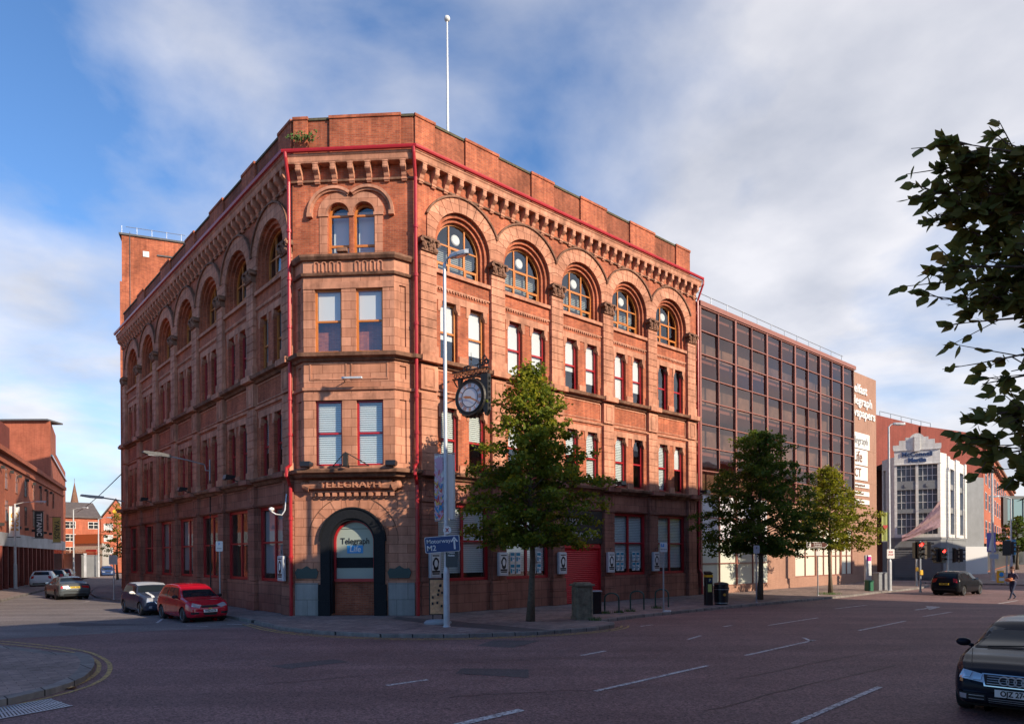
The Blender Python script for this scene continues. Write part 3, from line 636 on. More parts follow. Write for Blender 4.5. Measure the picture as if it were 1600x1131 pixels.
# down pipes
for M_, x, out in ((MC, WC+.12, .18),(MC,-.1,.16)):
    b = MB(); b.tube([(x,-.54,19.15),(x,-.50,18.95),(x,-out,18.1),(x,-out,6.3),(x,-out-.42,6.1),(x,-out-.42,5.8),(x,-out,5.4),(x,-out,.0)], .075, 10)
    for z in (16,14,12,9,7.5,4,2.4,1.3): b.tube([(x,-out,z),(x,-out,z+.12)], .1, 10)
    new('downpipe', b, 'red_paint', corner, M_)
b = MB(); x = WR+.05; b.tube([(x,-.52,19.12),(x,-.5,18.9),(x,-.1,18.0),(x,-.1,1.6),(x,-.3,1.3),(x,-.3,.05)], .06, 8); new('downpipe', b, 'red_paint', corner, MR)
# roof, rear walls, chimney stub
RL = (PL[0]+.75*12, PL[1]+.6614*12); RR = (PR[0]-.6614*14, PR[1]+.75*14)
b = MB(); b.add([(p[0],p[1],19.09) for p in (PL,PB,PA,PR,RR,RL)], [tuple(range(6))]); new('roof', b, 'roof_felt', corner, I4)
b = MB(); 
for p, q in ((PR,RR),(RR,RL),(RL,PL)): b.quad((p[0],p[1],0),(q[0],q[1],0),(q[0],q[1],19.1),(p[0],p[1],19.1))
new('rear_wall', b, 'brick_grimy', corner, I4)
for M_, x, y in ((MR,4.6,1.4),(ML,WL-9.6,1.0)):
    b = MB(); b.box(x-.55,x+.55,y,y+.8,19.5,21.75); b.box(x-.6,x+.6,y-.05,y+.85,21.75,21.9); new('chimney', b, 'brick_grimy', corner, M_)
b = MB(); b.lathe([(0,19.0),(.08,19.0),(.035,27.7),(.03,27.8),(0,27.8)], 10, (-2.92,32.4,0)); b.sphere((-2.92,32.4,27.85), .14)
tag(new('flagpole', b, 'white_paint', None, I4), 'tall bare white flagpole rising from the roof of the red brick corner building', 'flagpole')
# red roller shutter and black name board in the third bay
c = bays_R[2]; gw = hR-.48
b = MB(); z = 0.0
while z < 2.8: b.prism([(.12,z+.004),(.09,z+.05),(.12,z+.096),(.16,z+.096),(.16,z+.004)], c-gw, c+gw, 'yz'); z += .1
b.box(c-gw,c-gw+.1,.05,.2,0,2.95); b.box(c+gw-.1,c+gw,.05,.2,0,2.95); b.box(c-gw+.1,c+gw-.1,.02,.25,2.82,3.05); new('roller_shutter', b, mat('shutter_red',(.56,.012,.02),.45), corner, MR)
b = MB(); b.box(c-gw,c+gw,-.06,.2,3.06,4.74); sg = new('name_board', b, 'black_paint', corner, MR)
b = MB(); b.text('Belfast', MR.inverted()@MR@Matrix.Translation((c-.35,-.07,4.2)), .55, .01, .008); b.text('Telegraph', Matrix.Translation((c+.05,-.07,3.55)), .55, .01, .014, sx=.95); new('lettering', b, mat('letter_grey',(.28,.27,.24),.4), sg, MR)
# stepped paper notices in the windows of bays 2 and 4
for i in (1,3):
    for s_ in (-1,1):
        b = MB(); b2 = MB(); c = bays_R[i]
        for rx in (0,1):
            for rz in (0,1):
                x = c+s_*.68-.32+rx*.36; z = 1.6+rz*.55; b.box(x,x+.3,.175,.18,z,z+.48)
                b2.box(x+.03,x+.27,.170,.174,z+.30,z+.44); b2.box(x+.03,x+.13,.170,.174,z+.05,z+.24); b2.box(x+.17,x+.27,.170,.174,z+.14,z+.2)
        nb = new('window_notice', b, 'paper', corner, MR); new('print', b2, 'teal_ink', nb, MR)
# poster cases on the piers
def poster_case(M_, x, z, label, seedv):
    random.seed(seedv); q = M_ @ Matrix.Translation((x,-.17,z)); t = thing('poster_case', label, 'poster case', q, 'silver poster cases fixed to the stone piers')
    b = MB(); b.cham(-.29,.29,-.22,-.06,0,1.06,.03); new('case', b, 'pale_steel', t, q)
    b = MB(); b.box(-.2,.2,-.226,-.221,.1,.98); p = new('poster', b, 'paper', t, q)
    b = MB(); b.box(-.17,.17,-.231,-.227,.9,.95); b.box(-.18,.18,-.231,-.227,.14,.2)
    pts = [(.15*math.cos(k*math.pi/8)*(1.15 if k%3 else .9), .58+.28*math.sin(k*math.pi/8)) for k in range(16)]; b.prism(pts, -.231, -.227)
    b.box(-.2,.2,-.231,-.227,.22,.3)
    new('print', b, 'black_paint', p, q)
    b = MB(); pts = [(.085*math.cos(k*math.pi/6), .6+.16*math.sin(k*math.pi/6)) for k in range(12)]; b.prism(pts, -.236, -.232); new('portrait', b, 'paper', p, q)
    b = MB(); b.tube([(0,-.14,1.15),(0,-.14,1.28),(0,-.3,1.3)], .015, 6); new('bracket', b, 'iron', t, q)
plab = ['silver poster case on the pier beside the corner downpipe, behind the motorway sign','silver poster case on the pier behind the trunk of the first street tree','silver poster case on the pier just left of the red roller shutter','silver poster case on the pier just right of the red roller shutter','silver poster case on the pier behind the parking sign pole']
for i, x in enumerate((.75,4.5,8.35,12.0,15.9)): poster_case(MR, x, 1.55, plab[i], 30+i)
q = ML @ Matrix.Translation((WL-.55,-.25,1.45)); poster_case(ML, WL-.6, 1.45, 'silver poster case on the shaded side pier, left of the arched entrance', 40)
# floodlights sitting on the lower cornice
def flood(M_, x, label, y=-.85, z=6.12, tip=.18):
    q = M_ @ Matrix.Translation((x,y,z)); t = thing('floodlight', label, 'floodlight', q, 'black floodlights on the lower cornice')
    b = MB(); b.prism([(-.25,0),(-.12,-.05),(.2,.05),(.22,.18),(-.2,.2)], -.2, .2, 'yz'); new('lamp_housing', b, 'black_paint', t, q)
    b = MB(); b.tube([(0,.1,.02),(0,.3,-.04),(0,.45,-.1)], .03, 6); new('arm', b, 'iron', t, q)
for M_, x, lb in ((ML,WL-5.3,'black floodlight on the shaded side cornice, nearest the corner'),(ML,WL-12.6,'black floodlight on the shaded side cornice, middle of three'),(ML,WL-20.8,'black floodlight on the shaded side cornice, farthest from the corner'),(MC,.85,'black floodlight on the cornice left of the corner bay windows'),(MC,4.35,'black floodlight on the cornice right of the corner bay windows'),(MR,12.2,'black floodlight on the sunny side cornice above the red shutter pier'),(MR,20.1,'black floodlight at the right end of the sunny side cornice')): flood(M_, x, lb)
q = MC @ Matrix.Translation((DX,-.9,6.12)); t = thing('lamp_bracket', 'triangular black iron bracket on the cornice under the corner bay windows', 'bracket', q)
b = MB(); b.tube([(-.55,0,0),(0,-.1,.55),(.95,0,.0)], .022, 6); b.tube([(0,.4,0),(0,-.1,.55)], .022, 6); b.tube([(-.55,0,0),(.95,0,0)], .018, 6); new('strut', b, 'iron', t, q)
b = MB(); b.box(-.07,.1,-.2,.0,-.02,.5); new('control_box', b, 'iron', t, q)
q = MC @ Matrix.Translation((DX-.2,-.6,14.88)); t = thing('floodlight', 'small floodlight standing on the coping of the corner bay below the twin arched windows', 'floodlight', q)
b = MB(); b.cham(-.22,.22,-.1,.12,.04,.2,.02); new('lamp_housing', b, 'stone_grimy', t, q); b = MB(); b.box(-.04,.04,-.02,.06,0,.04); new('bracket', b, 'iron', t, q)
q = MC @ Matrix.Translation((2.35,-.5,9.62)); t = thing('wall_lamp', 'slim white lamp arm sticking out of the bay between the two window storeys', 'lamp', q)
b = MB(); b.tube([(0,0,0),(.05,-.35,.05)], .02, 6); new('arm', b, 'iron', t, q); b = MB(); b.cham(0,.85,-.5,-.38,.02,.1,.02); new('lamp_head', b, 'pale_steel', t, q)
# weeds on the parapet
b = MB(); random.seed(3)
for k in range(150):
    x = .55+random.gauss(0,.3); z = 19.75+abs(random.gauss(0,.16)); a = random.uniform(0,6.28); y = -.12-random.random()*.25; s_ = .09
    b.add([(x,y,z),(x+s_*math.cos(a),y-.04,z+s_*.6),(x+s_*math.cos(a)*1.4,y,z+s_*math.sin(a)),(x+.02,y+.03,z+s_*.8)], ((0,1,2,3),))
q = MC; tag(new('weed', b, 'green_leafy', None, MC), 'tuft of weeds growing from the brick parapet above the red corner gutter', 'weed')
# hanging clock
cx, cy, cz = pix(738,622,28.3); q = frame((cx,cy), (.84,-.54), cz)
ck = thing('hanging_clock', 'round white clock in a black scrolled iron case hung from the sunny brick front', 'clock', q, None)
b = MB(); b.lathe([(0,-.16),(.66,-.16),(.74,-.2),(.78,-.12),(.78,.12),(.74,.2),(.66,.16),(0,.16)], 36, (0,0,0), 'y'); b.box(-.98,.85,-.10,.10,.86,.90); b.box(-.98,.85,-.10,.10,1.14,1.18)
random.seed(2)
for k in range(26):
    a = k/26*2*math.pi; b.sphere((.78*math.cos(a), 0, .78*math.sin(a)), .06, (1,2.2,1), 6, 4)
for sx_ in (.62,.82):
    for k in range(7): b.tube([(sx_,0,.8-k*.22),(sx_+.09,-.02,.72-k*.22),(sx_,0,.62-k*.22)], .028, 6)
b.prism([(.5,.86),(.85,.86),(.85,-.6),(.72,-.8),(.62,-.5)], -.12, .12)
b.prism([(-.5,.86),(-.7,.86),(-.66,.4)], -.08, .08)
b.tube([(-.98,0,1.16),(-1.15,.5,1.25)], .03, 6); b.tube([(-.98,0,.88),(-1.15,.5,.7)], .03, 6); b.tube([(.85,0,1.16),(-.2,1.5,1.3)], .03, 6)
new('clock_case', b, 'iron', ck, q)
for y, s_ in ((-.17,1),(.17,-1)):
    K = q @ Matrix.Translation((0,y,0)) @ (Matrix.Identity(4) if s_ > 0 else Matrix.Rotation(math.pi,4,'Z'))
    b = MB(); b.lathe([(0,-.008),(.60,-.008),(.60,0),(0,0)], 40, (0,0,0), 'y'); f = new('clock_face', b, mat('opal',(.62,.62,.66),.4), ck, K)
    b = MB(); b.ring(0,0,.385,.41,-.018,-.009,0,2*math.pi,40); b.ring(0,0,.585,.62,-.03,-.009,0,2*math.pi,40); new('chapter_ring', b, 'iron', f, K)
    b = MB()
    for h in range(12):
        a = math.pi/2-h*math.pi/6; n_ = [3,1,2,3,2,1,2,3,4,2,1,2][h]
        for j in range(n_): o_ = (j-(n_-1)/2)*.055; ca, sa = math.cos(a), math.sin(a); b.add([(r*ca-(o_+e)*sa, -.014, r*sa+(o_+e)*ca) for r,e in ((.43,-.016),(.57,-.016),(.57,.016),(.43,.016))], ((0,1,2,3),))
    new('numeral', b, mat('copper_ink',(.50,.17,.05),.4), f, K)
    b = MB()
    for a, L_, w_ in ((math.radians(-28),.50,.022),(math.radians(172),.36,.04)):
        ca, sa = math.cos(a), math.sin(a); b.add([(r*ca-e*sa, -.022-w_*.2, r*sa+e*ca) for r,e in ((-.08,-w_),(L_*.6,-w_*1.3),(L_,0),(L_*.6,w_*1.3),(-.08,w_))], ((0,1,2,3,4),))
    new('clock_hand', b, 'copper_ink', f, K)
b = MB()
for k in range(9): x = -.92+k*.2; b.ring(x+.05,1.02,.06,.085,-.02,.02,0,2*math.pi,10)
for k in range(4): b.ring(.35+k*.12,1.28+.05*k,.07,.10,-.02,.02,0,2*math.pi,10)
for (x,z) in ((.62,1.55),(.45,1.42),(.75,1.4),(-.2,1.28),(-.35,1.26)): b.ring(x,z,.08,.115,-.02,.02,0,2*math.pi,10)
b.tube([(-.05,0,1.18),(-.05,0,1.9)], [.02,.008], 6); b.sphere((-.05,0,1.62), .05); b.tube([(-.45,0,1.32),(.4,0,1.34)], .015, 6); b.tube([(.45,0,1.2),(.62,0,1.75),(.85,0,1.2)], .02, 6)
new('scrollwork', b, 'iron', ck, q)
b = MB(); b.text('TELEGRAPH', Matrix.Translation((-.05,-.12,1.02)), .2, .008, .004, sx=1.5); new('lettering', b, 'copper_ink', ck, q)
# ------------------------------------------------------------ ground, roads, kerbs
def sheet(name, pts, z, m, kind='structure'):
    b = MB(); tri = tessellate_polygon([[Vector((p[0],p[1],0)) for p in pts]]); b.add([(p[0],p[1],z) for p in pts], [tuple(t) for t in tri]); o = new(name, b, m)
    # make the faces look up
    me = o.data
    if me.polygons and me.polygons[0].normal.z < 0: me.flip_normals()
    return tag(o, kind=kind)
b = MB(); b.quad((-2500,-2500,-.12),(2500,-2500,-.12),(2500,2500,-.12),(-2500,2500,-.12)); tag(new('ground', b, 'grey_asphalt'), kind='structure')
def off(p, s_, q_): return (PA[0]+DR[0]*s_+.6614*q_, PA[1]+DR[1]*s_-.75*q_)     # s along the avenue, q out from the front
road = [gnd(400,979,-.12), gnd(245,985,-.12), gnd(0,998,-.12), gnd(-300,1003,-.12), (-60,-60), off(0,-20,60), off(0,140,60), off(0,140,-2), off(0,52,-2), off(0,47,3.5), off(0,20,5.8), off(0,0,5)]
sheet('road', road, -.116, 'red_asphalt')
kpix = [(172,905),(176,911),(150,918),(141,926),(150,931),(192,937),(260,949),(357,961),(400,969),(440,979),(497,985),(600,990),(707,990.5),(842,986),(930,979.5),(958,975),(960,972),(935,968),(1000,960),(1080,952),(1140,946),(1220,939),(1287,933),(1330,929),(1372,924),(1400,921.5),(1440,917),(1452,913)]
kerb = [gnd(u,v,0) for u,v in kpix]
kL = [(PL[0]-.75*2.2+DL[0]*t, PL[1]-.6614*2.2+DL[1]*t) for t in (60,0,-9)]
kerb = kL[:2]+kerb[2:]
last = kerb[-1]
kerb += [(last[0]+2.2, last[1]+6),(last[0]+2.0,last[1]+25)]
fill = kerb+[(kerb[-1][0]-30,kerb[-1][1]+20),(-40,140)]
sheet('pavement', fill, -.003, 'paving')
def kerbline(name, path, m='kerb_stone', w=.15):
    b = MB(); sweep(b, [(-w,.0),(0,0),(.012,-.02),(.015,-.13),(-w,-.13)], path); return tag(new(name, b, m), kind='structure')
kerbline('kerb', kerb)
# corner island, lower left
ip = [(-420,985),(-200,998),(0,1011),(45,1017),(82,1022),(108,1021),(120,1024),(126,1031),(125,1039),(120,1047),(108,1057),(84,1067),(57,1075),(0,1088),(-300,1140),(-900,1180)]
isl = [gnd(u,v,0) for u,v in ip]
sheet('pavement', isl, -.003, 'paving'); kerbline('kerb', list(reversed(isl)) if False else isl, 'kerb_stone', .28)
def strip(b, pts, w, z):
    P = [Vector(p) for p in pts]; L_ = []
    for i in range(len(P)):
        d = (P[min(i+1,len(P)-1)]-P[max(i-1,0)]).normalized(); n_ = Vector((-d.y,d.x))*w/2; L_.append((P[i]+n_, P[i]-n_))
    for i in range(len(P)-1): b.quad((L_[i][0].x,L_[i][0].y,z),(L_[i][1].x,L_[i][1].y,z),(L_[i+1][1].x,L_[i+1][1].y,z),(L_[i+1][0].x,L_[i+1][0].y,z))
def smooth(pts, it=2):
    for _ in range(it):
        q = [pts[0]]
        for a, c in zip(pts, pts[1:]): q += [(a[0]*.75+c[0]*.25,a[1]*.75+c[1]*.25),(a[0]*.25+c[0]*.75,a[1]*.25+c[1]*.75)]
        pts = q+[pts[-1]]
    return pts
def marking(name, lines, w, m='road_white', z=-.108):
    b = MB()
    for l_ in lines: strip(b, l_, w, z)
    return tag(new(name, b, m), kind='structure')
g = lambda u, v: gnd(u,v,-.12)
yl1 = smooth([g(-200,989),g(0,1005),(g(60,1011)),g(105,1017),g(135,1024),g(153,1033),g(156,1043),g(150,1054),g(130,1066),g(100,1077),g(50,1090),g(0,1101),g(-150,1135)])
yl2 = smooth([g(-200,984),g(0,1001),g(60,1007),g(112,1013),g(145,1020),g(170,1033),g(173,1045),g(166,1058),g(145,1070),g(105,1083),g(50,1096),g(0,1107),g(-150,1143)])
marking('double_yellow_line', [yl1, yl2], .1, 'road_yellow')
def offset_path(path, d):
    P = [Vector(p) for p in path]; o = []
    for i in range(len(P)):
        t = (P[min(i+1,len(P)-1)]-P[max(i-1,0)]).normalized(); o.append((P[i].x+t.y*d, P[i].y-t.x*d))
    return o
kseg = smooth(kerb[8:17], 1)
marking('double_yellow_line', [offset_path(kseg,.28), offset_path(kseg,.50)], .09, 'road_yellow')
dash = lambda *a: [[g(*a[i]),g(*a[i+1])] for i in range(0,len(a),2)]
marking('lane_marking', dash((604,1071),(668,1062),(908,1024),(946,1017),(930,1080),(1105,1040),(1165,1024),(1273,1000),(1342,985),(1415,970),(1443,963),(1487,956),(1240,1131),(1375,1073),(1560,943),(1590,938)), .11)
marking('lane_marking', dash((700,1136),(815,1109)), .18)
marking('lane_marking', dash((1200,977),(1278,965),(1305,951),(1355,945),(1075,999),(1095,993),(1130,979),(1143,977),(1000,978.5),(1020,976),(1255,996),(1268,1002)), .1)
marking('parking_bay_marking', dash((290,977.5),(325,978.5),(355,975),(392,976),(245,973),(255,966),(130,941),(140,939),(185,953),(192,950)), .1)
b = MB(); strip(b, [g(1430,953),g(1458,949)], .16, -.108); q0, q1, q2 = g(1452,953), g(1470,948), g(1446,946.5); b.add([(q0[0],q0[1],-.108),(q1[0],q1[1],-.108),(q2[0],q2[1],-.108)], ((0,1,2),)); tag(new('arrow_marking', b, 'road_white'), kind='structure')
# tarmac patches and ironwork
sheet('road_patch', [g(712,1052),g(722,1044),g(826,1046),g(826,1059)], -.110, 'dark_asphalt')
sheet('road_patch', [g(745,1009),g(770,1000),g(845,1001),g(800,1012)], -.110, 'dark_asphalt')
sheet('road_patch', [g(95,972),g(240,976),g(120,978),g(90,976)], -.110, 'dark_asphalt')
b = MB(); A_, B_, C_, D_ = [Vector(g(*p)) for p in ((-40,1112),(80,1092),(114,1103),(-40,1131))]
for k in range(26):
    t0, t1 = k/26, (k+.55)/26; P_ = [A_.lerp(B_,t0),A_.lerp(B_,t1),D_.lerp(C_,t1),D_.lerp(C_,t0)]; b.add([(p.x,p.y,-.104) for p in P_], ((0,1,2,3),))
for k in (0,.48,.96):
    P_ = [A_.lerp(D_,k),B_.lerp(C_,k),B_.lerp(C_,k+.05),A_.lerp(D_,k+.05)]; b.add([(p.x,p.y,-.1025) for p in P_], ((0,1,2,3),))
tag(new('drain_grating', b, 'steel'), 'long ribbed steel drain grating in the road at the lower left', 'drain grating')
sheet('road_patch', [(p.x,p.y) for p in (A_,B_,C_,D_)], -.110, 'dark_asphalt')
# darker paving band and strip of pavement across the junction
sheet('paving_band', [gnd(620,963),gnd(700,969),gnd(860,984),gnd(815,986),gnd(690,977),gnd(610,966)], .001, mat('paving_dark',(.075,.062,.06),.85,var=.3,vscale=3))
fp = [gnd(1376,908.5),gnd(1470,909.5),gnd(1560,911.5),gnd(1700,916),gnd(1900,930)]
sheet('pavement', fp+[(160,70),(160,180),(60,180)], .004, 'paving'); kerbline('kerb', [(p[0],p[1]) for p in fp])
# left street: pavement under the row on its left side
LD = Vector((-.4963,1)).normalized(); LP = Vector(pix(0,868,55)[:2])
lk = [LP+LD*t+Vector((LD.y,-LD.x))*3.2 for t in (-40,0,20,34)]
sheet('pavement', [tuple(p) for p in lk]+[tuple(LP+LD*t) for t in (36,-40)], -.003, 'paving'); kerbline('kerb', [tuple(p) for p in lk])
random.seed(8); b = MB()
for k in range(90):
    t = random.random(); i = random.randrange(9,16); p = Vector(kerb[i]).lerp(Vector(kerb[i+1]), t); a = random.uniform(0,6.3); p += Vector((random.gauss(0,.15)+.1,-abs(random.gauss(0,.12))-.05)); s_ = .035
    b.add([(p.x+s_*math.cos(a+j*1.6), p.y+s_*math.sin(a+j*1.6), -.105+.012*(j%2)) for j in range(4)], ((0,1,2,3),))
tag(new('fallen_leaves', b, mat('dry_leaf',(.25,.14,.05),.8)), kind='stuff', label='scatter of dry fallen leaves along the kerb', cat='leaves')
p = g(83,1077); b = MB()
for k in range(7): a = k*.9; b.add([(p[0]+.1*k-.3,p[1]+.04*math.sin(a),-.10+.03*(k%2)),(p[0]+.1*k-.16,p[1]-.05,-.08+.03*((k+1)%2)),(p[0]+.1*k-.18,p[1]+.1,-.10),(p[0]+.1*k-.33,p[1]+.12,-.07)], ((0,1,2,3),))
tag(new('litter', b, mat('litter_tan',(.5,.33,.15),.8)), 'crumpled tan wrapper lying in the gutter of the left corner kerb', 'litter')
p = gnd(1042,955); b = MB(); b.prism([(p[0]-.18,p[1]-.1),(p[0]+.1,p[1]-.13),(p[0]+.2,p[1]+.05),(p[0]-.05,p[1]+.1)], 0, .05, 'xy'); tag(new('litter', b, 'paper'), 'white crumpled paper at the foot of the parking sign pole', 'litter')

# ------------------------------------------------------------ glass-fronted extension and brick end wall
MR2 = MR @ Matrix.Translation((0,.34,0))
t0 = thing('glass_office_block', 'long office block with a smoked glass curtain wall beside the red brick building', 'building', MR @ Matrix.Translation((20.6,0,0)))
G0, GP, NP = 20.75, 2.04, 11
zr = [17.7-1.437*i for i in range(13)]; zr[-1] = .48
b = MB(); X1 = G0+GP*NP
b.box(G0-.05,X1+.35,-.55,.3,17.75,18.05)
for i in range(NP+1):
    x = G0+GP*i; t = .09 if i%2 == 0 else .035; z0 = 0.45 if i < 4 or i==0 else 6.2
    b.box(x-t,x+t,-.5,-.28 ,z0,17.75)
for j, z in enumerate(zr):
    x1 = X1 if z > 6 else G0+GP*3.9
    b.box(G0,x1,-.48,-.30,z-.03,z+.03)
new('frame', b, 'bronze_frame', t0, MR2)
b = MB(); b.box(G0-.05,28.9,-.52,-.2,0,.47); new('plinth', b, 'brick_modern', t0, MR2)
b = MB(); b.box(X1-.02,X1+.12,-.5,.3,6.0,17.75); b.quad((G0,1.6,.5),(X1,1.6,.5),(X1,1.6,18),(G0,1.6,18)); new('core', b, mat('office_inside',(.30,.22,.17),.9,var=.7,vscale=.45), t0, MR2)
b = MB()
for z in (3.4,6.1,9.0,11.9,14.8,17.7): b.box(G0,X1,-.1,1.6,z-.35,z-.02)
new('floor_slab', b, mat('slab_edge',(.40,.18,.15),.8), t0, MR2)
for i in range(0,NP,2):
    for j in range(12):
        zt, zb = zr[j], zr[j+1]
        w = 2 if i < NP-1 else 1
        if zt < 6.3 and i >= 4: continue
        if i == 10 and zt < 6.3: continue
        b = MB(); random.seed(i*50+j)
        for k in range(w):
            x0, x1 = G0+GP*(i+k)+.04, G0+GP*(i+k+1)-.04; e = random.uniform(-.022,.022); e2 = random.uniform(-.02,.02)
            b.quad((x0,-.40+e,zb+.03),(x1,-.40-e,zb+.03),(x1,-.40-e+e2,zt-.03),(x0,-.40+e+e2,zt-.03))
        new('window_panel', b, 'smoked_glass' if j < 8 else ('panel_lilac' if j < 10 and i < 10 else 'panel_pale'), t0, MR2)
# ground storey to the right: brick with shop windows, returns and end tower
EY = .25
b = MB(); xs_w = [(31.8,33.85),(34.0,36.2),(36.5,38.2),(38.4,40.4),(40.6,42.6)]
xs_w = [(33.15,36.6),(36.8,39.1),(39.3,41.0),(41.15,43.2)]
wall(b, 28.9, 43.6, 0, 6.2, [dict(x0=a,x1=c,z0=.75,z1=4.4,d=.15) for a,c in xs_w], y=-.3); b.box(28.9,43.6,-.4,-.3,0,.7)
new('shopfront_wall', b, 'brick_modern', t0, MR2)
for a, c in xs_w:
    b = MB(); b.box(a,c,-.2,-.15,.75,4.4); f = new('shop_window', b, mat('blind_cream',(.62,.60,.50),.3), t0, MR2)
    b = MB(); m_ = (a+c)/2
    for x in (a+.04,m_,c-.04): b.box(x-.04,x+.04,-.28,-.2,.75,4.4)
    for z in (.79,2.3,3.3,4.36): b.box(a,c,-.27,-.2,z-.03,z+.03)
    new('frame', b, 'bronze_frame', f, MR2)
b = MB(); b.box(43.5,50.6,.55,14,-.0,18.25); b.box(43.5,51.0,.35,1.0,0,.6)
for z in (2.9,5.8,8.7,11.6,14.5): b.box(43.5,50.62,.535,.55,z,z+.04)
tw = new('end_tower', b, 'brick_modern', t0, MR2)
b = MB(); b.box(20.5,43.5,2.3,14,0,17.9); new('rear_block', b, 'brick_modern', t0, MR2)
b = MB()
for k in range(12): x = G0+.3+k*1.95; b.tube([(x,.2,18.0),(x,.2,18.95)], .025, 6)
b.tube([(G0,.2,18.95),(G0+22,.2,18.9)], .025, 6); b.tube([(G0,.2,18.5),(G0+22,.2,18.5)], .018, 6); new('roof_railing', b, 'steel', t0, MR2)
b = MB(); b.box(35.3,37.2,3,4.5,17.9,19.2); new('roof_housing', b, 'white_paint', t0, MR2)
def wsign(lines, x, z, size, label, mname='white_paint', box=None, cat='sign', bold=.012, sx=1, fc=.88):
    q = MR @ Matrix.Translation((x,fc,z)); t = thing('wall_sign', label, cat, q)
    y = -.02
    if box: b = MB(); b.box(-box[0]/2,box[0]/2,-.06,-.003,-box[1]/2,box[1]/2); new('sign_board', b, 'white_paint', t, q); y = -.075
    for i, s_ in enumerate(lines):
        b = MB(); b.text(s_, Matrix.Translation((0 if box else 1.35-.68*i, y-.01, -i*size*.96)), size, .012 if box else .05, bold, sx=sx, align='CENTER' if box else 'LEFT'); new('lettering', b, mname, t, q)
wsign(['Belfast','Telegraph','Newspapers'], 43.55, 16.85, 1.08, 'large white raised lettering reading Belfast Telegraph Newspapers on the brick end wall', bold=.018, sx=1.22)
wsign(['Telegraph'], 46.6, 12.35, .95, 'white sign board with thin grey Telegraph lettering, topmost board on the brick end wall', mat('ink_grey',(.3,.3,.3),.5), (4.6,1.35), bold=0.0)
wsign(['Life'], 46.3, 10.9, 1.35, 'white sign board with big Life lettering on the brick end wall', mat('ink_brown',(.20,.10,.07),.5), (4.3,1.35), bold=.012)
wsign(['CT'], 46.3, 9.5, 1.1, 'white sign board with the letters CT on the brick end wall', 'ink_brown', (4.3,1.2), bold=.01)
for k, lb in enumerate(('upper','middle','lower')): wsign(['belfasttelegraph.co.uk' if k==0 else ('nijobfinder.co.uk' if k==1 else 'propertynews.com')], 46.5, 8.45-k*.72, .3, f'narrow white strip sign with small print, {lb} of three under the CT board', 'ink_brown', (4.6,.4), bold=.0)
# alarm box
# ------------------------------------------------------------ simple background buildings
def win_grid(parent, M_, xs, zs, w, h, frame_m, pane_m='window_dark', sill=None, arch=False, name='window', d=.10):
    for x in xs:
        for z in zs:
            b = MB(); b.box(x-w/2-.06,x+w/2+.06,-.05,.0,z-.06,z); b.box(x-w/2-.06,x+w/2+.06,-.05,0,z+h,z+h+.06); b.box(x-w/2-.06,x-w/2,-.05,0,z,z+h); b.box(x+w/2,x+w/2+.06,-.05,0,z,z+h); b.box(x-.03,x+.03,-.04,0,z,z+h); b.box(x-w/2,x-.03,-.035,0,z+h*.55-.03,z+h*.55+.03); b.box(x+.03,x+w/2,-.035,0,z+h*.55-.03,z+h*.55+.03)
            f = new(name, b, frame_m, parent, M_)
            b = MB(); b.quad((x-w/2,-.012,z),(x+w/2,-.012,z),(x+w/2,-.012,z+h),(x-w/2,-.012,z+h)); new('pane', b, pane_m, f, M_)
mat('window_dark', (.03,.035,.04), .06, spec=.8); mat('window_grey', (.12,.14,.16), .12, spec=.8)
mat('window_bright', (.45,.48,.5), .15)
# white art-deco building across the junction
WA = Vector(pix(1398,868,63)[:2]); WB = Vector(pix(1470,868,61.5)[:2]); WC2 = Vector(pix(1480,868,62.5)[:2]); WD = Vector(pix(1509,868,69)[:2]); W0 = Vector(pix(1379,868,65.5)[:2])
t = thing('deco_corner_building', 'white tiled art deco corner building with a stepped gable and dark grey ground floor', 'building', at(WA.x,WA.y))
def deco(p, q, ops, hz, name='wall'):
    M_ = frame(p, q-p); L_ = (q-p).length; b = MB(); wall(b, 0, L_, 3.9, hz, ops(L_), depth=.3); new('tiled_wall', b, 'faience', t, M_)
    b = MB(); wall(b, 0, L_, 0, 3.9, []); b.box(0,L_,-.06,0,3.7,3.9); new('base_wall', b, 'grey_render', t, M_)
    b = MB(); b.quad((.05,.28,3.9),(L_-.05,.28,3.9),(L_-.05,.28,hz-.3),(.05,.28,hz-.3)); new('glazing', b, 'window_grey', t, M_); return M_, L_
M1, L1 = deco(WA, WB, lambda L_: [dict(x0=L_*.06,x1=L_*.47,z0=4.2,z1=10.5),dict(x0=L_*.53,x1=L_*.94,z0=4.2,z1=10.5)], 11.95)
b = MB()
for (x0,x1) in ((L1*.06,L1*.47),(L1*.53,L1*.94)):
    for z in (4.9,5.6,7.1,7.8,9.5,10.2): b.box(x0,x1,.2,.27,z-.02,z+.02)
    for k in (1,2,3): x = x0+(x1-x0)*k/4; b.box(x-.02,x+.02,.2,.27,4.2,10.5)
new('glazing_bars', b, 'white_paint', t, M1)
b = MB()
for (x0,x1) in ((L1*.06,L1*.47),(L1*.53,L1*.94)): b.box(x0,x1,.05,.26,8.25,9.05); b.box(x0,x1,.05,.26,6.1,6.5); b.lathe([(0,0),(.18,0),(.18,.06),(0,.06)], 12, ((x0+x1)/2,-.01,8.65), 'y')
new('spandrel_panel', b, 'grey_render', t, M1)
b = MB(); c = L1/2
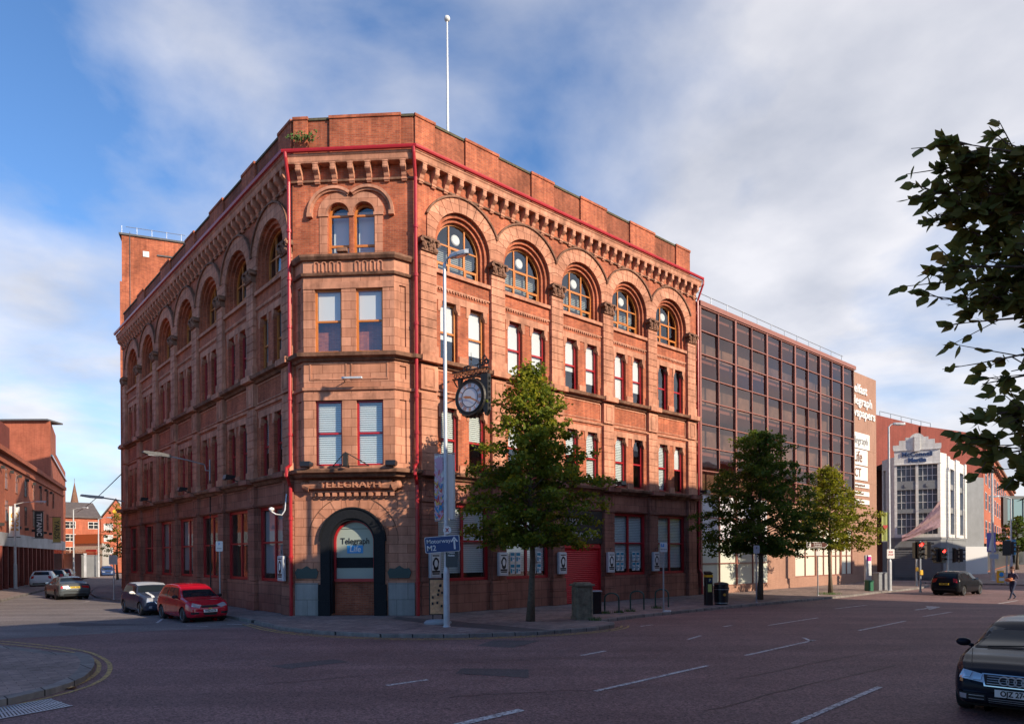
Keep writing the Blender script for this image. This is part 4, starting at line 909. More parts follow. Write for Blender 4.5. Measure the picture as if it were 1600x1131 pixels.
b.box(c-1.9,c+1.9,-.08,.3,11.95,12.35); b.box(c-1.4,c+1.4,-.08,.3,12.35,12.75); b.box(c-.9,c+.9,-.08,.3,12.75,13.0); b.lathe([(0,-.1),(.6,-.1),(.6,.3),(0,.3)], 20, (c,0,12.75), 'y'); b.box(c-.22,c+.22,-.25,0,11.7,13.05); b.box(-.05,L1+.05,-.1,0,10.52,10.6); b.box(-.05,L1+.05,-.1,0,11.83,11.95)
new('stepped_gable', b, 'faience', t, M1)
b = MB(); b.box(c-2.0,c+2.0,.0,.05,0,2.9); b.box(c-2.0,c-1.9,-.08,.0,0,2.5); b.box(c+1.9,c+2.0,-.08,0,0,2.5); b.prism([(c-2,2.5),(c-1.5,3.05),(c+1.5,3.05),(c+2,2.5),(c+1.88,2.5),(c+1.45,2.93),(c-1.45,2.93),(c-1.88,2.5)], -.08, 0); new('entrance', b, mat('shutter_grey',(.10,.10,.10),.5), t, M1)
b = MB()
for k in range(12): z = .3+k*.21; b.box(c-1.85,c+1.85,-.03,-.001,z,z+.12)
new('roller_shutter', b, mat('shutter_slats',(.16,.16,.16),.5), t, M1)
M2, L2 = deco(WB, WC2, lambda L_: [], 11.5)
M3, L3 = deco(WC2, WD, lambda L_: [dict(x0=L_*.12,x1=L_*.38,z0=4.2,z1=10.3),dict(x0=L_*.62,x1=L_*.88,z0=4.2,z1=10.3)], 11.2)
b = MB(); [b.box(L3*a,L3*c_,.1,.27,z,z+.5) for a,c_ in ((.12,.38),(.62,.88)) for z in (6.2,8.4)]; new('spandrel_panel', b, 'grey_render', t, M3)
b = MB(); b.box(L3*.4,L3*.6,-.12,0,3.9,11.3); b.box(0,L3*.1,-.12,0,3.9,11.3); b.box(L3*.9,L3,-.12,0,3.9,11.3); new('pilaster', b, 'faience', t, M3)
M4, L4 = deco(W0, WA, lambda L_: [dict(x0=L_*.1,x1=L_*.3,z0=4.2,z1=10.3)], 11.3)
b = MB(); b.add([(p.x,p.y,11.0) for p in (W0,WA,WB,WC2,WD)]+[(WD.x+3,WD.y+14,11.0),(W0.x+3,W0.y+16,11.0)], [tuple(range(7))]); new('roof', b, 'roof_felt', t, I4)
b = MB(); b.text('McConnell', Matrix.Translation((c,-.04,11.45)), .56, .04, .008); b.text('Martin', Matrix.Translation((c,-.04,10.92)), .54, .04, .03); new('lettering', b, mat('letter_navy',(.03,.06,.16),.4), t, M1)
b = MB(); pts = []
q = M1 @ Matrix.Translation((L1*.94,-.4,4)); ft = thing('draped_banner', 'striped pale pink banner slung across the white art deco front above its door', 'banner', q)
n_ = 10; b = MB()
for i in range(n_):
    for j in range(6):
        def P_(i, j):
            u_ = i/n_; v_ = j/6; x = -2.9+u_*3.0; top = .1+3.1*u_**1.5; bot = -.5+1.3*u_; return (x, -.35-.12*math.sin(j*1.9+i*.8), bot+(top-bot)*v_)
        b.quad(P_(i,j),P_(i+1,j),P_(i+1,j+1),P_(i,j+1))
new('cloth', b, 'pink_cloth', ft, q, smooth=True)
b = MB(); b.tube([(-2.9,-.3,-.4),(-2.9,.4,-.4)], .03, 6); b.tube([(.1,-.3,3.1),(.1,.4,3.1)], .03, 6); new('fixing', b, 'steel', ft, q)
# big dark red brick warehouse behind it
def block(name, label, pts, z0, z1, m, cat='building', roof='roof_felt'):
    t = thing(name, label, cat, at(pts[0][0],pts[0][1])); b = MB()
    for p, q in zip(pts, pts[1:]+pts[:1]): b.quad((p[0],p[1],z0),(q[0],q[1],z0),(q[0],q[1],z1),(p[0],p[1],z1))
    new('wall', b, m, t, I4); b = MB(); b.add([(p[0],p[1],z1) for p in pts], [tuple(range(len(pts)))]); new('roof', b, roof, t, I4); return t
def P2(u, Y): q = pix(u,868,Y); return (q[0],q[1])
t = block('brick_warehouse', 'plain dark red brick block rising behind the white art deco building', [P2(1366,70),P2(1455,78),(P2(1455,78)[0]+6,112),(P2(1366,70)[0]+2,105)], 0, 16.7, 'brick_dark_far')
b = MB(); p0, p1 = P2(1376,73), P2(1455,80)
for k in range(6): q = Vector(p0).lerp(Vector(p1), k/5); b.tube([(q.x,q.y,16.7),(q.x,q.y,17.6)], .04, 5)
b.tube([(p0[0],p0[1],17.6),(p1[0],p1[1],17.6)], .04, 5); new('roof_railing', b, 'steel', t, I4)
t = block('brick_warehouse', 'dark red brick block with grey rendered side, right of the white art deco building', [P2(1440,76),P2(1536,82),(P2(1536,82)[0]+4,130),(P2(1455,100)[0],130)], 0, 16.6, 'brick_dark_far')
b = MB(); p0, p1 = Vector(P2(1500,79.3)), Vector(P2(1536,81.7)); M_ = frame(p0, p1-p0); L_ = (p1-p0).length; b.box(0,L_,-.12,0,0,11.4); new('rendered_panel', b, 'grey_render', t, M_)
b = MB(); b.box(0.0,L_,-.5,-.12,0,3.2); new('white_shopfront', b, mat('shop_pale',(.5,.5,.5),.5), t, M_)
# receding sunlit row farther on the right
p0, p1 = Vector(P2(1537,84)), Vector(P2(1583,150)); M_ = frame(p0, p1-p0); L_ = (p1-p0).length
t = thing('brick_terrace', 'row of orange brick warehouses with a bracketed roofline running into the distance on the right', 'building', M_)
b = MB(); b.quad((0,0,0),(L_,0,0),(L_,0,15.2),(0,0,15.2)); b.quad((0,0,0),(0,12,0),(0,12,15.2),(0,0,15.2)); b.box(0,L_,-.3,0,14.6,15.3); new('wall', b, 'brick_far', t, M_)
b = MB(); b.box(-.4,L_,-.6,0,15.3,15.7); b.quad((0,0,15.7),(L_,0,15.7),(L_,12,15.7),(0,12,15.7))
for k in range(24): x = 1+k*(L_-2)/23; b.box(x-.25,x+.25,-.5,0,14.0,14.6)
new('cornice', b, 'stone_grimy', t, M_)
win_grid(t, M_, [4+6*k for k in range(10)], (4.4,8,11.2), 2.6, 2.1, 'white_paint')
b = MB(); b.box(0,L_,-.25,0,.2,3.6); new('shopfront', b, mat('shop_dark',(.035,.032,.03),.3), t, M_)
# glass footbridge
q0, q1 = P2(1556,115), P2(1700,118); M_ = frame(q0, (q1[0]-q0[0], q1[1]-q0[1])); t = thing('glass_footbridge', 'enclosed glass footbridge spanning the street at the far right', 'bridge', M_)
b = MB(); b.box(0,22,-1.5,1.5,7.0,7.5); b.box(0,22,-1.5,1.5,11.4,11.9); b.box(0,.8,-1.5,1.5,7.5,11.4)
for k in range(1,12): b.box(k*1.9,k*1.9+.08,-1.52,-1.42,7.5,11.4)
new('deck', b, mat('bridge_dark',(.05,.055,.06),.5), t, M_); b = MB(); b.box(.8,22,-1.4,-1.36,7.5,11.4); new('glazing', b, mat('glass_teal',(.14,.22,.24),.08), t, M_)
t = block('dark_building', 'dark glazed building beneath and behind the far footbridge', [P2(1530,140),P2(1750,140),P2(1750,160),P2(1530,165)], 0, 11.5, mat('dark_building_wall',(.035,.035,.04),.4))
b = MB(); M_ = frame(P2(1530,139.8), (1,0)); 
for k in range(10): b.box(2+k*2.6,3.6+k*2.6,-.1,0,.5,6)
new('window_band', b, 'window_dark', t, M_)
# road wear: reinstated trenches, manhole covers and cracks
random.seed(31)
for i, P_ in enumerate(([(420,1040),(520,1030),(545,1034),(450,1045)],)):
    sheet('road_patch', [g(*p) for p in P_], -.1105+.0002*i, 'dark_asphalt')
cr = []
for (u0,v0,u1,v1) in ((200,1010,520,1000),(520,1000,900,1012),(600,1040,960,1028),(960,1028,1330,1010),(1150,1060,1430,1010),(400,1070,640,1052),(700,1090,1010,1075),(240,1030,480,1026),(1100,1110,1400,1040)):
    a, c = Vector(g(u0,v0)), Vector(g(u1,v1)); n_ = 24; L_ = []; w_ = 0
    for k in range(n_+1): w_ += random.gauss(0,.05); L_.append(tuple(a.lerp(c,k/n_)+Vector((w_*.5,w_))))
    cr.append(L_)
marking('road_crack', cr, .022, mat('tar',(.035,.03,.032),.6), -.1075)
# ------------------------------------------------------------ left street
x_ = -20.0; M_ = frame((LP.x+LD.x*-30, LP.y+LD.y*-30), (LD.x, LD.y))      # x runs away from us; we need its face on the right hand side
# face frame: x from far end towards us so that outward (-y) looks at the street
MLW = frame(LP-LD*30, LD); Lw = 66
t = thing('brick_warehouse', 'long low red brick warehouse with three hanging banners on the left street', 'building', MLW)
b = MB(); b.quad((0,0,0),(Lw,0,0),(Lw,0,11.4),(0,0,11.4)); b.box(-.1,Lw,-.35,0,11.1,11.5); b.box(0,Lw,-.15,0,10.3,10.5); b.quad((0,0,11.5),(Lw,0,11.5),(Lw,14,14),(0,14,14)); b.quad((Lw,0,0),(Lw,14,0),(Lw,14,11.5),(Lw,0,11.5)); new('wall', b, 'brick_far', t, MLW)
b = MB(); b.box(5,Lw,-.2,0,3.5,4.6); new('painted_band', b, mat('band_pale',(.32,.33,.36),.6,var=.3,vscale=.5), t, MLW)
b = MB(); b.box(0,Lw-2,-.05,0,.25,3.5); new('shop_glazing', b, 'window_dark', t, MLW)
b = MB()
for k in range(26): x = .4+k*2.2; b.box(x,x+.35,-.3,-.05,0,3.5)
new('shop_pilaster', b, 'brick_dark_far', t, MLW)
win_grid(t, MLW, [3+4.2*k for k in range(14)], (5.6,8.3), 1.0, 1.7, 'stone_dark')
b = MB()
for k in range(16): x = 2+k*3.5; b.box(x-.08,x+.08,-.3,0,5.1,5.35); b.box(x-.08,x+.08,-.35,-.1,9.7,9.95)
new('wall_bracket', b, 'iron', t, MLW)
b = MB(); b.box(2,34,0.02,3,11.4,13.6); new('upper_storey', b, 'brick_dark_far', t, MLW)
def banner(M_, x, z0, h, w, txt, label, bm, tm, size, out=1.0):
    q = M_ @ Matrix.Translation((x,-.2,z0)); t = thing('wall_banner', label, 'banner', q)
    b = MB(); b.box(-.04,.04,-w-.1,-.1,0,h); new('banner_cloth', b, bm, t, q)
    b = MB(); b.tube([(0,.2,h+.05),(0,-w-.15,h+.05)], .03, 6); b.tube([(0,.2,-.05),(0,-w-.15,-.05)], .03, 6); new('banner_pole', b, 'iron', t, q)
    b = MB(); R_ = Matrix.Translation((-.05,-w/2-.1,h/2)) @ Matrix.Rotation(-math.pi/2,4,'Z') @ Matrix.Rotation(math.pi/2,4,'Y')
    b.text(txt, R_, size, .005, .01); new('lettering', b, tm, t, q)
banner(MLW, 31.8, 4.3, 2.5, .72, 'GYM', 'white banner with yellow lettering and a dark crest, hung nearest us on the left warehouse', 'paper', 'gold_paint', .75)
banner(MLW, 43.6, 4.5, 2.6, .72, 'TITANIC', 'black banner with white vertical TITANIC lettering on the left warehouse', 'black_paint', 'paper', .58)
banner(MLW, 55, 4.3, 2.8, .75, 'YARDS', 'ochre banner with dark vertical lettering, farthest along the left warehouse', mat('ochre_cloth',(.42,.30,.08),.7), 'black_paint', .68)
# tall block behind the warehouse, lit gable towards us
a0, a1, a2 = P2(-70,84), P2(80,84), P2(103,112)
t = block('brick_tower_block', 'tall orange brick building with a flat projecting roof slab behind the left warehouse', [a0,a1,a2,(a2[0]-30,a2[1]+20),(a0[0]-10,a0[1]+30)], 0, 16.5, 'brick_far')
b = MB(); b.quad((a0[0],a0[1]+.0,16.5),(a1[0],a1[1],16.5),(a1[0],a1[1],19.3),(a0[0],a0[1],19.3)); a3=(a1[0]-6,a1[1]+10); b.quad((a1[0],a1[1],16.5),(a3[0],a3[1],16.5),(a3[0],a3[1],19.3),(a1[0],a1[1],19.3)); new('upper_wall', b, 'brick_far', t, I4)
b = MB(); b.box(a0[0]-1,a1[0]-.1,a1[1]-.4,a1[1]+2.5,19.3,19.5); new('roof_slab', b, 'lead', t, I4)
M_ = frame(a1, (a2[0]-a1[0],a2[1]-a1[1])); b = MB(); Lk = math.hypot(a2[0]-a1[0],a2[1]-a1[1])
for k in range(5):
    for z in (4.5,7.5,10.5): b.box(3+k*5,4.3+k*5,-.03,0,z,z+1.6)
b.box(0,Lk,-.2,0,15.0,15.2); new('window_band', b, 'window_dark', t, M_)
# apartments closing the street
e0, e1, e2 = P2(96,111), P2(158,115), P2(205,117)
M_ = frame(e0, (e1[0]-e0[0],e1[1]-e0[1])); L_ = math.hypot(e1[0]-e0[0],e1[1]-e0[1])
t = thing('brick_apartments', 'orange brick apartment block with a slate roof closing the far end of the left street', 'building', M_)
b = MB(); b.box(0,L_,0,10,0,9.2); new('wall', b, 'brick_far', t, M_); b = MB(); b.prism([(-.4,9.1),(-.4,9.3),(5,12.0),(10.4,9.3),(10.4,9.1)], 0, L_, 'yz'); new('roof', b, 'slate', t, M_)
win_grid(t, M_, [1.2,4.6,8.0], (.9,3.2,5.3,7.4), 1.5, 1.05, 'white_paint', 'window_dark')
M2_ = frame(e1, (e2[0]-e1[0],e2[1]-e1[1])); Lg = math.hypot(e2[0]-e1[0],e2[1]-e1[1])
b = MB(); b.prism([(0,0),(0,8.9),(Lg/2,12.2),(Lg,8.9),(Lg,0)], -.3, 12, 'xz'); new('gable_wall', b, 'brick_far', t, M2_)
b = MB(); b.prism([(-.3,8.8),(Lg/2,12.35),(Lg+.3,8.8),(Lg+.3,9.0),(Lg/2,12.6),(-.3,9.05)], -.4, 12.1, 'xz'); new('gable_roof', b, 'slate', t, M2_)
win_grid(t, M2_ @ Matrix.Translation((0,-.3,0)), [1.1,3.6], (3.2,5.3,7.2), 1.2, 1.0, 'white_paint', 'window_bright')
b = MB(); b.lathe([(0,0),(.3,0),(.3,.1),(0,.1)], 12, (Lg/2-.2,-.42,10.3), 'y'); new('alarm_box', b, 'yellow_paint', t, M2_)
# low walls and hoarding in front
h0, h1, h2 = P2(100,92), P2(131,88), P2(156,92)
t = thing('yard_wall', 'pale rendered yard wall topped by a barbed coil at the left street’s end', 'wall', at(h0[0],h0[1]))
for p, q, hz, m in ((h0,h1,3.0,'band_pale'),(h1,h2,2.8,'grey_render')):
    M_ = frame(p,(q[0]-p[0],q[1]-p[1])); L_ = math.hypot(q[0]-p[0],q[1]-p[1]); b = MB(); b.box(0,L_,0,.3,0,hz); b.box(0,L_,-.05,.35,hz,hz+.1); new('wall_panel', b, m, t, M_)
    b = MB(); b.tube([(L_*k/60, .15+.18*math.cos(k*1.3), hz+.35+.2*math.sin(k*1.3)) for k in range(61)], .03, 4); new('barbed_coil', b, mat('rust',(.25,.07,.03),.8), t, M_)
t = block('low_building', 'low white-walled building with an orange parapet behind the yard wall', [P2(117,100),P2(160,97),P2(172,112),P2(120,114)], 0, 4.6, mat('cream_wall',(.62,.58,.5),.7,var=.2))
b = MB(); p, q = P2(117,99.9), P2(160,96.9); M_ = frame(p,(q[0]-p[0],q[1]-p[1])); L_ = math.hypot(q[0]-p[0],q[1]-p[1]); b.box(0,L_,-.1,0,4.6,5.9); new('parapet', b, mat('orange_cladding',(.5,.14,.05),.6), t, M_); b = MB(); b.box(L_*.42,L_*.8,-.06,0,2.4,3.7); new('panel', b, 'red_ink', t, M_)
# spire
sx0, sy0 = P2(117,450)
t = thing('church_spire', 'distant stone church spire above the apartment roof', 'church spire', at(sx0,sy0)); q = at(sx0,sy0) @ Matrix.Diagonal((.85,.85,1,1))
b = MB(); b.box(-5,5,-5,5,0,28); 
for sx_ in (-4.6,4.6):
    for sy_ in (-4.6,4.6): b.lathe([(0,24),(1.1,24),(1.0,32),(0,37)], 6, (sx_,sy_,0))
new('tower', b, 'stone_grimy', t, q)
b = MB(); b.lathe([(0,27),(4.4,27),(3.3,35),(3.5,35.2),(2.0,43),(0,53)], 8); b.tube([(0,0,52.5),(0,0,55)], .15, 5)
for k in range(4): a = k*math.pi/2; b.box(3.4*math.cos(a)-.8,3.4*math.cos(a)+.8,3.4*math.sin(a)-.8,3.4*math.sin(a)+.8,28,33.5)
new('spire', b, 'stone_grimy', t, q)
# hills
b = MB(); random.seed(12); pts = []; vs = []; fs = []; n_ = 60
for k in range(n_+1):
    u_ = -400+k*18; h = 30+38*math.exp(-((u_-60)/190)**2)+10*math.sin(u_*.031)+4*math.sin(u_*.11); q = pix(u_,868,1900); r = pix(u_,868,2350)
    vs += [(q[0]*.9,q[1]*.9,-2),(q[0],q[1],h*1.25),(r[0],r[1],h*1.5+10)]
for k in range(n_): fs += [(3*k,3*k+3,3*k+4,3*k+1),(3*k+1,3*k+4,3*k+5,3*k+2)]
b.add(vs, fs); tag(new('hill', b, 'hill', smooth=True), kind='structure')
# brick block behind the building's left end
e = Vector(PL)+Vector(DL)*.3; c0 = pix(193,868,56); c1 = pix(292,868,57.7)
MT = frame(c0[:2], (c1[0]-c0[0],c1[1]-c0[1])); Lt = math.hypot(c1[0]-c0[0],c1[1]-c0[1])
t = thing('brick_stair_tower', 'plain orange brick block rising behind the left end of the corner building', 'building', MT)
zt = pix(195,367,56)[2]
b = MB(); b.box(0,Lt,0,9,0,zt); b.box(-.15,.0,.0,9,0,zt-3.8); new('wall', b, 'brick', t, MT); b = MB(); b.box(-.2,Lt,-.12,9,zt,zt+.15); new('coping', b, 'lead', t, MT)
b = MB(); b.box(1.55,2.0,-.05,0,zt-1.55,zt-1.1); b.box(3.9,4.3,-.2,0,zt-2.3,zt-1.7); new('vent', b, 'white_paint', t, MT)
b = MB(); b.box(2.6,5.4,-.1,0,zt-1.35,zt-1.25); b.tube([(.6,-.06,0),(.6,-.06,zt+.3)], .03, 5); new('conduit', b, 'lead', t, MT)
b = MB(); [b.tube([(k*1.1,.1,zt+.1),(k*1.1,.1,zt+.8)], .02, 5) for k in range(6)]; b.tube([(.3,.1,zt+.75),(Lt,.1,zt+.75)], .025, 5); new('roof_railing', b, 'steel', t, MT)

# ------------------------------------------------------------ row across the avenue, behind the camera (it throws the shade and shows in the glass)
def opp(s0, s1, h, q_=28.0, m='brick_far', label='', trim='faience', dp=14):
    p0, p1 = off(0,s1,q_), off(0,s0,q_); M_ = frame(p0, (p1[0]-p0[0],p1[1]-p0[1])); L_ = s1-s0
    t = thing('street_block', label, 'building', M_)
    b = MB(); b.box(0,L_,0,dp,0,h); new('wall', b, m, t, M_); b = MB(); b.box(-.01,L_+.01,-.3,.2,h-.5,h); b.box(0,L_,-.15,0,3.9,4.3); new('cornice', b, trim, t, M_)
    b = MB()
    nx = int(L_/3)
    for i in range(nx):
        for k in range(int((h-5)/3.4)): x = (i+.5)*L_/nx; z = 5.2+k*3.4; b.box(x-.6,x+.6,-.04,0,z,z+1.9)
        x = (i+.5)*L_/nx; b.box(x-1.2,x+1.2,-.04,0,.5,3.4)
    new('window_band', b, 'window_dark', t, M_)
opp(8, 27.6, 19.6, label='four-storey brick commercial block across the avenue, taller right-hand one')
opp(-11.5, 8, 17.1, m='brick_far', label='four-storey pale block across the avenue beside the camera')
opp(46, 90, 15, label='long block farther along the far side of the avenue')
opp(-44, -27, 11, q_=30, label='lower block across the avenue beyond the side street')

# ------------------------------------------------------------ trees
def leafy(name, M_, T, leafm, seedv, H0, H1, R_, nbr, label, lean=0, dens=1.0, prof=None, leaf=.08):
    rnd = random.Random(seedv); t = thing('street_tree', label, 'tree', M_, 'young street trees along the pavement')
    b = MB(); pts = []; rs = []
    for k in range(9): f = k/8; z = f*H1*.93; pts.append((lean*f+.05*math.sin(z*1.3+seedv), .04*math.cos(z*1.1), z)); rs.append(T*(1-.85*f)*(1.35 if k==0 else 1))
    b.tube(pts, rs, 10)
    def trunk(z): f = z/(H1*.93); return Vector((lean*f+.05*math.sin(z*1.3+seedv), .04*math.cos(z*1.1), z))
    PP = prof or [(0,.6),(.12,.9),(.3,.95),(.42,.76),(.54,.56),(.71,.38),(.85,.22),(1,.05)]
    def prof(f):
        for (a,b0),(c,d0) in zip(PP, PP[1:]):
            if a <= f <= c: return b0+(d0-b0)*(f-a)/(c-a)
        return .05
    L = []; tw = []
    for i in range(nbr):
        f = (i+.5)/nbr; f = f**1.15; z = H0+(H1-H0)*f; a = i*2.39996+rnd.uniform(-.4,.4); r = R_*prof(f)*rnd.uniform(.82,1.18)+.15
        if rnd.random() < .18: r *= .6
        base = trunk(z*.97-.25 if z > H0+.3 else z); up = .28+.9*f
        tip = base+Vector((math.cos(a)*r, math.sin(a)*r, r*up*.55)); mid = base.lerp(tip,.5)+Vector((0,0,.08*r))
        tip.z -= .14*r*(1-f)
        b.tube([base,mid,tip], [.035*(1-f)+.012,.02,.006], 5, caps=False)
        nsub = int((5+9.5*r)*dens)
        for s_ in range(nsub):
            g_ = rnd.uniform(.12,1.04)**.75; c = base.lerp(mid,g_*2) if g_ < .5 else mid.lerp(tip,(g_-.5)*2)
            c = c+Vector((rnd.gauss(0,.17),rnd.gauss(0,.17),rnd.gauss(0,.09)-.02))*(1.15-.45*g_)
            tone = min(1,max(0,rnd.gauss(.42,.16)+.18*f+.22*(g_-.6)))  # sunlight put into the leaf tone: lighter towards crown top and branch tips
            tw.append((c, tone))
    for c, tone in tw:
        for k in range(rnd.randint(8,13)):
            p = c+Vector((rnd.gauss(0,.115),rnd.gauss(0,.115),rnd.gauss(0,.075))); L.append((p,tone))
    new('trunk', b, 'bark', t, M_, smooth=True)
    vs, fs, tn = [], [], []
    for p, tone in L:
        n_ = Vector((rnd.gauss(0,.6),rnd.gauss(0,.6),rnd.uniform(.2,1))).normalized(); a = n_.orthogonal().normalized(); a = Matrix.Rotation(rnd.uniform(0,6.28),3,n_) @ a; c = n_.cross(a); s_ = leaf*rnd.uniform(.7,1.3)
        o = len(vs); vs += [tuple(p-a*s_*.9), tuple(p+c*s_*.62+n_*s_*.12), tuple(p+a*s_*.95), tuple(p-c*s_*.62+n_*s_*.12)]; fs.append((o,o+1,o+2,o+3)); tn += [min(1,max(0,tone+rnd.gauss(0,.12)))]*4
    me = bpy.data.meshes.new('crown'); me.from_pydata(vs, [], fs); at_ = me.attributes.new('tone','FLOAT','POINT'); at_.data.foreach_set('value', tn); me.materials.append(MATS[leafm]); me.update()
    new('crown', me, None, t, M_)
    return t
G1 = gnd(831,970); G2 = gnd(1188,936); G3 = gnd(1297,926)
leafy('t', at(*G1,0), .135, 'leaf_green', 11, 2.75, 9.9, 2.7, 112, 'green street tree with a pointed yellow-green top in front of the red shutter')
leafy('t', at(*G2,0), .15, 'leaf_dark', 12, 2.35, 9.45, 3.0, 120, 'dark green dense street tree in front of the glass office block', prof=[(0,.6),(.1,.9),(.25,1),(.45,.86),(.64,.68),(.83,.40),(.93,.2),(1,.05)])
leafy('t', at(*G3,0), .12, 'leaf_yellow', 14, 2.7, 8.2, 2.75, 84, 'yellowing street tree farthest along the pavement, before the lettered brick wall', dens=.8)
# far tree in the left street
q = pix(183,868,78); leafy('t', at(q[0],q[1]), .12, 'leaf_yellow', 15, 2.4, 9, 1.7, 40, 'thin half-bare tree at the far left end of the corner building', dens=.35, leaf=.1)
q = pix(1590,868,100); leafy('t', at(q[0],q[1]), .2, 'leaf_dark', 16, 2.5, 8, 3.2, 50, 'dark tree far off under the glass footbridge', dens=.6, leaf=.13)
def grass(p, label, r=.28, n_=70, sd=1):
    rnd = random.Random(sd); b = MB()
    for k in range(n_):
        a = rnd.uniform(0,6.28); d = r*rnd.random()**.6; x, y = p[0]+d*math.cos(a), p[1]+d*math.sin(a)*.7; h = rnd.uniform(.05,.17); w = .012; e = rnd.uniform(-.06,.06)
        b.add([(x-w,y,0),(x+w,y,0),(x+e,y+e,h)], ((0,1,2),))
    return tag(new('weed', b, 'green_leafy'), label, 'weed')
# foreground tree: trunk stands just outside the frame to the right
def near_tree():
    rnd = random.Random(77); base = Vector((7.4,6.2,0)); M_ = at(base.x,base.y); t = thing('street_tree', 'large-leaved dark tree reaching into the upper right corner close to the camera', 'tree', M_)
    iv = M_.inverted(); b = MB(); b.tube([iv@Vector(p) for p in ((7.4,6.2,0),(7.38,6.2,1.5),(7.3,6.25,3),(7.2,6.3,4.6),(7.1,6.3,6.4),(7.2,6.4,8.2))], [.17,.14,.13,.10,.07,.03], 12)
    vs, fs, tn = [], [], []
    def leaf(p, d, s_, tone):
        n_ = Vector((rnd.gauss(0,.5),rnd.gauss(0,.5)-.3,rnd.uniform(.2,1))).normalized(); a = (d-n_*d.dot(n_)).normalized(); c = n_.cross(a)
        P_ = [(0,0),(.22,.36),(.55,.46),(.85,.26),(1.18,0),(.85,-.26),(.55,-.46),(.22,-.36)]; o = len(vs); cup = .16
        for (x,y) in P_: vs.append(tuple(iv@(p+a*x*s_+c*y*s_+n_*(-cup*abs(y)*s_*1.0+ -.10*x*x*s_))))
        fs.append((o,o+1,o+2,o+3,o+4)); fs.append((o,o+4,o+5,o+6,o+7)); tn.extend([tone]*8)
    def branch(p0, p1, n_, L_):
        p0, p1 = Vector(p0), Vector(p1); m = p0.lerp(p1,.5)+Vector((0,0,.12)); b.tube([iv@p0,iv@m,iv@p1], [.03,.016,.004], 6)
        for k in range(int(n_*.62)):
            f = .42+.58*rnd.random()**.8; c = p0.lerp(m,f*2) if f<.5 else m.lerp(p1,(f-.5)*2); d = (p1-p0).normalized()
            tip = c+d*rnd.uniform(.05,.3)+Vector((rnd.gauss(0,.16),rnd.gauss(0,.16),rnd.gauss(-.02,.15)))*(1.25-f*.7); b.tube([iv@c,iv@tip], [.006,.003], 4, caps=False)
            for j in range(rnd.randint(3,6)):
                q = c.lerp(tip, rnd.uniform(.3,1)); dd = (d+Vector((rnd.gauss(0,.6),rnd.gauss(0,.5),rnd.gauss(-.35,.45)))).normalized(); leaf(q, dd, rnd.uniform(.075,.125)*L_, min(1,max(0,rnd.gauss(.35,.2))))
    Yn = 6.2
    roots = {'a':(7.2,6.3,4.4),'b':(7.15,6.3,5.2),'c':(7.25,6.25,3.6)}
    T_ = [(1446,300,Yn,60),(1466,335,Yn,60),(1482,262,Yn,40),(1505,225,Yn-.2,36),(1500,290,Yn+.4,40),(1472,415,Yn,34),(1470,468,Yn,34),(1480,440,Yn+.3,36),(1500,505,Yn+.2,34),(1530,250,Yn,46),(1545,330,Yn+.5,46),(1560,400,Yn+.2,46),(1560,470,Yn,42),(1580,230,Yn+.3,36),(1590,300,Yn,46),(1590,380,Yn-.4,46),(1595,440,Yn+.2,46),(1520,370,Yn+.1,46),(1500,330,Yn+.1,40),(1545,455,Yn+.1,36),(1525,290,Yn,40)]
    for u,v,Y,n_ in T_: tip = Vector(pix(u,v,Y)); r = Vector(roots['b'] if v < 350 else roots['a']); s_ = tip.lerp(r, .72); s_.z = tip.z*.45+r.z*.55 if v<350 else tip.z*.6+r.z*.4; branch(s_, tip, n_, 1); b.tube([iv@s_, iv@r], [.03,.05], 6)
    for u,v,Y,n_ in [(1528,568,Yn,10),(1535,600,Yn,12),(1580,580,Yn,9),(1500,658,Yn,16),(1520,690,Yn,26),(1530,650,Yn+.2,14),(1560,700,Yn,26),(1590,650,Yn,18),(1585,735,Yn,18),(1570,655,Yn,22),(1540,715,Yn,16),(1600,755,Yn,12)]: tip = Vector(pix(u,v,Y)); r = Vector(roots['c']); s_ = tip.lerp(r,.6); s_.z = tip.z+.12; branch(s_, tip, n_, 1); b.tube([iv@s_, iv@r], [.02,.04], 6)
    new('trunk', b, 'bark', t, M_, smooth=True)
    me = bpy.data.meshes.new('crown'); me.from_pydata(vs, [], fs); at_ = me.attributes.new('tone','FLOAT','POINT'); at_.data.foreach_set('value', tn); me.materials.append(MATS['leaf_near']); me.update(); new('crown', me, None, t, M_)
near_tree()
for i, (u,v,lb) in enumerate(((945,958,'weeds at the left foot of the first bicycle stand'),(966,957,'weeds at the right foot of the first bicycle stand'),(985,955,'weeds at the left foot of the middle bicycle stand'),(1026,950,'weeds at the left foot of the last bicycle stand'),(930,969,'weeds beside the old stone-coloured cabinet'),(1297,928,'weeds round the trunk of the farthest street tree'))): grass(gnd(u,v), lb, .25 if i < 5 else .7, 60 if i < 5 else 160, i)
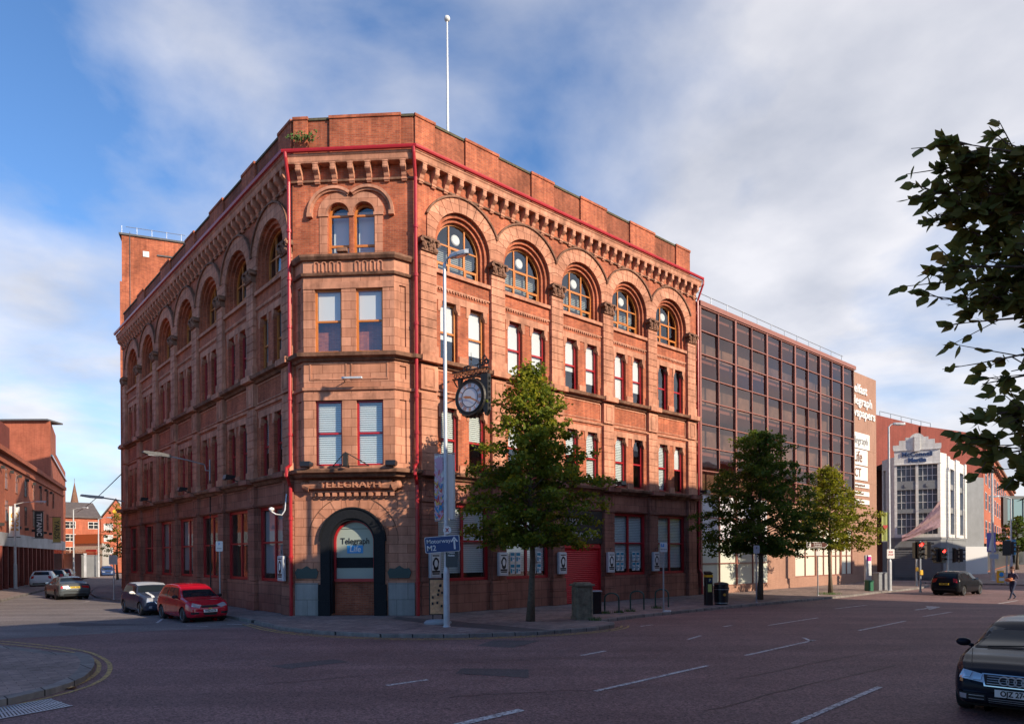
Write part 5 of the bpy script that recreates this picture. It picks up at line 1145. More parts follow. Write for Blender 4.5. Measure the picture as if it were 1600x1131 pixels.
# ------------------------------------------------------------ street furniture
def lamp_post(M_, H, label, arm, head, r0=.11, r1=.055, m='pale_steel', grp=None):
    t = thing('street_lamp', label, 'street lamp', M_, grp)
    b = MB(); b.lathe([(0,0),(r0*1.25,0),(r0*1.25,.02),(r0,.05),(r0,1.9),(r0*.75,2.1),(r1,H),(0,H)], 14); new('pole', b, m, t, M_, smooth=False)
    b = MB(); ax, ay = arm; b.tube([(0,0,H-.05),(ax*.4,ay*.4,H+.12),(ax,ay,H+.2)], [r1*.8,.035,.03], 8); new('arm', b, m, t, M_)
    d = Vector((ax,ay,0)).normalized(); K = M_ @ Matrix.Translation((ax,ay,H+.17)) @ Matrix.Rotation(math.atan2(d.y,d.x),4,'Z')
    b = MB(); n_ = 9; pr = [(0,.05),(.12,.11),(head*.5,.15),(head*.85,.12),(head,.03)]
    for i in range(len(pr)-1):
        (x0,w0),(x1,w1) = pr[i],pr[i+1]
        for (za,zb,ka,kb) in ((.11,.04,.45,1),(.04,-.05,1,.9)):
            for s_ in (-1,1): b.quad((x0,s_*w0*ka,za),(x1,s_*w1*ka,za*.9),(x1,s_*w1*kb,zb),(x0,s_*w0*kb,zb))
        b.quad((x0,-w0*.45,.11),(x1,-w1*.45,.099),(x1,w1*.45,.099),(x0,w0*.45,.11)); b.quad((x0,-w0*.9,-.05),(x0,w0*.9,-.05),(x1,w1*.9,-.05),(x1,-w1*.9,-.05))
    hd = new('lamp_head', b, m, t, K); b = MB(); b.box(.25,head*.85,-.09,.09,-.075,-.052); new('lens', b, 'lamp_clear', hd, K); return t
g0 = gnd(698,979); q = at(*g0)
Ht = pix(698,412,g0[1])[2]
t = lamp_post(q, Ht, 'tall grey street lamp carrying banners and the motorway sign, in front of the corner building', (.2,-.12), .8)
# banners on it
def pole_banner(M_, x0, x1, z0, z1, label, mt, marks=None, yaw=0):
    q = M_ @ Matrix.Rotation(yaw,4,'Z'); t = thing('pole_banner', label, 'banner', q)
    b = MB(); n_ = 8
    for i in range(n_):
        for j in range(1): b.quad((x0+(x1-x0)*i/n_, .02*math.sin(i*.9), z0),(x0+(x1-x0)*(i+1)/n_, .02*math.sin((i+1)*.9), z0),(x0+(x1-x0)*(i+1)/n_, .02*math.sin((i+1)*.9), z1),(x0+(x1-x0)*i/n_, .02*math.sin(i*.9), z1))
    c = new('banner_cloth', b, mt, t, q); b = MB(); s_ = 1 if x1 > 0 else -1; o_ = x1 if x1 > 0 else x0
    for z in (z0-.03, z1+.03): b.tube([(0,0,z),(o_,0,z)], .02, 6)
    new('banner_arm', b, 'steel', t, q); return t, q, c
ppm = FPX/g0[1]; zz = lambda v: pix(698,v,g0[1])[2]
t, qb, c = pole_banner(q, -.42, -.06, zz(812), zz(710), 'white banner printed with bright red and blue bird shapes, left side of the lamp post', 'paper', yaw=-.3)
random.seed(21)
bm_ = {'red':MB(),'blue':MB(),'gold':MB(),'pink':MB()}
for k in range(120):
    x = random.uniform(-.41,-.08); f = random.random()**1.4; z = zz(812)+.06+f*(zz(710)-zz(812)-.25); s_ = random.uniform(.07,.13); a = random.uniform(-.5,.5); B_ = random.choice(list(bm_.values())) if f < .75 else bm_['pink']
    ca, sa = math.cos(a), math.sin(a)
    x = min(max(x,-.42+s_),-.07-s_)
    for pts in ([(-1,.9),(-.1,.3),(0,-.5),(-.6,-.05)],[(1,.9),(.1,.3),(0,-.5),(.6,-.05)]): B_.add([(x+(p[0]*ca-p[1]*sa)*s_*.9,-.03-.0015*k*.1,z+(p[0]*sa+p[1]*ca)*s_*1.5) for p in pts], ((0,1,2,3),))
for k_, m_ in (('red',mat('ink_red',(.55,.03,.05),.6)),('blue',mat('ink_blue',(.02,.2,.38),.6)),('gold',mat('ink_gold',(.65,.42,.08),.6)),('pink',mat('ink_pink',(.6,.35,.45),.6))): new('bird_print', bm_[k_], m_, c, qb)
t, qb, c = pole_banner(q, .06, .42, zz(810), zz(708), 'plain white banner seen edge on, right side of the lamp post', 'paper', yaw=.75)
def plate(M_, w, h, label, cat, mt, txt=(), rim='paper', back=True, name='sign', grp=None, clip=.06, th=.012):
    t = thing(name, label, cat, M_, grp)
    b = MB(); r = min(.05,h*.15); P_ = []
    for cx_, cz_, a0 in ((w/2-r,h/2-r,0),(-w/2+r,h/2-r,90),(-w/2+r,-h/2+r,180),(w/2-r,-h/2+r,270)):
        for k in range(4): a = math.radians(a0+k*30); P_.append((cx_+r*math.cos(a), cz_+r*math.sin(a)))
    b.prism(P_, -th, 0); f = new('sign_rim', b, rim, t, M_)
    b = MB(); k_ = 1-.035/h*1.0; kx = 1-.035/w; b.prism([(p[0]*kx, p[1]*k_) for p in P_], -th-.004, -th-.001); s_ = new('sign_face', b, mt, f, M_)
    for args in txt:
        s, x, z, size, m_ = args[:5]; b = MB(); b.text(s, Matrix.Translation((x,-th-.008,z)), size, .002, args[5] if len(args) > 5 else .004); new('lettering', b, m_, s_, M_)
    if back: b = MB(); b.box(-.09,.09,0,clip,h*.22,h*.3); b.box(-.09,.09,0,clip,-h*.3,-h*.22); new('bracket', b, 'steel', t, M_)
    return t, s_
zs = zz(850); qm = q @ Matrix.Translation((-.12,-.16,zs)) @ Matrix.Rotation(math.radians(-4),4,'Y')
t, f = plate(qm, 1.2, .56, 'blue motorway M2 direction sign with white arrow on the tall lamp post', 'road sign', 'sign_blue', [('Motorway',-.12,.11,.20,'paper',.001),('M2',-.38,-.12,.26,'paper',.003)])
b = MB(); b.box(.39,.45,-.022,-.018,-.2,.12); b.prism([(.42,.24),(.29,.06),(.34,.05),(.42,.16),(.50,.05),(.55,.06)], -.022, -.018); new('arrow', b, 'paper', f, qm)
qm = q @ Matrix.Translation((.05,-.14,zz(828))); t = thing('round_sign', 'small round white no-stopping sign above the motorway sign', 'road sign', qm)
b = MB(); b.lathe([(0,-.02),(.14,-.02),(.14,0),(0,0)], 20, (0,0,0), 'y'); f = new('sign_face', b, 'paper', t, qm); b = MB()
for s_ in (-1,1): b.add([(-.05*s_-.02,-.025,-.07),(-.05*s_+.02,-.025,-.07),(.05*s_+.02,-.025,.07),(.05*s_-.02,-.025,.07)], ((0,1,2,3),))
new('cross', b, 'red_ink', f, qm); b = MB(); b.box(-.03,.03,0,.06,-.03,.03); new('bracket', b, 'steel', t, qm)
qm = q @ Matrix.Translation((.2,-.1,zz(872))); t, f = plate(qm, .42, .62, 'dark notice on the lamp post just below the motorway sign', 'notice', mat('notice_dark',(.05,.06,.06),.5), [('Please',-.02,.2,.1,'paper'),('Notice',-.02,.1,.08,'paper')], rim='notice_dark')
# advertising board
g1 = gnd(684,974); q = at(*g1, 0, .12); t = thing('pavement_sign', 'tan poster board on a grey moulded base beside the tall lamp post', 'pavement sign', q)
b = MB(); b.lathe([(0,0),(.50,0),(.5,.06),(.42,.13),(.2,.17),(0,.17)], 20); bb = new('base', b, mat('moulded_grey',(.30,.31,.33),.6), t, q); bb.data.transform(Matrix.Diagonal((1,.6,1,1)))
b = MB(); b.box(-.2,-.15,-.03,.03,.1,.36); b.box(.15,.2,-.03,.03,.1,.36); b.box(-.31,.31,-.04,.04,.32,.36); b.box(-.31,-.27,-.04,.04,.36,1.6); b.box(.27,.31,-.04,.04,.36,1.6); b.box(-.31,.31,-.04,.04,1.6,1.64); new('frame', b, 'iron', t, q)
b = MB(); random.seed(5)
for i in range(6):
    for j in range(10):
        W_ = lambda i,j: (-.27+.54*i/6, -.045+.012*math.sin(j*1.9+i), .36+1.24*j/10); b.quad(W_(i,j),W_(i+1,j),W_(i+1,j+1),W_(i,j+1))
p = new('poster', b, 'orange_print', t, q); b = MB()
for k in range(9): x, z = random.uniform(-.22,.15), random.uniform(.5,1.4); b.box(x,x+.07,-.066,-.062,z,z+.09)
new('print', b, 'iron', p, q)
# stone-coloured cabinet, slim dark one behind
g1 = gnd(911,968); q = at(g1[0],g1[1]+.3,0,.25); t = thing('utility_cabinet', 'weathered stone-coloured square cabinet with an overhanging cap, beside the bicycle stands', 'utility cabinet', q)
mat('mossy_stone', (.17,.145,.10), .9, var=.45, vscale=5, bump=.5)
b = MB(); b.cham(-.33,.33,-.3,.3,0,1.28,.03); b.box(-.36,.36,-.33,.33,0,.1); new('body', b, 'mossy_stone', t, q); b = MB(); b.cham(-.40,.40,-.37,.37,1.28,1.36,.02); b.cham(-.3,.3,-.27,.27,1.36,1.42,.04); new('cap', b, 'mossy_stone', t, q); b = MB(); b.box(-.25,.25,-.315,-.3,.2,.22); b.box(-.25,.25,-.315,-.3,1.1,1.12); b.box(-.25,-.23,-.315,-.3,.22,1.1); b.box(.23,.25,-.315,-.3,.22,1.1); b.lathe([(0,-.33),(.06,-.33),(.06,-.3),(0,-.3)], 12, (0,0,.62), 'y'); new('door', b, 'mossy_stone', t, q)
g1 = gnd(931,958); q = at(*g1,0,.2); t = thing('utility_cabinet', 'slim dark cabinet half hidden behind the weathered stone-coloured one', 'utility cabinet', q); b = MB(); b.cham(-.2,.2,-.18,.18,0,.92,.03); new('body', b, 'black_paint', t, q); b = MB(); b.cham(-.23,.23,-.21,.21,.92,.97,.02); new('lid', b, 'steel', t, q)
# bicycle stands
for (u0,v0,u1,v1,lb) in ((945,957,966,955,'leftmost green hoop bicycle stand, next to the dark cabinet'),(985,952,1005,951,'middle one of the three green hoop bicycle stands'),(1024,948,1040,946,'rightmost green hoop bicycle stand, partly behind the parking sign pole')):
    a_, c_ = Vector(gnd(u0,v0)), Vector(gnd(u1,v1)); d_ = Vector(DR); c_ = a_+Vector((.66,-.2)).normalized()*.66 ; q = at(a_.x,a_.y,0,math.atan2(c_.y-a_.y,c_.x-a_.x)); t = thing('bicycle_stand', lb, 'bicycle stand', q, 'green hoop bicycle stands')
    b = MB(); b.tube([(0,0,0),(0,0,.62)]+[(.3-.3*math.cos(k*math.pi/10), 0, .62+.22*math.sin(k*math.pi/10)) for k in range(1,10)]+[(.6,0,.62),(.6,0,0)], .036, 8); new('hoop', b, 'dark_green_paint', t, q)
    b = MB(); b.lathe([(0,0),(.07,0),(.07,.012),(0,.012)], 10); b.lathe([(0,0),(.07,0),(.07,.012),(0,.012)], 10, (.6,0,0)); new('foot_plate', b, 'steel', t, q)
def sign_pole(u, v, H, label, cat='sign pole', r=.035, m='steel'):
    p = gnd(u,v); q = at(*p); t = thing('sign_pole', label, cat, q); b = MB(); b.lathe([(0,0),(r,0),(r,H),(0,H)], 10); new('pole', b, m, t, q); b = MB(); b.lathe([(0,0),(r*2,0),(r*1.6,.03),(0,.03)], 10); new('foot_plate', b, m, t, q); return q, p
q, p = sign_pole(1037,955,2.95,'thin grey pole of the parking sign in front of the last red framed window')
t, f = plate(q @ Matrix.Translation((0,-.05,2.78)), .32, .42, 'small white and blue parking sign on the pole before the last red framed window', 'parking sign', 'paper', [('8am-6pm',0,-.09,.07,'iron',.001)]); b = MB(); b.box(-.12,.02,-.022,-.018,.02,.16); new('blue_square', b, 'sky_blue_panel', f, WM[f.name]); b = MB(); b.text('P', WM[f.name].inverted()@WM[f.name]@Matrix.Translation((-.05,-.025,.09)), .14, .001, .004); new('lettering', b, 'paper', f, WM[f.name])
q, p = sign_pole(1182,941,2.9,'thin pole standing left of the dark tree trunk'); plate(q @ Matrix.Translation((0,-.05,2.7)), .3, .4, 'small grey sign on the pole left of the dark tree trunk', 'parking sign', 'pale_steel', [('P',0,.06,.14,'iron')])
q, p = sign_pole(344,949,3.2,'grey pole of the parking sign behind the red car'); plate(q @ Matrix.Translation((0,-.05,3.0)), .34, .5, 'white and blue parking sign standing behind the red car', 'parking sign', 'paper', [('P',0,.1,.16,'sky_blue_panel'),('2 hours',0,-.1,.07,'iron',.001)])
q, p = sign_pole(178,936,2.6,'grey pole at the pavement corner left of the silver saloon'); plate(q @ Matrix.Translation((0,-.05,2.35)), .5, .55, 'small grey sign facing away at the left corner of the building', 'parking sign', 'steel')
# fingerpost
q, p = sign_pole(1278,930,3.05,'slim pole carrying the brown pointer sign beside the yellowing tree'); zf = pix(1278,851,p[1])[2]
qf = q @ Matrix.Translation((-.05,-.06,zf)); t = thing('pointer_sign', 'brown pointer sign with white lettering aimed right, below the yellowing tree', 'pointer sign', qf)
b = MB(); b.prism([(-.62,-.17),(.45,-.17),(.64,0),(.45,.17),(-.62,.17)], -.012, .012); f = new('sign_rim', b, 'paper', t, qf); b = MB(); b.prism([(-.59,-.14),(.44,-.14),(.60,0),(.44,.14),(-.59,.14)], -.018, -.014); f2 = new('sign_face', b, 'sign_brown', f, qf); b = MB(); b.text('St Anne\'s', Matrix.Translation((.02,-.022,.055)), .12, .001, .002); b.text('Cathedral', Matrix.Translation((.02,-.022,-.06)), .12, .001, .002); b.box(-.54,-.38,-.022,-.019,-.1,.1); new('lettering', b, 'paper', f2, qf)
b = MB(); b.box(-.06,.1,.012,.05,-.1,.1); new('bracket', b, 'steel', t, qf)
b_, _f = plate(q @ Matrix.Translation((.0,-.05,zf-.5)), .26, .26, 'tiny round-cornered white sign under the brown pointer sign', 'sign', 'paper')
# pay machine and bin
g1 = gnd(1107,945); q = at(*g1,0,.2); t = thing('parking_meter', 'black parking ticket machine with a yellow band near its top, beside the litter bin', 'parking meter', q)
b = MB(); b.cham(-.17,.17,-.15,.15,0,1.52,.03); b.prism([(-.15,1.52),(.15,1.52),(.15,1.64),(-.15,1.56)], -.17, .17, 'yz'); new('body', b, 'black_paint', t, q); b = MB(); b.box(-.172,.172,-.155,.155,1.36,1.47); new('band', b, 'yellow_paint', t, q); b = MB(); b.box(-.08,.08,-.156,-.15,1.12,1.3); new('symbol_panel', b, 'sign_blue', t, q); b = MB(); b.text('P', Matrix.Translation((0,-.158,1.21)), .17, .001, .005); b.box(-.1,.1,-.156,-.15,.65,1.02); new('instruction_panel', b, mat('lime_print',(.5,.55,.15),.5), t, q)
g1 = gnd(1127,944); q = at(*g1); t = thing('litter_bin', 'round black litter bin with a domed slotted top beside the ticket machine', 'litter bin', q)
b = MB(); b.lathe([(0,0),(.30,0),(.31,.06),(.33,.1),(.35,.78),(0,.78)], 20); new('body', b, 'black_paint', t, q); b = MB(); b.lathe([(0,.78),(.36,.78),(.37,.84),(.34,.86),(.34,.97),(.37,1.0),(.30,1.06),(.12,1.1),(0,1.1)], 20); new('lid', b, 'black_paint', t, q); b = MB(); b.lathe([(.352,.74),(.362,.74),(.362,.77),(.352,.77)], 20); b.lathe([(.315,.06),(.335,.06),(.335,.11),(.315,.11)], 20); new('trim_ring', b, 'steel', t, q); b = MB(); b.lathe([(0,-.36),(.07,-.36),(.07,-.33),(0,-.33)], 12, (.06,0,.5), 'y'); new('badge', b, 'gold_paint', t, q)
# bus stop totem group
g1 = gnd(1356,921); q = at(*g1,0,.5); t = thing('bus_stop_totem', 'white bus stop totem with a magenta head against the brick end wall', 'bus stop sign', q); b = MB(); b.cham(-.3,.3,-.08,.08,0,2.35,.02); new('post', b, 'white_paint', t, q); b = MB(); b.box(-.24,.24,-.09,-.08,1.95,2.25); new('head_panel', b, 'magenta', t, q); b = MB(); b.box(-.2,.2,-.09,-.08,.9,1.8); new('timetable', b, 'pale_steel', t, q)
g1 = gnd(1364,921); q = at(g1[0]+.25,g1[1]-.5,0,.5); t = thing('utility_cabinet', 'grey metal cabinet beside the bus stop totem', 'utility cabinet', q); b = MB(); b.cham(-.5,.5,-.22,.22,0,1.12,.02); b.box(-.01,.01,-.225,-.22,.1,1.0); new('body', b, 'steel', t, q); b = MB(); b.cham(-.54,.54,-.26,.26,1.12,1.18,.02); new('lid', b, 'steel', t, q)
g1 = gnd(1353,922); q = at(g1[0]-.1,g1[1]-.6,0,.3); t = thing('litter_bin', 'small green bin in front of the bus stop totem', 'litter bin', q); b = MB(); b.cham(-.2,.2,-.2,.2,0,.62,.03); new('body', b, 'green_plastic', t, q); b = MB(); b.cham(-.23,.23,-.23,.23,.62,.72,.04); new('lid', b, 'green_plastic', t, q)
# lamp posts on the right
p = gnd(1390,922); q = at(*p); H_ = pix(1390,662,p[1])[2]; lamp_post(q, H_-.2, 'tall street lamp with a green heart banner at the right of the lettered brick wall', (.3,.0), .8, .13, .06)
zz2 = lambda v: pix(1390,v,p[1])[2]
t, qb, c = pole_banner(q, -.5, -.06, zz2(845), zz2(800), 'olive green banner with a red heart on the lamp post by the brick wall', 'green_banner'); b = MB(); zc = zz2(823); P_ = [(.16*math.sin(a)**3, .012*(13*math.cos(a)-5*math.cos(2*a)-2*math.cos(3*a)-math.cos(4*a))) for a in [k*2*math.pi/20 for k in range(20)]]; b.prism([(-.28+x_,zc+z_) for x_,z_ in P_], -.04, -.03); new('heart', b, 'red_ink', c, qb)
plate(q @ Matrix.Translation((.0,-.15,zz2(865))), .5, .62, 'white bus stop notice on the lamp post by the brick wall', 'notice', 'paper', [('BUS',0,.12,.16,'red_ink'),('STOP',0,-.06,.14,'red_ink')])
p = gnd(1551,907,.0); q = at(p[0],p[1]); H_ = pix(1550,700,p[1])[2]; lamp_post(q, H_, 'grey lamp post with a violet triangle banner before the receding brick row', (.3,0), .8, .16, .08); zz3 = lambda v: pix(1551,v,p[1])[2]
t, qb, c = pole_banner(q, -.5, .3, zz3(862), zz3(832), 'blue and pink banner with a white triangle on the far right lamp post', mat('banner_violet',(.25,.20,.5),.6)); b = MB(); b.prism([(-.42,zz3(860)),(.22,zz3(860)),(-.1,zz3(836))], -.04, -.03); new('triangle', b, 'paper', c, qb)
plate(q @ Matrix.Translation((.0,-.18,zz3(869))), .8, .45, 'small pale notice under the triangle banner', 'notice', 'pale_steel')
p = gnd(1580,906,.0); q = at(p[0],p[1]); H_ = pix(1580,778,p[1])[2]; lamp_post(q, H_, 'slim lamp post with a blue banner at the right edge', (-.9,.2), .7, .12, .06); zz4 = lambda v: pix(1580,v,p[1])[2]
pole_banner(q, -.45, .45, zz4(866), zz4(843), 'light blue banner on the slim lamp post at the right edge', mat('banner_blue',(.10,.35,.5),.6))
# bollard
p = gnd(1563,910); q = at(*p); t = thing('traffic_bollard', 'yellow keep-left bollard with a blue disc on the far kerb', 'bollard', q); b = MB(); b.cham(-.25,.25,-.12,.12,0,1.0,.05); new('body', b, 'yellow_paint', t, q); b = MB(); b.box(-.2,.2,-.13,-.12,.15,.42); new('white_band', b, 'paper', t, q); b = MB(); b.lathe([(0,-.15),(.18,-.15),(.18,-.12),(0,-.12)], 20, (0,0,.68), 'y'); f = new('disc', b, 'sky_blue_panel', t, q)
# traffic signals
def signal(M_, H, label, heads, pole_r=.06, box=False):
    t = thing('traffic_light', label, 'traffic light', M_); b = MB(); b.lathe([(0,0),(pole_r*1.4,0),(pole_r*1.4,.1),(pole_r,.12),(pole_r,H),(0,H)], 10); new('pole', b, 'steel', t, M_)
    for (x, yaw, lit) in heads:
        K = M_ @ Matrix.Translation((x,0,H-.55)) @ Matrix.Rotation(yaw,4,'Z'); b = MB(); b.cham(-.17,.17,-.12,.1,-.5,.5,.02); b.box(-.25,.25,.1,.12,-.58,.58)
        for k in range(3): z = .33-k*.33; b.ring(0,z,.13,.15,-.3,-.12,.0,math.pi,8)
        hd = new('signal_head', b, 'black_paint', t, K)
        for k in range(3):
            z = .33-k*.33; b = MB(); b.lathe([(0,-.135),(.12,-.13),(.12,-.12),(0,-.12)], 14, (0,0,z), 'y'); new('lens', b, 'signal_red' if (k==0 and lit) else ('iron'), hd, K)
        b = MB(); b.box(min(0,x),max(0,x),-.02,.02,H-.3,H-.26); b.box(min(0,x),max(0,x),-.02,.02,H-.9,H-.86) if x else b.box(-.02,.02,0,.08,H-.3,H-.26); new('bracket', b, 'iron', t, M_)
    if box: b = MB(); b.cham(-.1,.1,-.16,-.05,1.1,1.4,.02); new('push_button_box', b, 'yellow_paint', t, M_)
p = gnd(1438,925,-.0); q = at(*p); signal(q, pix(1438,845,p[1])[2], 'traffic light showing red, nearest one, left of the black hatchback', [(.0,0,True),(.5,1.3,False)], box=True)
p = gnd(1432,915); q = at(*p); signal(q, pix(1432,848,p[1])[2], 'second traffic light pole behind and left of the nearest red signal', [(.0,1.8,False)], box=True)
p = gnd(1481,914); q = at(*p); signal(q, pix(1481,856,p[1])[2], 'pair of traffic light heads above the roof of the black hatchback', [(-.35,0,True),(-.95,-1.2,False),(.6,.6,False),(1.0,1.2,False)])
p = gnd(1573,912); q = at(*p); signal(q, pix(1572,845,p[1])[2], 'traffic light seen from the back at the right edge', [(0,2.4,False),(.4,1.2,False)])
# left street lamps
p = gnd(24,919); q = at(*p); H_ = pix(27,787,p[1])[2]; lamp_post(q, H_, 'grey street lamp with a long arm in front of the left warehouse', (1.5,.3), .8, .13, .07)
K = ML @ Matrix.Translation((WL-10.6,0,0)); zl = 7.4; t = thing('wall_lamp', 'long armed grey street lamp bracketed from the shaded side wall', 'wall lamp', K @ Matrix.Translation((0,0,zl))); Kq = K @ Matrix.Translation((0,0,zl))
b = MB(); b.tube([(0,0,-.3),(0,-.25,-.3),(0,-.3,.0),(0,-1.2,.18),(0,-2.1,.3)], .035, 8); b.tube([(0,-.03,-.9),(0,-.03,.3)], .03, 6); new('arm', b, 'steel', t, Kq); b = MB(); b.prism([(-2.0,.22),(-2.0,.36),(-2.5,.44),(-3.25,.46),(-3.3,.38),(-3.1,.3)], -.15, .15, 'yz'); hd = new('lamp_head', b, 'lead', t, Kq); b = MB(); b.box(-.12,.12,-3.05,-2.3,.24,.3); new('lens', b, 'lamp_clear', hd, Kq)
b = MB(); b.tube([(0,-.03,0),(0,-.03,6.6)], .03, 6); new('conduit', b, 'iron', t, K)
K = ML @ Matrix.Translation((1.0,0,6.6)); t = thing('wall_lamp', 'second wall lamp arm sticking out from the far left end of the shaded side', 'wall lamp', K); b = MB(); b.tube([(0,0,0),(0,-.8,.15),(0,-1.6,.25)], .05, 8); new('arm', b, 'steel', t, K); b = MB(); b.prism([(-1.5,.18),(-1.5,.34),(-2.9,.42),(-2.95,.3),(-2.3,.2)], -.2, .2, 'yz'); new('lamp_head', b, 'steel', t, K)
for i, (u_, Y_, H_) in enumerate(((115,86,8.6),(154,90,7.6))): q = at(*pix(u_,868,Y_)[:2]); lamp_post(q, H_, ['pale distant lamp post in front of the yard wall','distant lamp post near the far blue car'][i], (1.1,0), .8, .12, .07)
# cctv camera
K = MC @ Matrix.Translation((-.35,-.15,4.2)) @ Matrix.Scale(1,4); t = thing('security_camera', 'white dome security camera on a curved bracket at the left edge of the entrance corner', 'security camera', K); b = MB(); b.tube([(0,.2,.9),(0,.0,.2),(-.05,-.2,.0),(-.2,-.45,.02),(-.35,-.5,.12)], .03, 8); new('bracket', b, 'pale_steel', t, K); b = MB(); b.sphere((-.38,-.45,.2), .09, (1,1,.9)); b.lathe([(0,.28),(.11,.28),(.10,.36),(0,.4)], 14, (-.38,-.45,-.08)); new('dome', b, 'white_paint', t, K)
# overhead cable
b = MB(); p0 = Vector(pix(190,740,52)); p1 = Vector(pix(120,800,110)); b.tube([p0.lerp(p1,k/10)+Vector((0,0,-.3*math.sin(k/10*math.pi))) for k in range(11)], .035, 4); tag(new('overhead_cable', b, 'iron'), 'thin cable running from the building out over the left street', 'cable')
# wires up on the pavement: junction post
p = gnd(170,905); q = at(p[0]-1.0,p[1]); 
p = gnd(137,900); q = at(*p,0,.2); t = thing('hydrant_post', 'small yellow post in front of the yard wall', 'post', q); b = MB(); b.lathe([(0,0),(.22,0),(.22,1.3),(.28,1.35),(.28,1.7),(.1,2.0),(0,2.0)], 10); new('post', b, 'yellow_paint', t, q); b = MB(); b.box(-.2,.2,-.24,-.2,.5,.9); new('plate', b, 'paper', t, q)

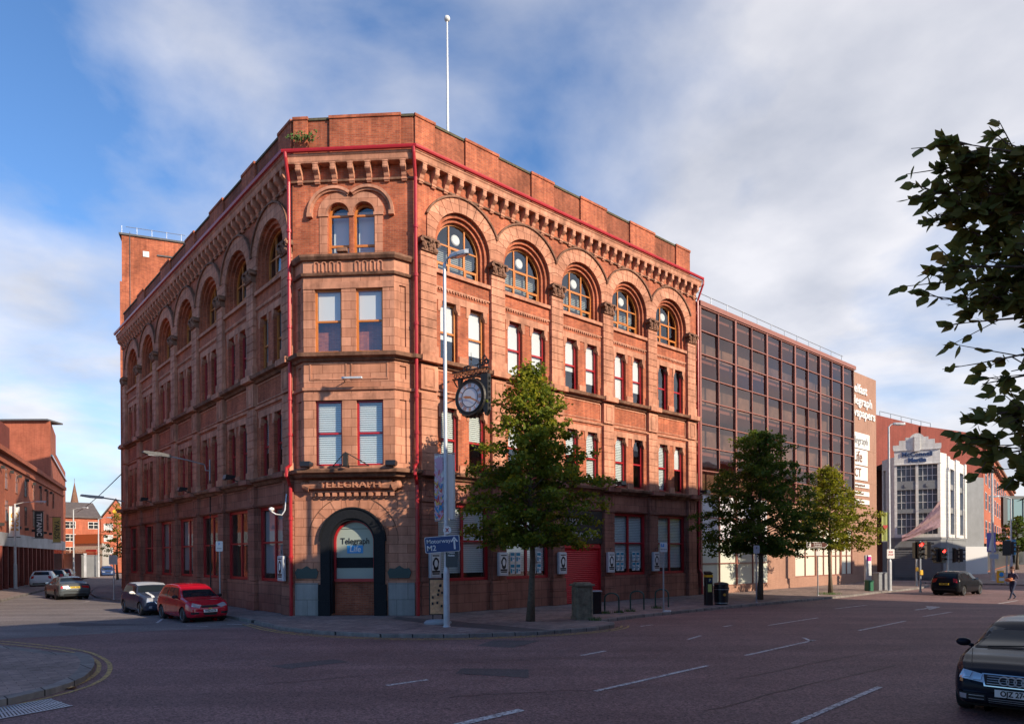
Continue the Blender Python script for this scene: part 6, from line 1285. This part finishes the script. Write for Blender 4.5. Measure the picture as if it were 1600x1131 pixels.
# ------------------------------------------------------------ vehicles
def lerpst(st, x):
    for a, c in zip(st, st[1:]):
        if a[0] <= x <= c[0]:
            f = (x-a[0])/(c[0]-a[0]); f2 = f*f*(3-2*f)*.5+f*.5; return [p+(q-p)*f2 for p, q in zip(a,c)]
    return list(st[0] if x < st[0][0] else st[-1])
def car(label, cat, M_, st, wheels, paint, wr=.31, tw=.2, group=None, spec=None, rim='alloy', name='parked_car', lo=False):
    """st rows: x, zbottom, zbelt, halfwidth, ztop, roof halfwidth; x forward"""
    t = thing(name, label, cat, M_, group); x0, x1 = st[0][0], st[-1][0]; NX = 90 if not lo else 50
    xs = [x0+(x1-x0)*(.5-.5*math.cos(math.pi*k/NX)) for k in range(NX+1)] if False else [x0+(x1-x0)*k/NX for k in range(NX+1)]
    def ringpts(x):
        _, zb, zs_, hw, zt, rw = lerpst(st, x)
        P = [(0,zb),(hw*.80,zb),(hw*.93,zb+.05),(hw*.985,zb+.16),(hw,zb+(zs_-zb)*.5),(hw*.985,zb+(zs_-zb)*.78),(hw*.955,zs_),(rw+(hw*.955-rw)*.5,zs_+(zt-zs_)*.48),(rw,zt-(zt-zs_)*.12),(rw*.9,zt-(zt-zs_)*.02-.012),(rw*.5,zt),(0,zt+.008)]
        out = []
        for i in range(len(P)-1):
            a, c = P[i], P[i+1]; pr = P[max(i-1,0)]; nx_ = P[min(i+2,len(P)-1)]
            for k in range(3):
                f = k/3; h = lambda p0,p1,p2,p3: .5*((2*p1)+(-p0+p2)*f+(2*p0-5*p1+4*p2-p3)*f*f+(-p0+3*p1-3*p2+p3)*f**3); out.append((max(0,h(pr[0],a[0],c[0],nx_[0])), h(pr[1],a[1],c[1],nx_[1])))
        out.append(P[-1]); return out
    rings = []
    for x in xs: h = ringpts(x); rings.append([(x,p[0],p[1]) for p in h]+[(x,-p[0],p[1]) for p in reversed(h[1:-1])])
    n = len(rings[0]); vs = [list(p) for r in rings for p in r]; fs = []
    for i in range(NX):
        for k in range(n): j=(k+1)%n; fs.append((i*n+k,(i+1)*n+k,(i+1)*n+j,i*n+j))
    ca, cb = len(vs), len(vs)+1
    zc0 = (st[0][1]+st[0][4])/2; zc1 = (st[-1][1]+st[-1][4])/2; vs.append([x0-.02,0,zc0]); vs.append([x1+.02,0,zc1])
    for k in range(n): j=(k+1)%n; fs.append((ca,k,j)); fs.append((cb,NX*n+j,NX*n+k))
    bvh = BVHTree.FromPolygons([Vector(v) for v in vs], fs)
    R_ = wr+.045; hwm = max(s[3] for s in st)
    def inarch(v, r): return any((v[0]-wx)**2+(v[2]-wr)**2 < r*r for wx in wheels) and abs(v[1]) > hwm*.5
    keep = [f for f in fs if not inarch([sum(vs[i][c] for i in f)/len(f) for c in range(3)], R_)]
    used = {i for f in keep for i in f}
    for i in used:
        v = vs[i]
        for wx in wheels:
            d = math.hypot(v[0]-wx, v[2]-wr)
            if d < R_+.03 and abs(v[1]) > hwm*.5 and d > 1e-3: v[0] = wx+(v[0]-wx)/d*R_; v[2] = wr+(v[2]-wr)/d*R_
    b = MB(); b.add(vs, keep); body = new('body', b, paint, t, M_, smooth=True)
    b = MB()
    for wx in wheels:
        for s_ in (-1,1):
            pts = [(wx+R_*math.cos(k*math.pi/10), wr+R_*math.sin(k*math.pi/10)) for k in range(-2,13)]
            for p, q_ in zip(pts, pts[1:]): b.quad((p[0],s_*hwm*.5,p[1]),(q_[0],s_*hwm*.5,q_[1]),(q_[0],s_*hwm*.955,q_[1]),(p[0],s_*hwm*.955,p[1]))
            b.add([(p[0],s_*hwm*.52,p[1]) for p in pts], [tuple(range(len(pts)))])
    b.box(x0+.35,x1-.35,-hwm*.7,hwm*.7,.14,.3); new('underbody', b, 'rubber', t, M_)
    for wx in wheels:
        for s_ in (-1,1):
            K = M_ @ Matrix.Translation((wx, s_*(hwm-tw/2-.015), wr)) @ Matrix.Rotation(0 if s_ > 0 else math.pi,4,'Z')
            b = MB(); b.lathe([(wr*.66,-tw/2),(wr*.95,-tw/2),(wr,-tw/2+.03),(wr,tw/2-.03),(wr*.95,tw/2),(wr*.66,tw/2-.005)], 24, (0,0,0), 'y'); w = new('wheel', b, 'rubber', t, K)
            b = MB(); b.lathe([(wr*.6,tw/2-.06),(wr*.68,tw/2-.01),(wr*.66,tw/2+.002),(wr*.60,tw/2-.02)], 24, (0,0,0), 'y'); b.lathe([(0,tw/2-.03),(.06,tw/2-.012),(.06,tw/2-.06),(0,tw/2-.06)], 12, (0,0,0), 'y')
            for k in range(5):
                a = k*2*math.pi/5; ca_, sa_ = math.cos(a), math.sin(a)
                for e0, e1 in ((-.035,.035),): b.add([(r*ca_-e*sa_, tw/2-.02-(.01 if r < .1 else 0), r*sa_+e*ca_) for r,e in ((.04,e0),(wr*.64,e0*1.5),(wr*.64,e1*1.5),(.04,e1))], ((0,1,2,3),))
            new('rim', b, rim, w, K); b = MB(); b.lathe([(0,tw/2-.085),(wr*.64,tw/2-.085),(wr*.64,tw/2-.08),(0,tw/2-.08)], 20, (0,0,0), 'y'); new('brake_disc', b, 'iron', w, K)
    def wrap(pname, quad_, d, mt, parent=None, nu=10, nv=6, o=.004, sub=None):
        """bilinear patch of 4 points [tl,tr,br,bl] thrown on to the body along -d"""
        d = Vector(d).normalized(); tl, tr, br, bl = [Vector(p) for p in quad_]; V = []; ok = []
        for j in range(nv+1):
            for i in range(nu+1):
                p = tl.lerp(tr,i/nu).lerp(bl.lerp(br,i/nu), j/nv); h = bvh.ray_cast(p+d*3, -d)
                if h[0] is None: V.append(p); ok.append(False)
                else: nn = h[1] if h[1].dot(d) > 0 else -h[1]; V.append(h[0]+nn*o*.5+d*o); ok.append(True)
        F_ = []
        for j in range(nv):
            for i in range(nu):
                a = j*(nu+1)+i; f = (a,a+1,a+nu+2,a+nu+1)
                if all(ok[k] for k in f): F_.append(f)
        if not F_: return None
        b = MB(); b.add(V, F_); return new(pname, b, mt, parent or t, M_, smooth=True)
    spec(t, wrap, body, M_) if spec else None
    return t
def mirror(t, M_, x, y, z, paint, s_):
    b = MB(); b.sphere((x,s_*(y+.09),z), .1, (.75,1.15,.72), 12, 8); b.tube([(x+.02,s_*(y-.06),z-.05),(x,s_*(y+.04),z-.03)], .03, 6); m = new('wing_mirror', b, paint, t, M_, smooth=True); b = MB(); b.box(x-.085,x-.078,s_*(y+.09)-.08,s_*(y+.09)+.08,z-.05,z+.05); new('mirror_glass', b, 'lamp_clear', m, M_)
def plate_on(t, M_, x, z, txt, rear, tilt=0, w=.52, h=.11):
    K = M_ @ Matrix.Translation((x,0,z)) @ Matrix.Rotation(-math.pi/2 if rear else math.pi/2,4,'Z')
    b = MB(); b.box(-w/2,w/2,-.012,.03,-h/2,h/2); p = new('number_plate', b, 'plate_yellow' if rear else 'plate_white', t, K)
    b = MB(); b.text(txt, Matrix.Translation((0,-.016,0)), .115, .001, .0035, sx=.82); new('lettering', b, 'black_paint', p, K)
def side_glass(wrap, hw, pts, s_, nm='side_window'):
    tl, tr, br, bl = pts
    wrap(nm, [(p[0], s_*hw, p[1]) for p in (tl,tr,br,bl)], (0,s_,0.12), 'glass_dark_car', o=.006)
# hatchback generic stations
def hatch(L=3.95, W=1.68, H=1.5, bon=.93, tail=.98):
    a = -L/2; c = L/2; w = W/2
    return [(a,.36,.62,w*.74,.66,w*.60),(a+.05,.26,.72,w*.88,.84,w*.72),(a+.14,.22,.86,w*.95,1.02,w*.80),(a+.24,.2,.93,w*.985,tail+.22,w*.80),(a+.42,.2,.95,w,H-.12,w*.74),(a+.62,.2,.95,w,H-.03,w*.72),(a+1.2,.2,.94,w,H,w*.72),(a+1.9,.19,.92,w,H-.02,w*.71),(a+2.25,.19,.91,w,H-.1,w*.72),(a+2.75,.19,.90,w,bon+.16,w*.80),(a+3.0,.19,.89,w,bon+.05,w*.86),(c-.45,.19,.80,w*.985,bon-.06,w*.84),(c-.2,.2,.72,w*.93,bon-.17,w*.78),(c-.07,.22,.62,w*.84,bon-.29,w*.68),(c,.30,.52,w*.70,.60,w*.55)]
def saloon(L=4.52, W=1.8, H=1.42):
    a = -L/2; c = L/2; w = W/2
    return [(a,.38,.64,w*.78,.70,w*.62),(a+.05,.28,.76,w*.9,.90,w*.74),(a+.15,.22,.86,w*.96,1.02,w*.80),(a+.6,.2,.90,w,1.04,w*.82),(a+.95,.2,.92,w,1.14,w*.74),(a+1.35,.2,.92,w,H-.05,w*.68),(a+1.9,.2,.92,w,H,w*.68),(a+2.6,.19,.91,w,H-.04,w*.68),(a+3.25,.19,.90,w,1.03,w*.80),(a+3.5,.19,.88,w,.95,w*.86),(c-.4,.19,.80,w*.97,.86,w*.84),(c-.12,.2,.68,w*.88,.74,w*.74),(c,.3,.54,w*.72,.60,w*.56)]
def heading(center, d): return frame(center, d, -.12)
# red hatchback
def s_red(t, wrap, body, M_):
    c = 1.975
    wrap('windscreen', [(.62,-.56,1.36),(.62,.56,1.36),(.98,.68,.96),(.98,-.68,.96)], (1,0,1.0), 'glass_dark_car', nu=14, nv=8)
    for s_ in (-1,1):
        side_glass(wrap, .8, [(-.55,1.38),(.30,1.36),(.62,1.0),(-.55,.99)], s_); side_glass(wrap, .8, [(-1.28,1.34),(-.63,1.38),(-.63,1.0),(-1.30,1.06)], s_)
        wrap('headlight', [(2.2,s_*.40,.74),(2.2,s_*.78,.86),(2.2,s_*.80,.70),(2.2,s_*.50,.62)], (1,s_*.35,.15), 'lamp_clear')
        wrap('fog_recess', [(2.2,s_*.42,.42),(2.2,s_*.72,.43),(2.2,s_*.70,.34),(2.2,s_*.42,.34)], (1,0,0), 'rubber')
        wrap('door_seam', [(.66,s_*.8,.9),(.672,s_*.8,.9),(.60,s_*.8,.3),(.588,s_*.8,.3)], (0,s_,0), 'rubber', nu=1, nv=14); wrap('door_seam', [(-.62,s_*.8,.96),(-.608,s_*.8,.96),(-.62,s_*.8,.32),(-.632,s_*.8,.32)], (0,s_,0), 'rubber', nu=1, nv=14)
        wrap('door_handle', [(-.5,s_*.8,.86),(-.32,s_*.8,.86),(-.32,s_*.8,.83),(-.5,s_*.8,.83)], (0,s_,0), 'chrome', o=.02); mirror(t, M_, .62, .80, 1.0, 'rubber', s_)
        wrap('tail_light', [(-2.1,s_*.56,1.02),(-2.1,s_*.74,1.0),(-2.1,s_*.76,.78),(-2.1,s_*.62,.78)], (-1,s_*.3,0), 'lamp_red')
    wrap('grille', [(2.2,-.34,.69),(2.2,.34,.69),(2.2,.32,.60),(2.2,-.32,.60)], (1,0,0), 'chrome'); wrap('grille_mesh', [(2.25,-.32,.68),(2.25,.32,.68),(2.25,.30,.61),(2.25,-.30,.61)], (1,0,0), 'rubber', o=.012)
    wrap('lower_intake', [(2.2,-.30,.40),(2.2,.30,.40),(2.2,.22,.30),(2.2,-.22,.30)], (1,0,0), 'rubber'); wrap('badge', [(2.2,-.07,.585),(2.2,.07,.585),(2.2,.07,.545),(2.2,-.07,.545)], (1,0,0), 'gold_paint', o=.014, nu=2, nv=1)
    plate_on(t, M_, c+.035, .47, 'WEZ 6178', False)
hd = Vector((.70,-.714)).normalized()
axc = Vector(gnd(288,972,-.12))+Vector((-hd.y,hd.x))*.74
car('bright red three-door hatchback parked at the kerb, facing us', 'car', heading((axc-hd*1.25)[:2], hd), hatch(), (-1.22,1.25), car_paint('paint_red', (.44,.006,.022), 0, .6, .4), .295, spec=s_red, rim='steel')
# small two-tone hatch behind
def mini_st():
    L, W, H = 3.7,1.68,1.41; a=-L/2; c=L/2; w=W/2
    return [(a,.34,.60,w*.78,.66,w*.66),(a+.06,.24,.72,w*.92,.86,w*.78),(a+.18,.2,.90,w*.98,1.08,w*.80),(a+.42,.19,.93,w,H-.05,w*.76),(a+.7,.19,.93,w,H,w*.76),(a+1.7,.19,.92,w,H-.02,w*.76),(a+2.05,.19,.92,w,H-.12,w*.76),(a+2.4,.19,.91,w,1.02,w*.82),(c-.75,.19,.88,w,.94,w*.82),(c-.35,.2,.80,w*.97,.88,w*.76),(c-.14,.22,.70,w*.92,.76,w*.70),(c-.03,.24,.60,w*.84,.62,w*.64),(c,.30,.52,w*.74,.54,w*.58)]
def s_mini(t, wrap, body, M_):
    wrap('windscreen', [(.25,-.60,1.30),(.25,.60,1.30),(.55,.70,1.0),(.55,-.70,1.0)], (1,0,.8), 'glass_dark_car', nu=12, nv=6)
    wrap('roof_panel', [(-1.35,-.60,1.5),(.15,-.60,1.5),(.15,.60,1.5),(-1.35,.60,1.5)], (0,0,1), 'pale_steel', nu=16, nv=10, o=.012)
    for y in (-.38,.38): wrap('bonnet_stripe', [(.75,y-.06,1.2),(.75,y+.06,1.2),(1.7,y+.06,1.2),(1.7,y-.06,1.2)], (.2,0,1), 'white_paint', nu=3, nv=12)
    for s_ in (-1,1):
        side_glass(wrap, .8, [(-1.30,1.31),(.18,1.30),(.42,1.0),(-1.36,.99)], s_)
        wrap('headlight', [(1.9,s_*.46,.84),(1.9,s_*.72,.84),(1.9,s_*.74,.62),(1.9,s_*.48,.62)], (1,s_*.3,.2), 'lamp_clear'); mirror(t, M_, .38, .82, 1.0, 'white_paint', s_)
        wrap('fog_light', [(1.95,s_*.5,.44),(1.95,s_*.62,.44),(1.95,s_*.62,.34),(1.95,s_*.5,.34)], (1,0,0), 'lamp_clear'); wrap('door_seam', [(.42,s_*.8,.92),(.43,s_*.8,.92),(.36,s_*.8,.3),(.35,s_*.8,.3)], (0,s_,0), 'rubber', nu=1, nv=12); wrap('sill', [(-.8,s_*.8,.3),(.8,s_*.8,.3),(.8,s_*.8,.22),(-.8,s_*.8,.22)], (0,s_,0), 'chrome')
    wrap('grille', [(1.95,-.40,.66),(1.95,.40,.66),(1.95,.32,.52),(1.95,-.32,.52)], (1,0,0), 'chrome'); wrap('grille_mesh', [(1.95,-.36,.64),(1.95,.36,.64),(1.95,.29,.54),(1.95,-.29,.54)], (1,0,0), 'rubber', o=.01); plate_on(t, M_, 1.89, .42, 'KCZ 402', False)
axc = Vector(gnd(222,961,-.12))+Vector((-hd.y,hd.x))*.72
car('small dark blue two-tone hatchback with white roof and bonnet stripes, parked behind the red one', 'car', heading((axc-hd*1.2)[:2], hd), mini_st(), (-1.22,1.2), car_paint('paint_gunmetal', (.035,.045,.075)), .30, spec=s_mini)
# silver saloon driving away
def s_saloon(yellow='DGZ 3301'):
    def f(t, wrap, body, M_):
        wrap('rear_window', [(-1.0,-.52,1.34),(-1.0,.52,1.34),(-1.35,.64,1.06),(-1.35,-.64,1.06)], (-1,0,.9), 'glass_dark_car', nu=12)
        wrap('windscreen', [(.45,-.52,1.34),(.45,.52,1.34),(.95,.66,1.05),(.95,-.66,1.05)], (1,0,1), 'glass_dark_car', nu=12)
        for s_ in (-1,1):
            side_glass(wrap, .85, [(-1.0,1.30),(-.1,1.36),(-.1,.99),(-1.25,1.03)], s_); side_glass(wrap, .85, [(-.02,1.36),(.42,1.32),(.85,.99),(-.02,.98)], s_)
            wrap('tail_light', [(-2.4,s_*.42,.88),(-2.4,s_*.84,.86),(-2.4,s_*.84,.70),(-2.4,s_*.46,.76)], (-1,s_*.45,0), 'lamp_red'); mirror(t, M_, .80, .86, 1.0, 'paint_silver' if 'paint_silver' in MATS else 'rubber', s_)
        wrap('bumper_strip', [(-2.4,-.7,.54),(-2.4,.7,.54),(-2.4,.7,.51),(-2.4,-.7,.51)], (-1,0,0), 'rubber'); plate_on(t, M_, -2.275, .78, yellow, True)
        wrap('lower_trim', [(-2.4,-.6,.38),(-2.4,.6,.38),(-2.4,.6,.3),(-2.4,-.6,.3)], (-1,0,0), 'rubber')
    return f
car_paint('paint_silver', (.10,.115,.125), .3)
c_ = (Vector(gnd(94,937,-.12))+Vector(gnd(141,936,-.12)))/2; dd = Vector((-.70,.714)).normalized()
car('silver grey saloon driving away up the left street', 'car', heading((c_+dd*2.25)[:2], dd), saloon(), (-1.38,1.38), 'paint_silver', .32, spec=s_saloon(), name='saloon_car')
def s_hatch_rear(plate='YIG 2294', yel=True):
    def f(t, wrap, body, M_):
        wrap('rear_window', [(-1.6,-.52,1.38),(-1.6,.52,1.38),(-1.85,.60,1.08),(-1.85,-.60,1.08)], (-1,0,.3), 'glass_dark_car', nu=12); wrap('windscreen', [(.62,-.56,1.36),(.62,.56,1.36),(.98,.68,.96),(.98,-.68,.96)], (1,0,1.0), 'glass_dark_car', nu=12)
        for s_ in (-1,1):
            side_glass(wrap, .8, [(-1.28,1.34),(-.50,1.38),(-.50,1.0),(-1.34,1.06)], s_); side_glass(wrap, .8, [(-.42,1.38),(.30,1.36),(.66,1.0),(-.42,.99)], s_)
            wrap('tail_light', [(-2.2,s_*.58,1.04),(-2.2,s_*.80,1.02),(-2.2,s_*.82,.78),(-2.2,s_*.60,.82)], (-1,s_*.4,0), 'lamp_red'); mirror(t, M_, .62, .80, 1.0, 'rubber', s_)
            wrap('headlight', [(2.2,s_*.40,.74),(2.2,s_*.78,.82),(2.2,s_*.80,.68),(2.2,s_*.50,.62)], (1,s_*.35,.15), 'lamp_clear')
        plate_on(t, M_, -1.99, .70, plate, True); wrap('lower_trim', [(-2.2,-.6,.42),(-2.2,.6,.42),(-2.2,.6,.32),(-2.2,-.6,.32)], (-1,0,0), 'rubber'); wrap('grille', [(2.2,-.34,.66),(2.2,.34,.66),(2.2,.32,.56),(2.2,-.32,.56)], (1,0,0), 'rubber')
    return f
car_paint('paint_black', (.012,.013,.016)); car_paint('paint_white', (.62,.63,.65)); car_paint('paint_maroon', (.16,.02,.03)); car_paint('paint_navy', (.03,.06,.16)); car_paint('paint_dark', (.03,.035,.04))
c_ = (Vector(gnd(1453,930,-.12))+Vector(gnd(1500,930,-.12)))/2; dd = Vector((.80,.60)).normalized()
car('black hatchback driving away at the junction below the traffic lights', 'car', heading((c_+dd*1.85)[:2], dd), hatch(3.9,1.68,1.48), (-1.22,1.25), 'paint_black', .30, spec=s_hatch_rear(), name='hatchback_car')
def park(u, Y, d, st, wh, paint, label, spec_):
    p = pix(u,868,Y); car(label, 'car', heading(p[:2], Vector(d).normalized()), st, wh, paint, .31, spec=spec_, lo=True)
park(70, 62.5, LD, hatch(4.3,1.8,1.48), (-1.3,1.35), 'paint_white', 'white hatchback parked on the left street, seen from behind', s_hatch_rear('OEZ 771'))
park(89, 69.5, LD, hatch(4.2,1.75,1.46), (-1.3,1.3), 'paint_dark', 'dark hatchback parked in front of the white one on the left street', s_hatch_rear('MCZ 118'))
park(101, 77, LD, hatch(4.2,1.75,1.46), (-1.3,1.3), 'paint_maroon', 'maroon hatchback parked farthest along the left row', s_hatch_rear('LUI 940'))
park(167, 97, (.55,-.8), hatch(4.2,1.78,1.5), (-1.3,1.3), 'paint_navy', 'blue hatchback coming towards us far down the left street', s_hatch_rear('SXZ 55'))
# near dark car, lower right
def near_st():
    L, W, H = 4.2,1.77,1.42; a=-L/2; c=L/2; w=W/2
    return [(a,.36,.64,w*.76,.70,w*.62),(a+.05,.26,.76,w*.9,.88,w*.74),(a+.2,.22,.90,w*.97,1.04,w*.78),(a+.45,.2,.93,w,H-.12,w*.72),(a+.8,.2,.93,w,H-.02,w*.69),(a+1.5,.2,.93,w,H,w*.68),(a+2.1,.19,.92,w,H-.05,w*.69),(a+2.85,.19,.92,w,1.04,w*.80),(a+3.05,.19,.91,w,.98,w*.85),(c-.7,.19,.86,w*.995,.92,w*.86),(c-.35,.19,.78,w*.965,.84,w*.83),(c-.16,.2,.68,w*.91,.76,w*.78),(c-.05,.22,.58,w*.84,.66,w*.72),(c,.28,.5,w*.76,.56,w*.66)]
def s_near(t, wrap, body, M_):
    c = 2.1
    wrap('windscreen', [(.42,-.56,1.34),(.42,.56,1.34),(.92,.70,1.02),(.92,-.70,1.02)], (1,0,1.1), 'glass_dark_car', nu=20, nv=10)
    wrap('scuttle', [(.88,-.72,1.02),(.88,.72,1.02),(.97,.72,1.0),(.97,-.72,1.0)], (.4,0,1), 'rubber', nu=16, nv=2)
    for s_ in (-1,1):
        side_glass(wrap, .85, [(-.35,1.33),(.28,1.31),(.72,1.0),(-.35,.99)], s_); side_glass(wrap, .85, [(-1.35,1.26),(-.42,1.33),(-.42,.99),(-1.4,1.03)], s_)
        K = [(2.3,s_*.44,.72),(2.3,s_*.80,.80),(2.3,s_*.84,.66),(2.3,s_*.46,.60)]
        h = wrap('headlight', K, (1,s_*.3,.2), 'lamp_clear', nu=14, nv=8); 
        for yy in (.56,.71):
            P_ = [(2.3,s_*(yy-.055),.735+.03*(yy>.6)),(2.3,s_*(yy+.055),.735+.03*(yy>.6)),(2.3,s_*(yy+.055),.64+.03*(yy>.6)),(2.3,s_*(yy-.055),.64+.03*(yy>.6))]; wrap('headlight_lens', P_, (1,s_*.3,.2), 'chrome', parent=h, o=.012, nu=4, nv=4)
        wrap('indicator', [(2.3,s_*.745,.64),(2.3,s_*.80,.66),(2.3,s_*.80,.60),(2.3,s_*.745,.59)], (1,s_*.3,.2), mat('amber',(.5,.18,.03),.2), parent=h, o=.010, nu=2, nv=2)
        wrap('fog_light', [(2.3,s_*.63,.37),(2.3,s_*.73,.37),(2.3,s_*.73,.29),(2.3,s_*.63,.29)], (1,0,0), 'lamp_clear', o=.012); wrap('side_intake', [(2.3,s_*.38,.38),(2.3,s_*.76,.40),(2.3,s_*.74,.28),(2.3,s_*.38,.28)], (1,0,0), 'rubber')
        for k in range(2): wrap('intake_bar', [(2.3,s_*.40,.36-k*.05),(2.3,s_*.60,.36-k*.05),(2.3,s_*.60,.348-k*.05),(2.3,s_*.40,.348-k*.05)], (1,0,0), 'steel', o=.01, nv=1)
        wrap('bonnet_seam', [(1.05,s_*.735,1.0),(1.05,s_*.745,1.0),(1.95,s_*.60,1.0),(1.95,s_*.59,1.0)], (.2,0,1), 'rubber', nu=1, nv=16); mirror(t, M_, .66, .86, 1.02, 'paint_ink', s_)
        wrap('door_seam', [(.80,s_*.85,.92),(.812,s_*.85,.92),(.74,s_*.85,.3),(.728,s_*.85,.3)], (0,s_,0), 'rubber', nu=1, nv=12); wrap('trim_strip', [(-.9,s_*.85,.48),(.8,s_*.85,.48),(.8,s_*.85,.45),(-.9,s_*.85,.45)], (0,s_,0), 'rubber')
    wrap('grille', [(2.3,-.44,.71),(2.3,.44,.71),(2.3,.40,.52),(2.3,-.40,.52)], (1,0,.05), 'chrome', nu=14); wrap('grille_mesh', [(2.3,-.415,.695),(2.3,.415,.695),(2.3,.38,.535),(2.3,-.38,.535)], (1,0,.05), 'rubber', o=.010, nu=14)
    for k in range(4): z = .675-k*.035; wrap('grille_bar', [(2.3,-.36,z),(2.3,.36,z),(2.3,.36,z-.008),(2.3,-.36,z-.008)], (1,0,.05), 'steel', o=.018, nu=10, nv=1)
    wrap('lower_grille', [(2.3,-.36,.345),(2.3,.36,.345),(2.3,.34,.26),(2.3,-.34,.26)], (1,0,0), 'rubber'); 
    for k in range(3): wrap('lower_bar', [(2.3,-.34,.33-k*.03),(2.3,.34,.33-k*.03),(2.3,.34,.322-k*.03),(2.3,-.34,.322-k*.03)], (1,0,0), 'steel', o=.01, nv=1)
    hit = c-.0; K = M_ @ Matrix.Translation((c+.01,0,.615)) @ Matrix.Rotation(math.pi/2,4,'Z'); b = MB()
    for k in range(4): b.ring((k-1.5)*.094, 0, .056, .068, -.03, .02, 0, 2*math.pi, 20)
    new('four_ring_badge', b, 'pale_steel', t, K); plate_on(t, M_, c+.02, .42, 'OJZ 2748', False)
    for k in range(2): b = MB(); b.tube([(.94,-.55+k*.62,1.0),(.90,.0+k*.62,1.04)], .01, 6); new('wiper', b, 'rubber', t, M_)
    b = MB(); b.box(-1.2,.5,-.55,.55,.5,1.0); new('seats', b, 'rubber', t, M_)
hd = Vector((-.70,-.714)).normalized(); fc = Vector((7.60,10.35))
car('dark blue-black hatchback with a four-ring badge, cut off by the lower right edge', 'car', heading((fc-hd*2.1)[:2], hd), near_st(), (-1.24,1.34), car_paint('paint_ink', (.010,.013,.022)), .32, spec=s_near, name='hatchback_car')

# ------------------------------------------------------------ pedestrian at the right edge
def person():
    p = gnd(1583,937,-.12); M_ = at(p[0],p[1],-.12,math.radians(200))    # strides to the left of the picture
    J = {}; E_ = []; 
    def j(n_, x, y, z, r, par=None): J[n_] = (len(J),(x,y,z),r); E_.append((J[par][0], J[n_][0])) if par else None
    # x forward, y left
    j('pelvis',0,0,.95,.13); j('belly',.02,0,1.1,.125,'pelvis'); j('chest',.04,0,1.32,.145,'belly'); j('neck',.05,0,1.5,.06,'chest'); j('head0',.07,0,1.58,.075,'neck'); j('head1',.08,0,1.70,.095,'head0'); j('head2',.07,0,1.77,.06,'head1')
    for s_, hx, kx, fx, kz in ((1,.0,.22,.38,.55),(-1,.0,.02,-.34,.52)):
        q = 'l' if s_ > 0 else 'r'
        j(q+'hip',hx,s_*.1,.9,.095,'pelvis'); j(q+'knee',kx,s_*.1,.50,.062,q+'hip'); j(q+'ankle',fx,s_*.09,.1 if s_>0 else .17,.04,q+'knee'); j(q+'toe',fx+.17,s_*.09,.05 if s_ > 0 else .06,.032,q+'ankle')
        j(q+'sh',.04,s_*.19,1.42,.065,'chest'); j(q+'el',-.04 if s_>0 else .0,s_*.24,1.15,.043,q+'sh'); j(q+'wr',.20,s_*.16,1.08,.03,q+'el'); j(q+'palm',.28,s_*.12,1.08,.032,q+'wr')
        for k in range(4): j(f'{q}f{k}',.34,s_*(.10-.02*k+.02),1.07-.022*k+.03,.010,q+'palm'); j(f'{q}g{k}',.36+.004*k,s_*(.06-.01*k),1.06-.022*k+.03,.009,f'{q}f{k}')
        j(q+'thumb',.31,s_*.09,1.125,.011,q+'palm')
    me = bpy.data.meshes.new('person'); vs = [J[k][1] for k in J]; me.from_pydata(vs, E_, [])
    o = bpy.data.objects.new('person_tmp', me); S.collection.objects.link(o); sk = o.modifiers.new('s','SKIN'); sk.use_smooth_shade = True
    for i, k in enumerate(J): me.skin_vertices[0].data[i].radius = (J[k][2],)*2
    me.skin_vertices[0].data[0].use_root = True; ss = o.modifiers.new('u','SUBSURF'); ss.levels = ss.render_levels = 1
    dg = bpy.context.evaluated_depsgraph_get(); m2 = bpy.data.meshes.new_from_object(o.evaluated_get(dg)); bpy.data.objects.remove(o)
    for mm in ('skin','shirt','denim','rubber'): m2.materials.append(MATS[mm])
    for f in m2.polygons:
        c = f.center; f.material_index = 2 if c.z < 1.0 and abs(c.y) < .2 and not c.x > .12 or c.z < .9 else 1
        if c.z < .11: f.material_index = 3
        if c.z > 1.5: f.material_index = 0
        if c.x > .17 and c.z > 1.0: f.material_index = 0
    b = new('person', m2, None, None, M_); tag(b, 'person in dark jeans striding across the road at the right edge, holding a bundle', 'person')
    h = MB(); h.sphere((.045,0,1.745), .105, (1.05,.98,.9), 14, 8); h.sphere((-.02,0,1.66), .085, (.8,.95,1.1), 10, 6); new('hair', h, mat('hair_brown',(.10,.035,.02),.7), b, M_, smooth=True)
    h = MB(); h.sphere((.178,0,1.665), .018, (1.2,.8,1.2), 8, 6); [h.sphere((.085,s_*.095,1.67), .022, (.8,.4,1.3), 8, 6) for s_ in (-1,1)]; new('nose_and_ears', h, 'skin', b, M_, smooth=True)
    h = MB(); [h.sphere((.158,s_*.034,1.69), .010, (1,1,.7), 8, 6) for s_ in (-1,1)]; h.box(.155,.17,-.025,.025,1.615,1.622); new('eyes_and_mouth', h, 'black_paint', b, M_)
    q = M_ @ Matrix.Translation((.36,0,1.1)); k = MB(); k.sphere((0,0,0), .14, (.9,1.25,.7), 12, 8); k.sphere((-.05,.1,.06), .09, (1,1,.8), 8, 6); tag(new('bundle', k, mat('bundle_orange',(.5,.16,.06),.7), None, q, smooth=True), 'orange and brown bundle held by the striding person', 'bundle')
person()
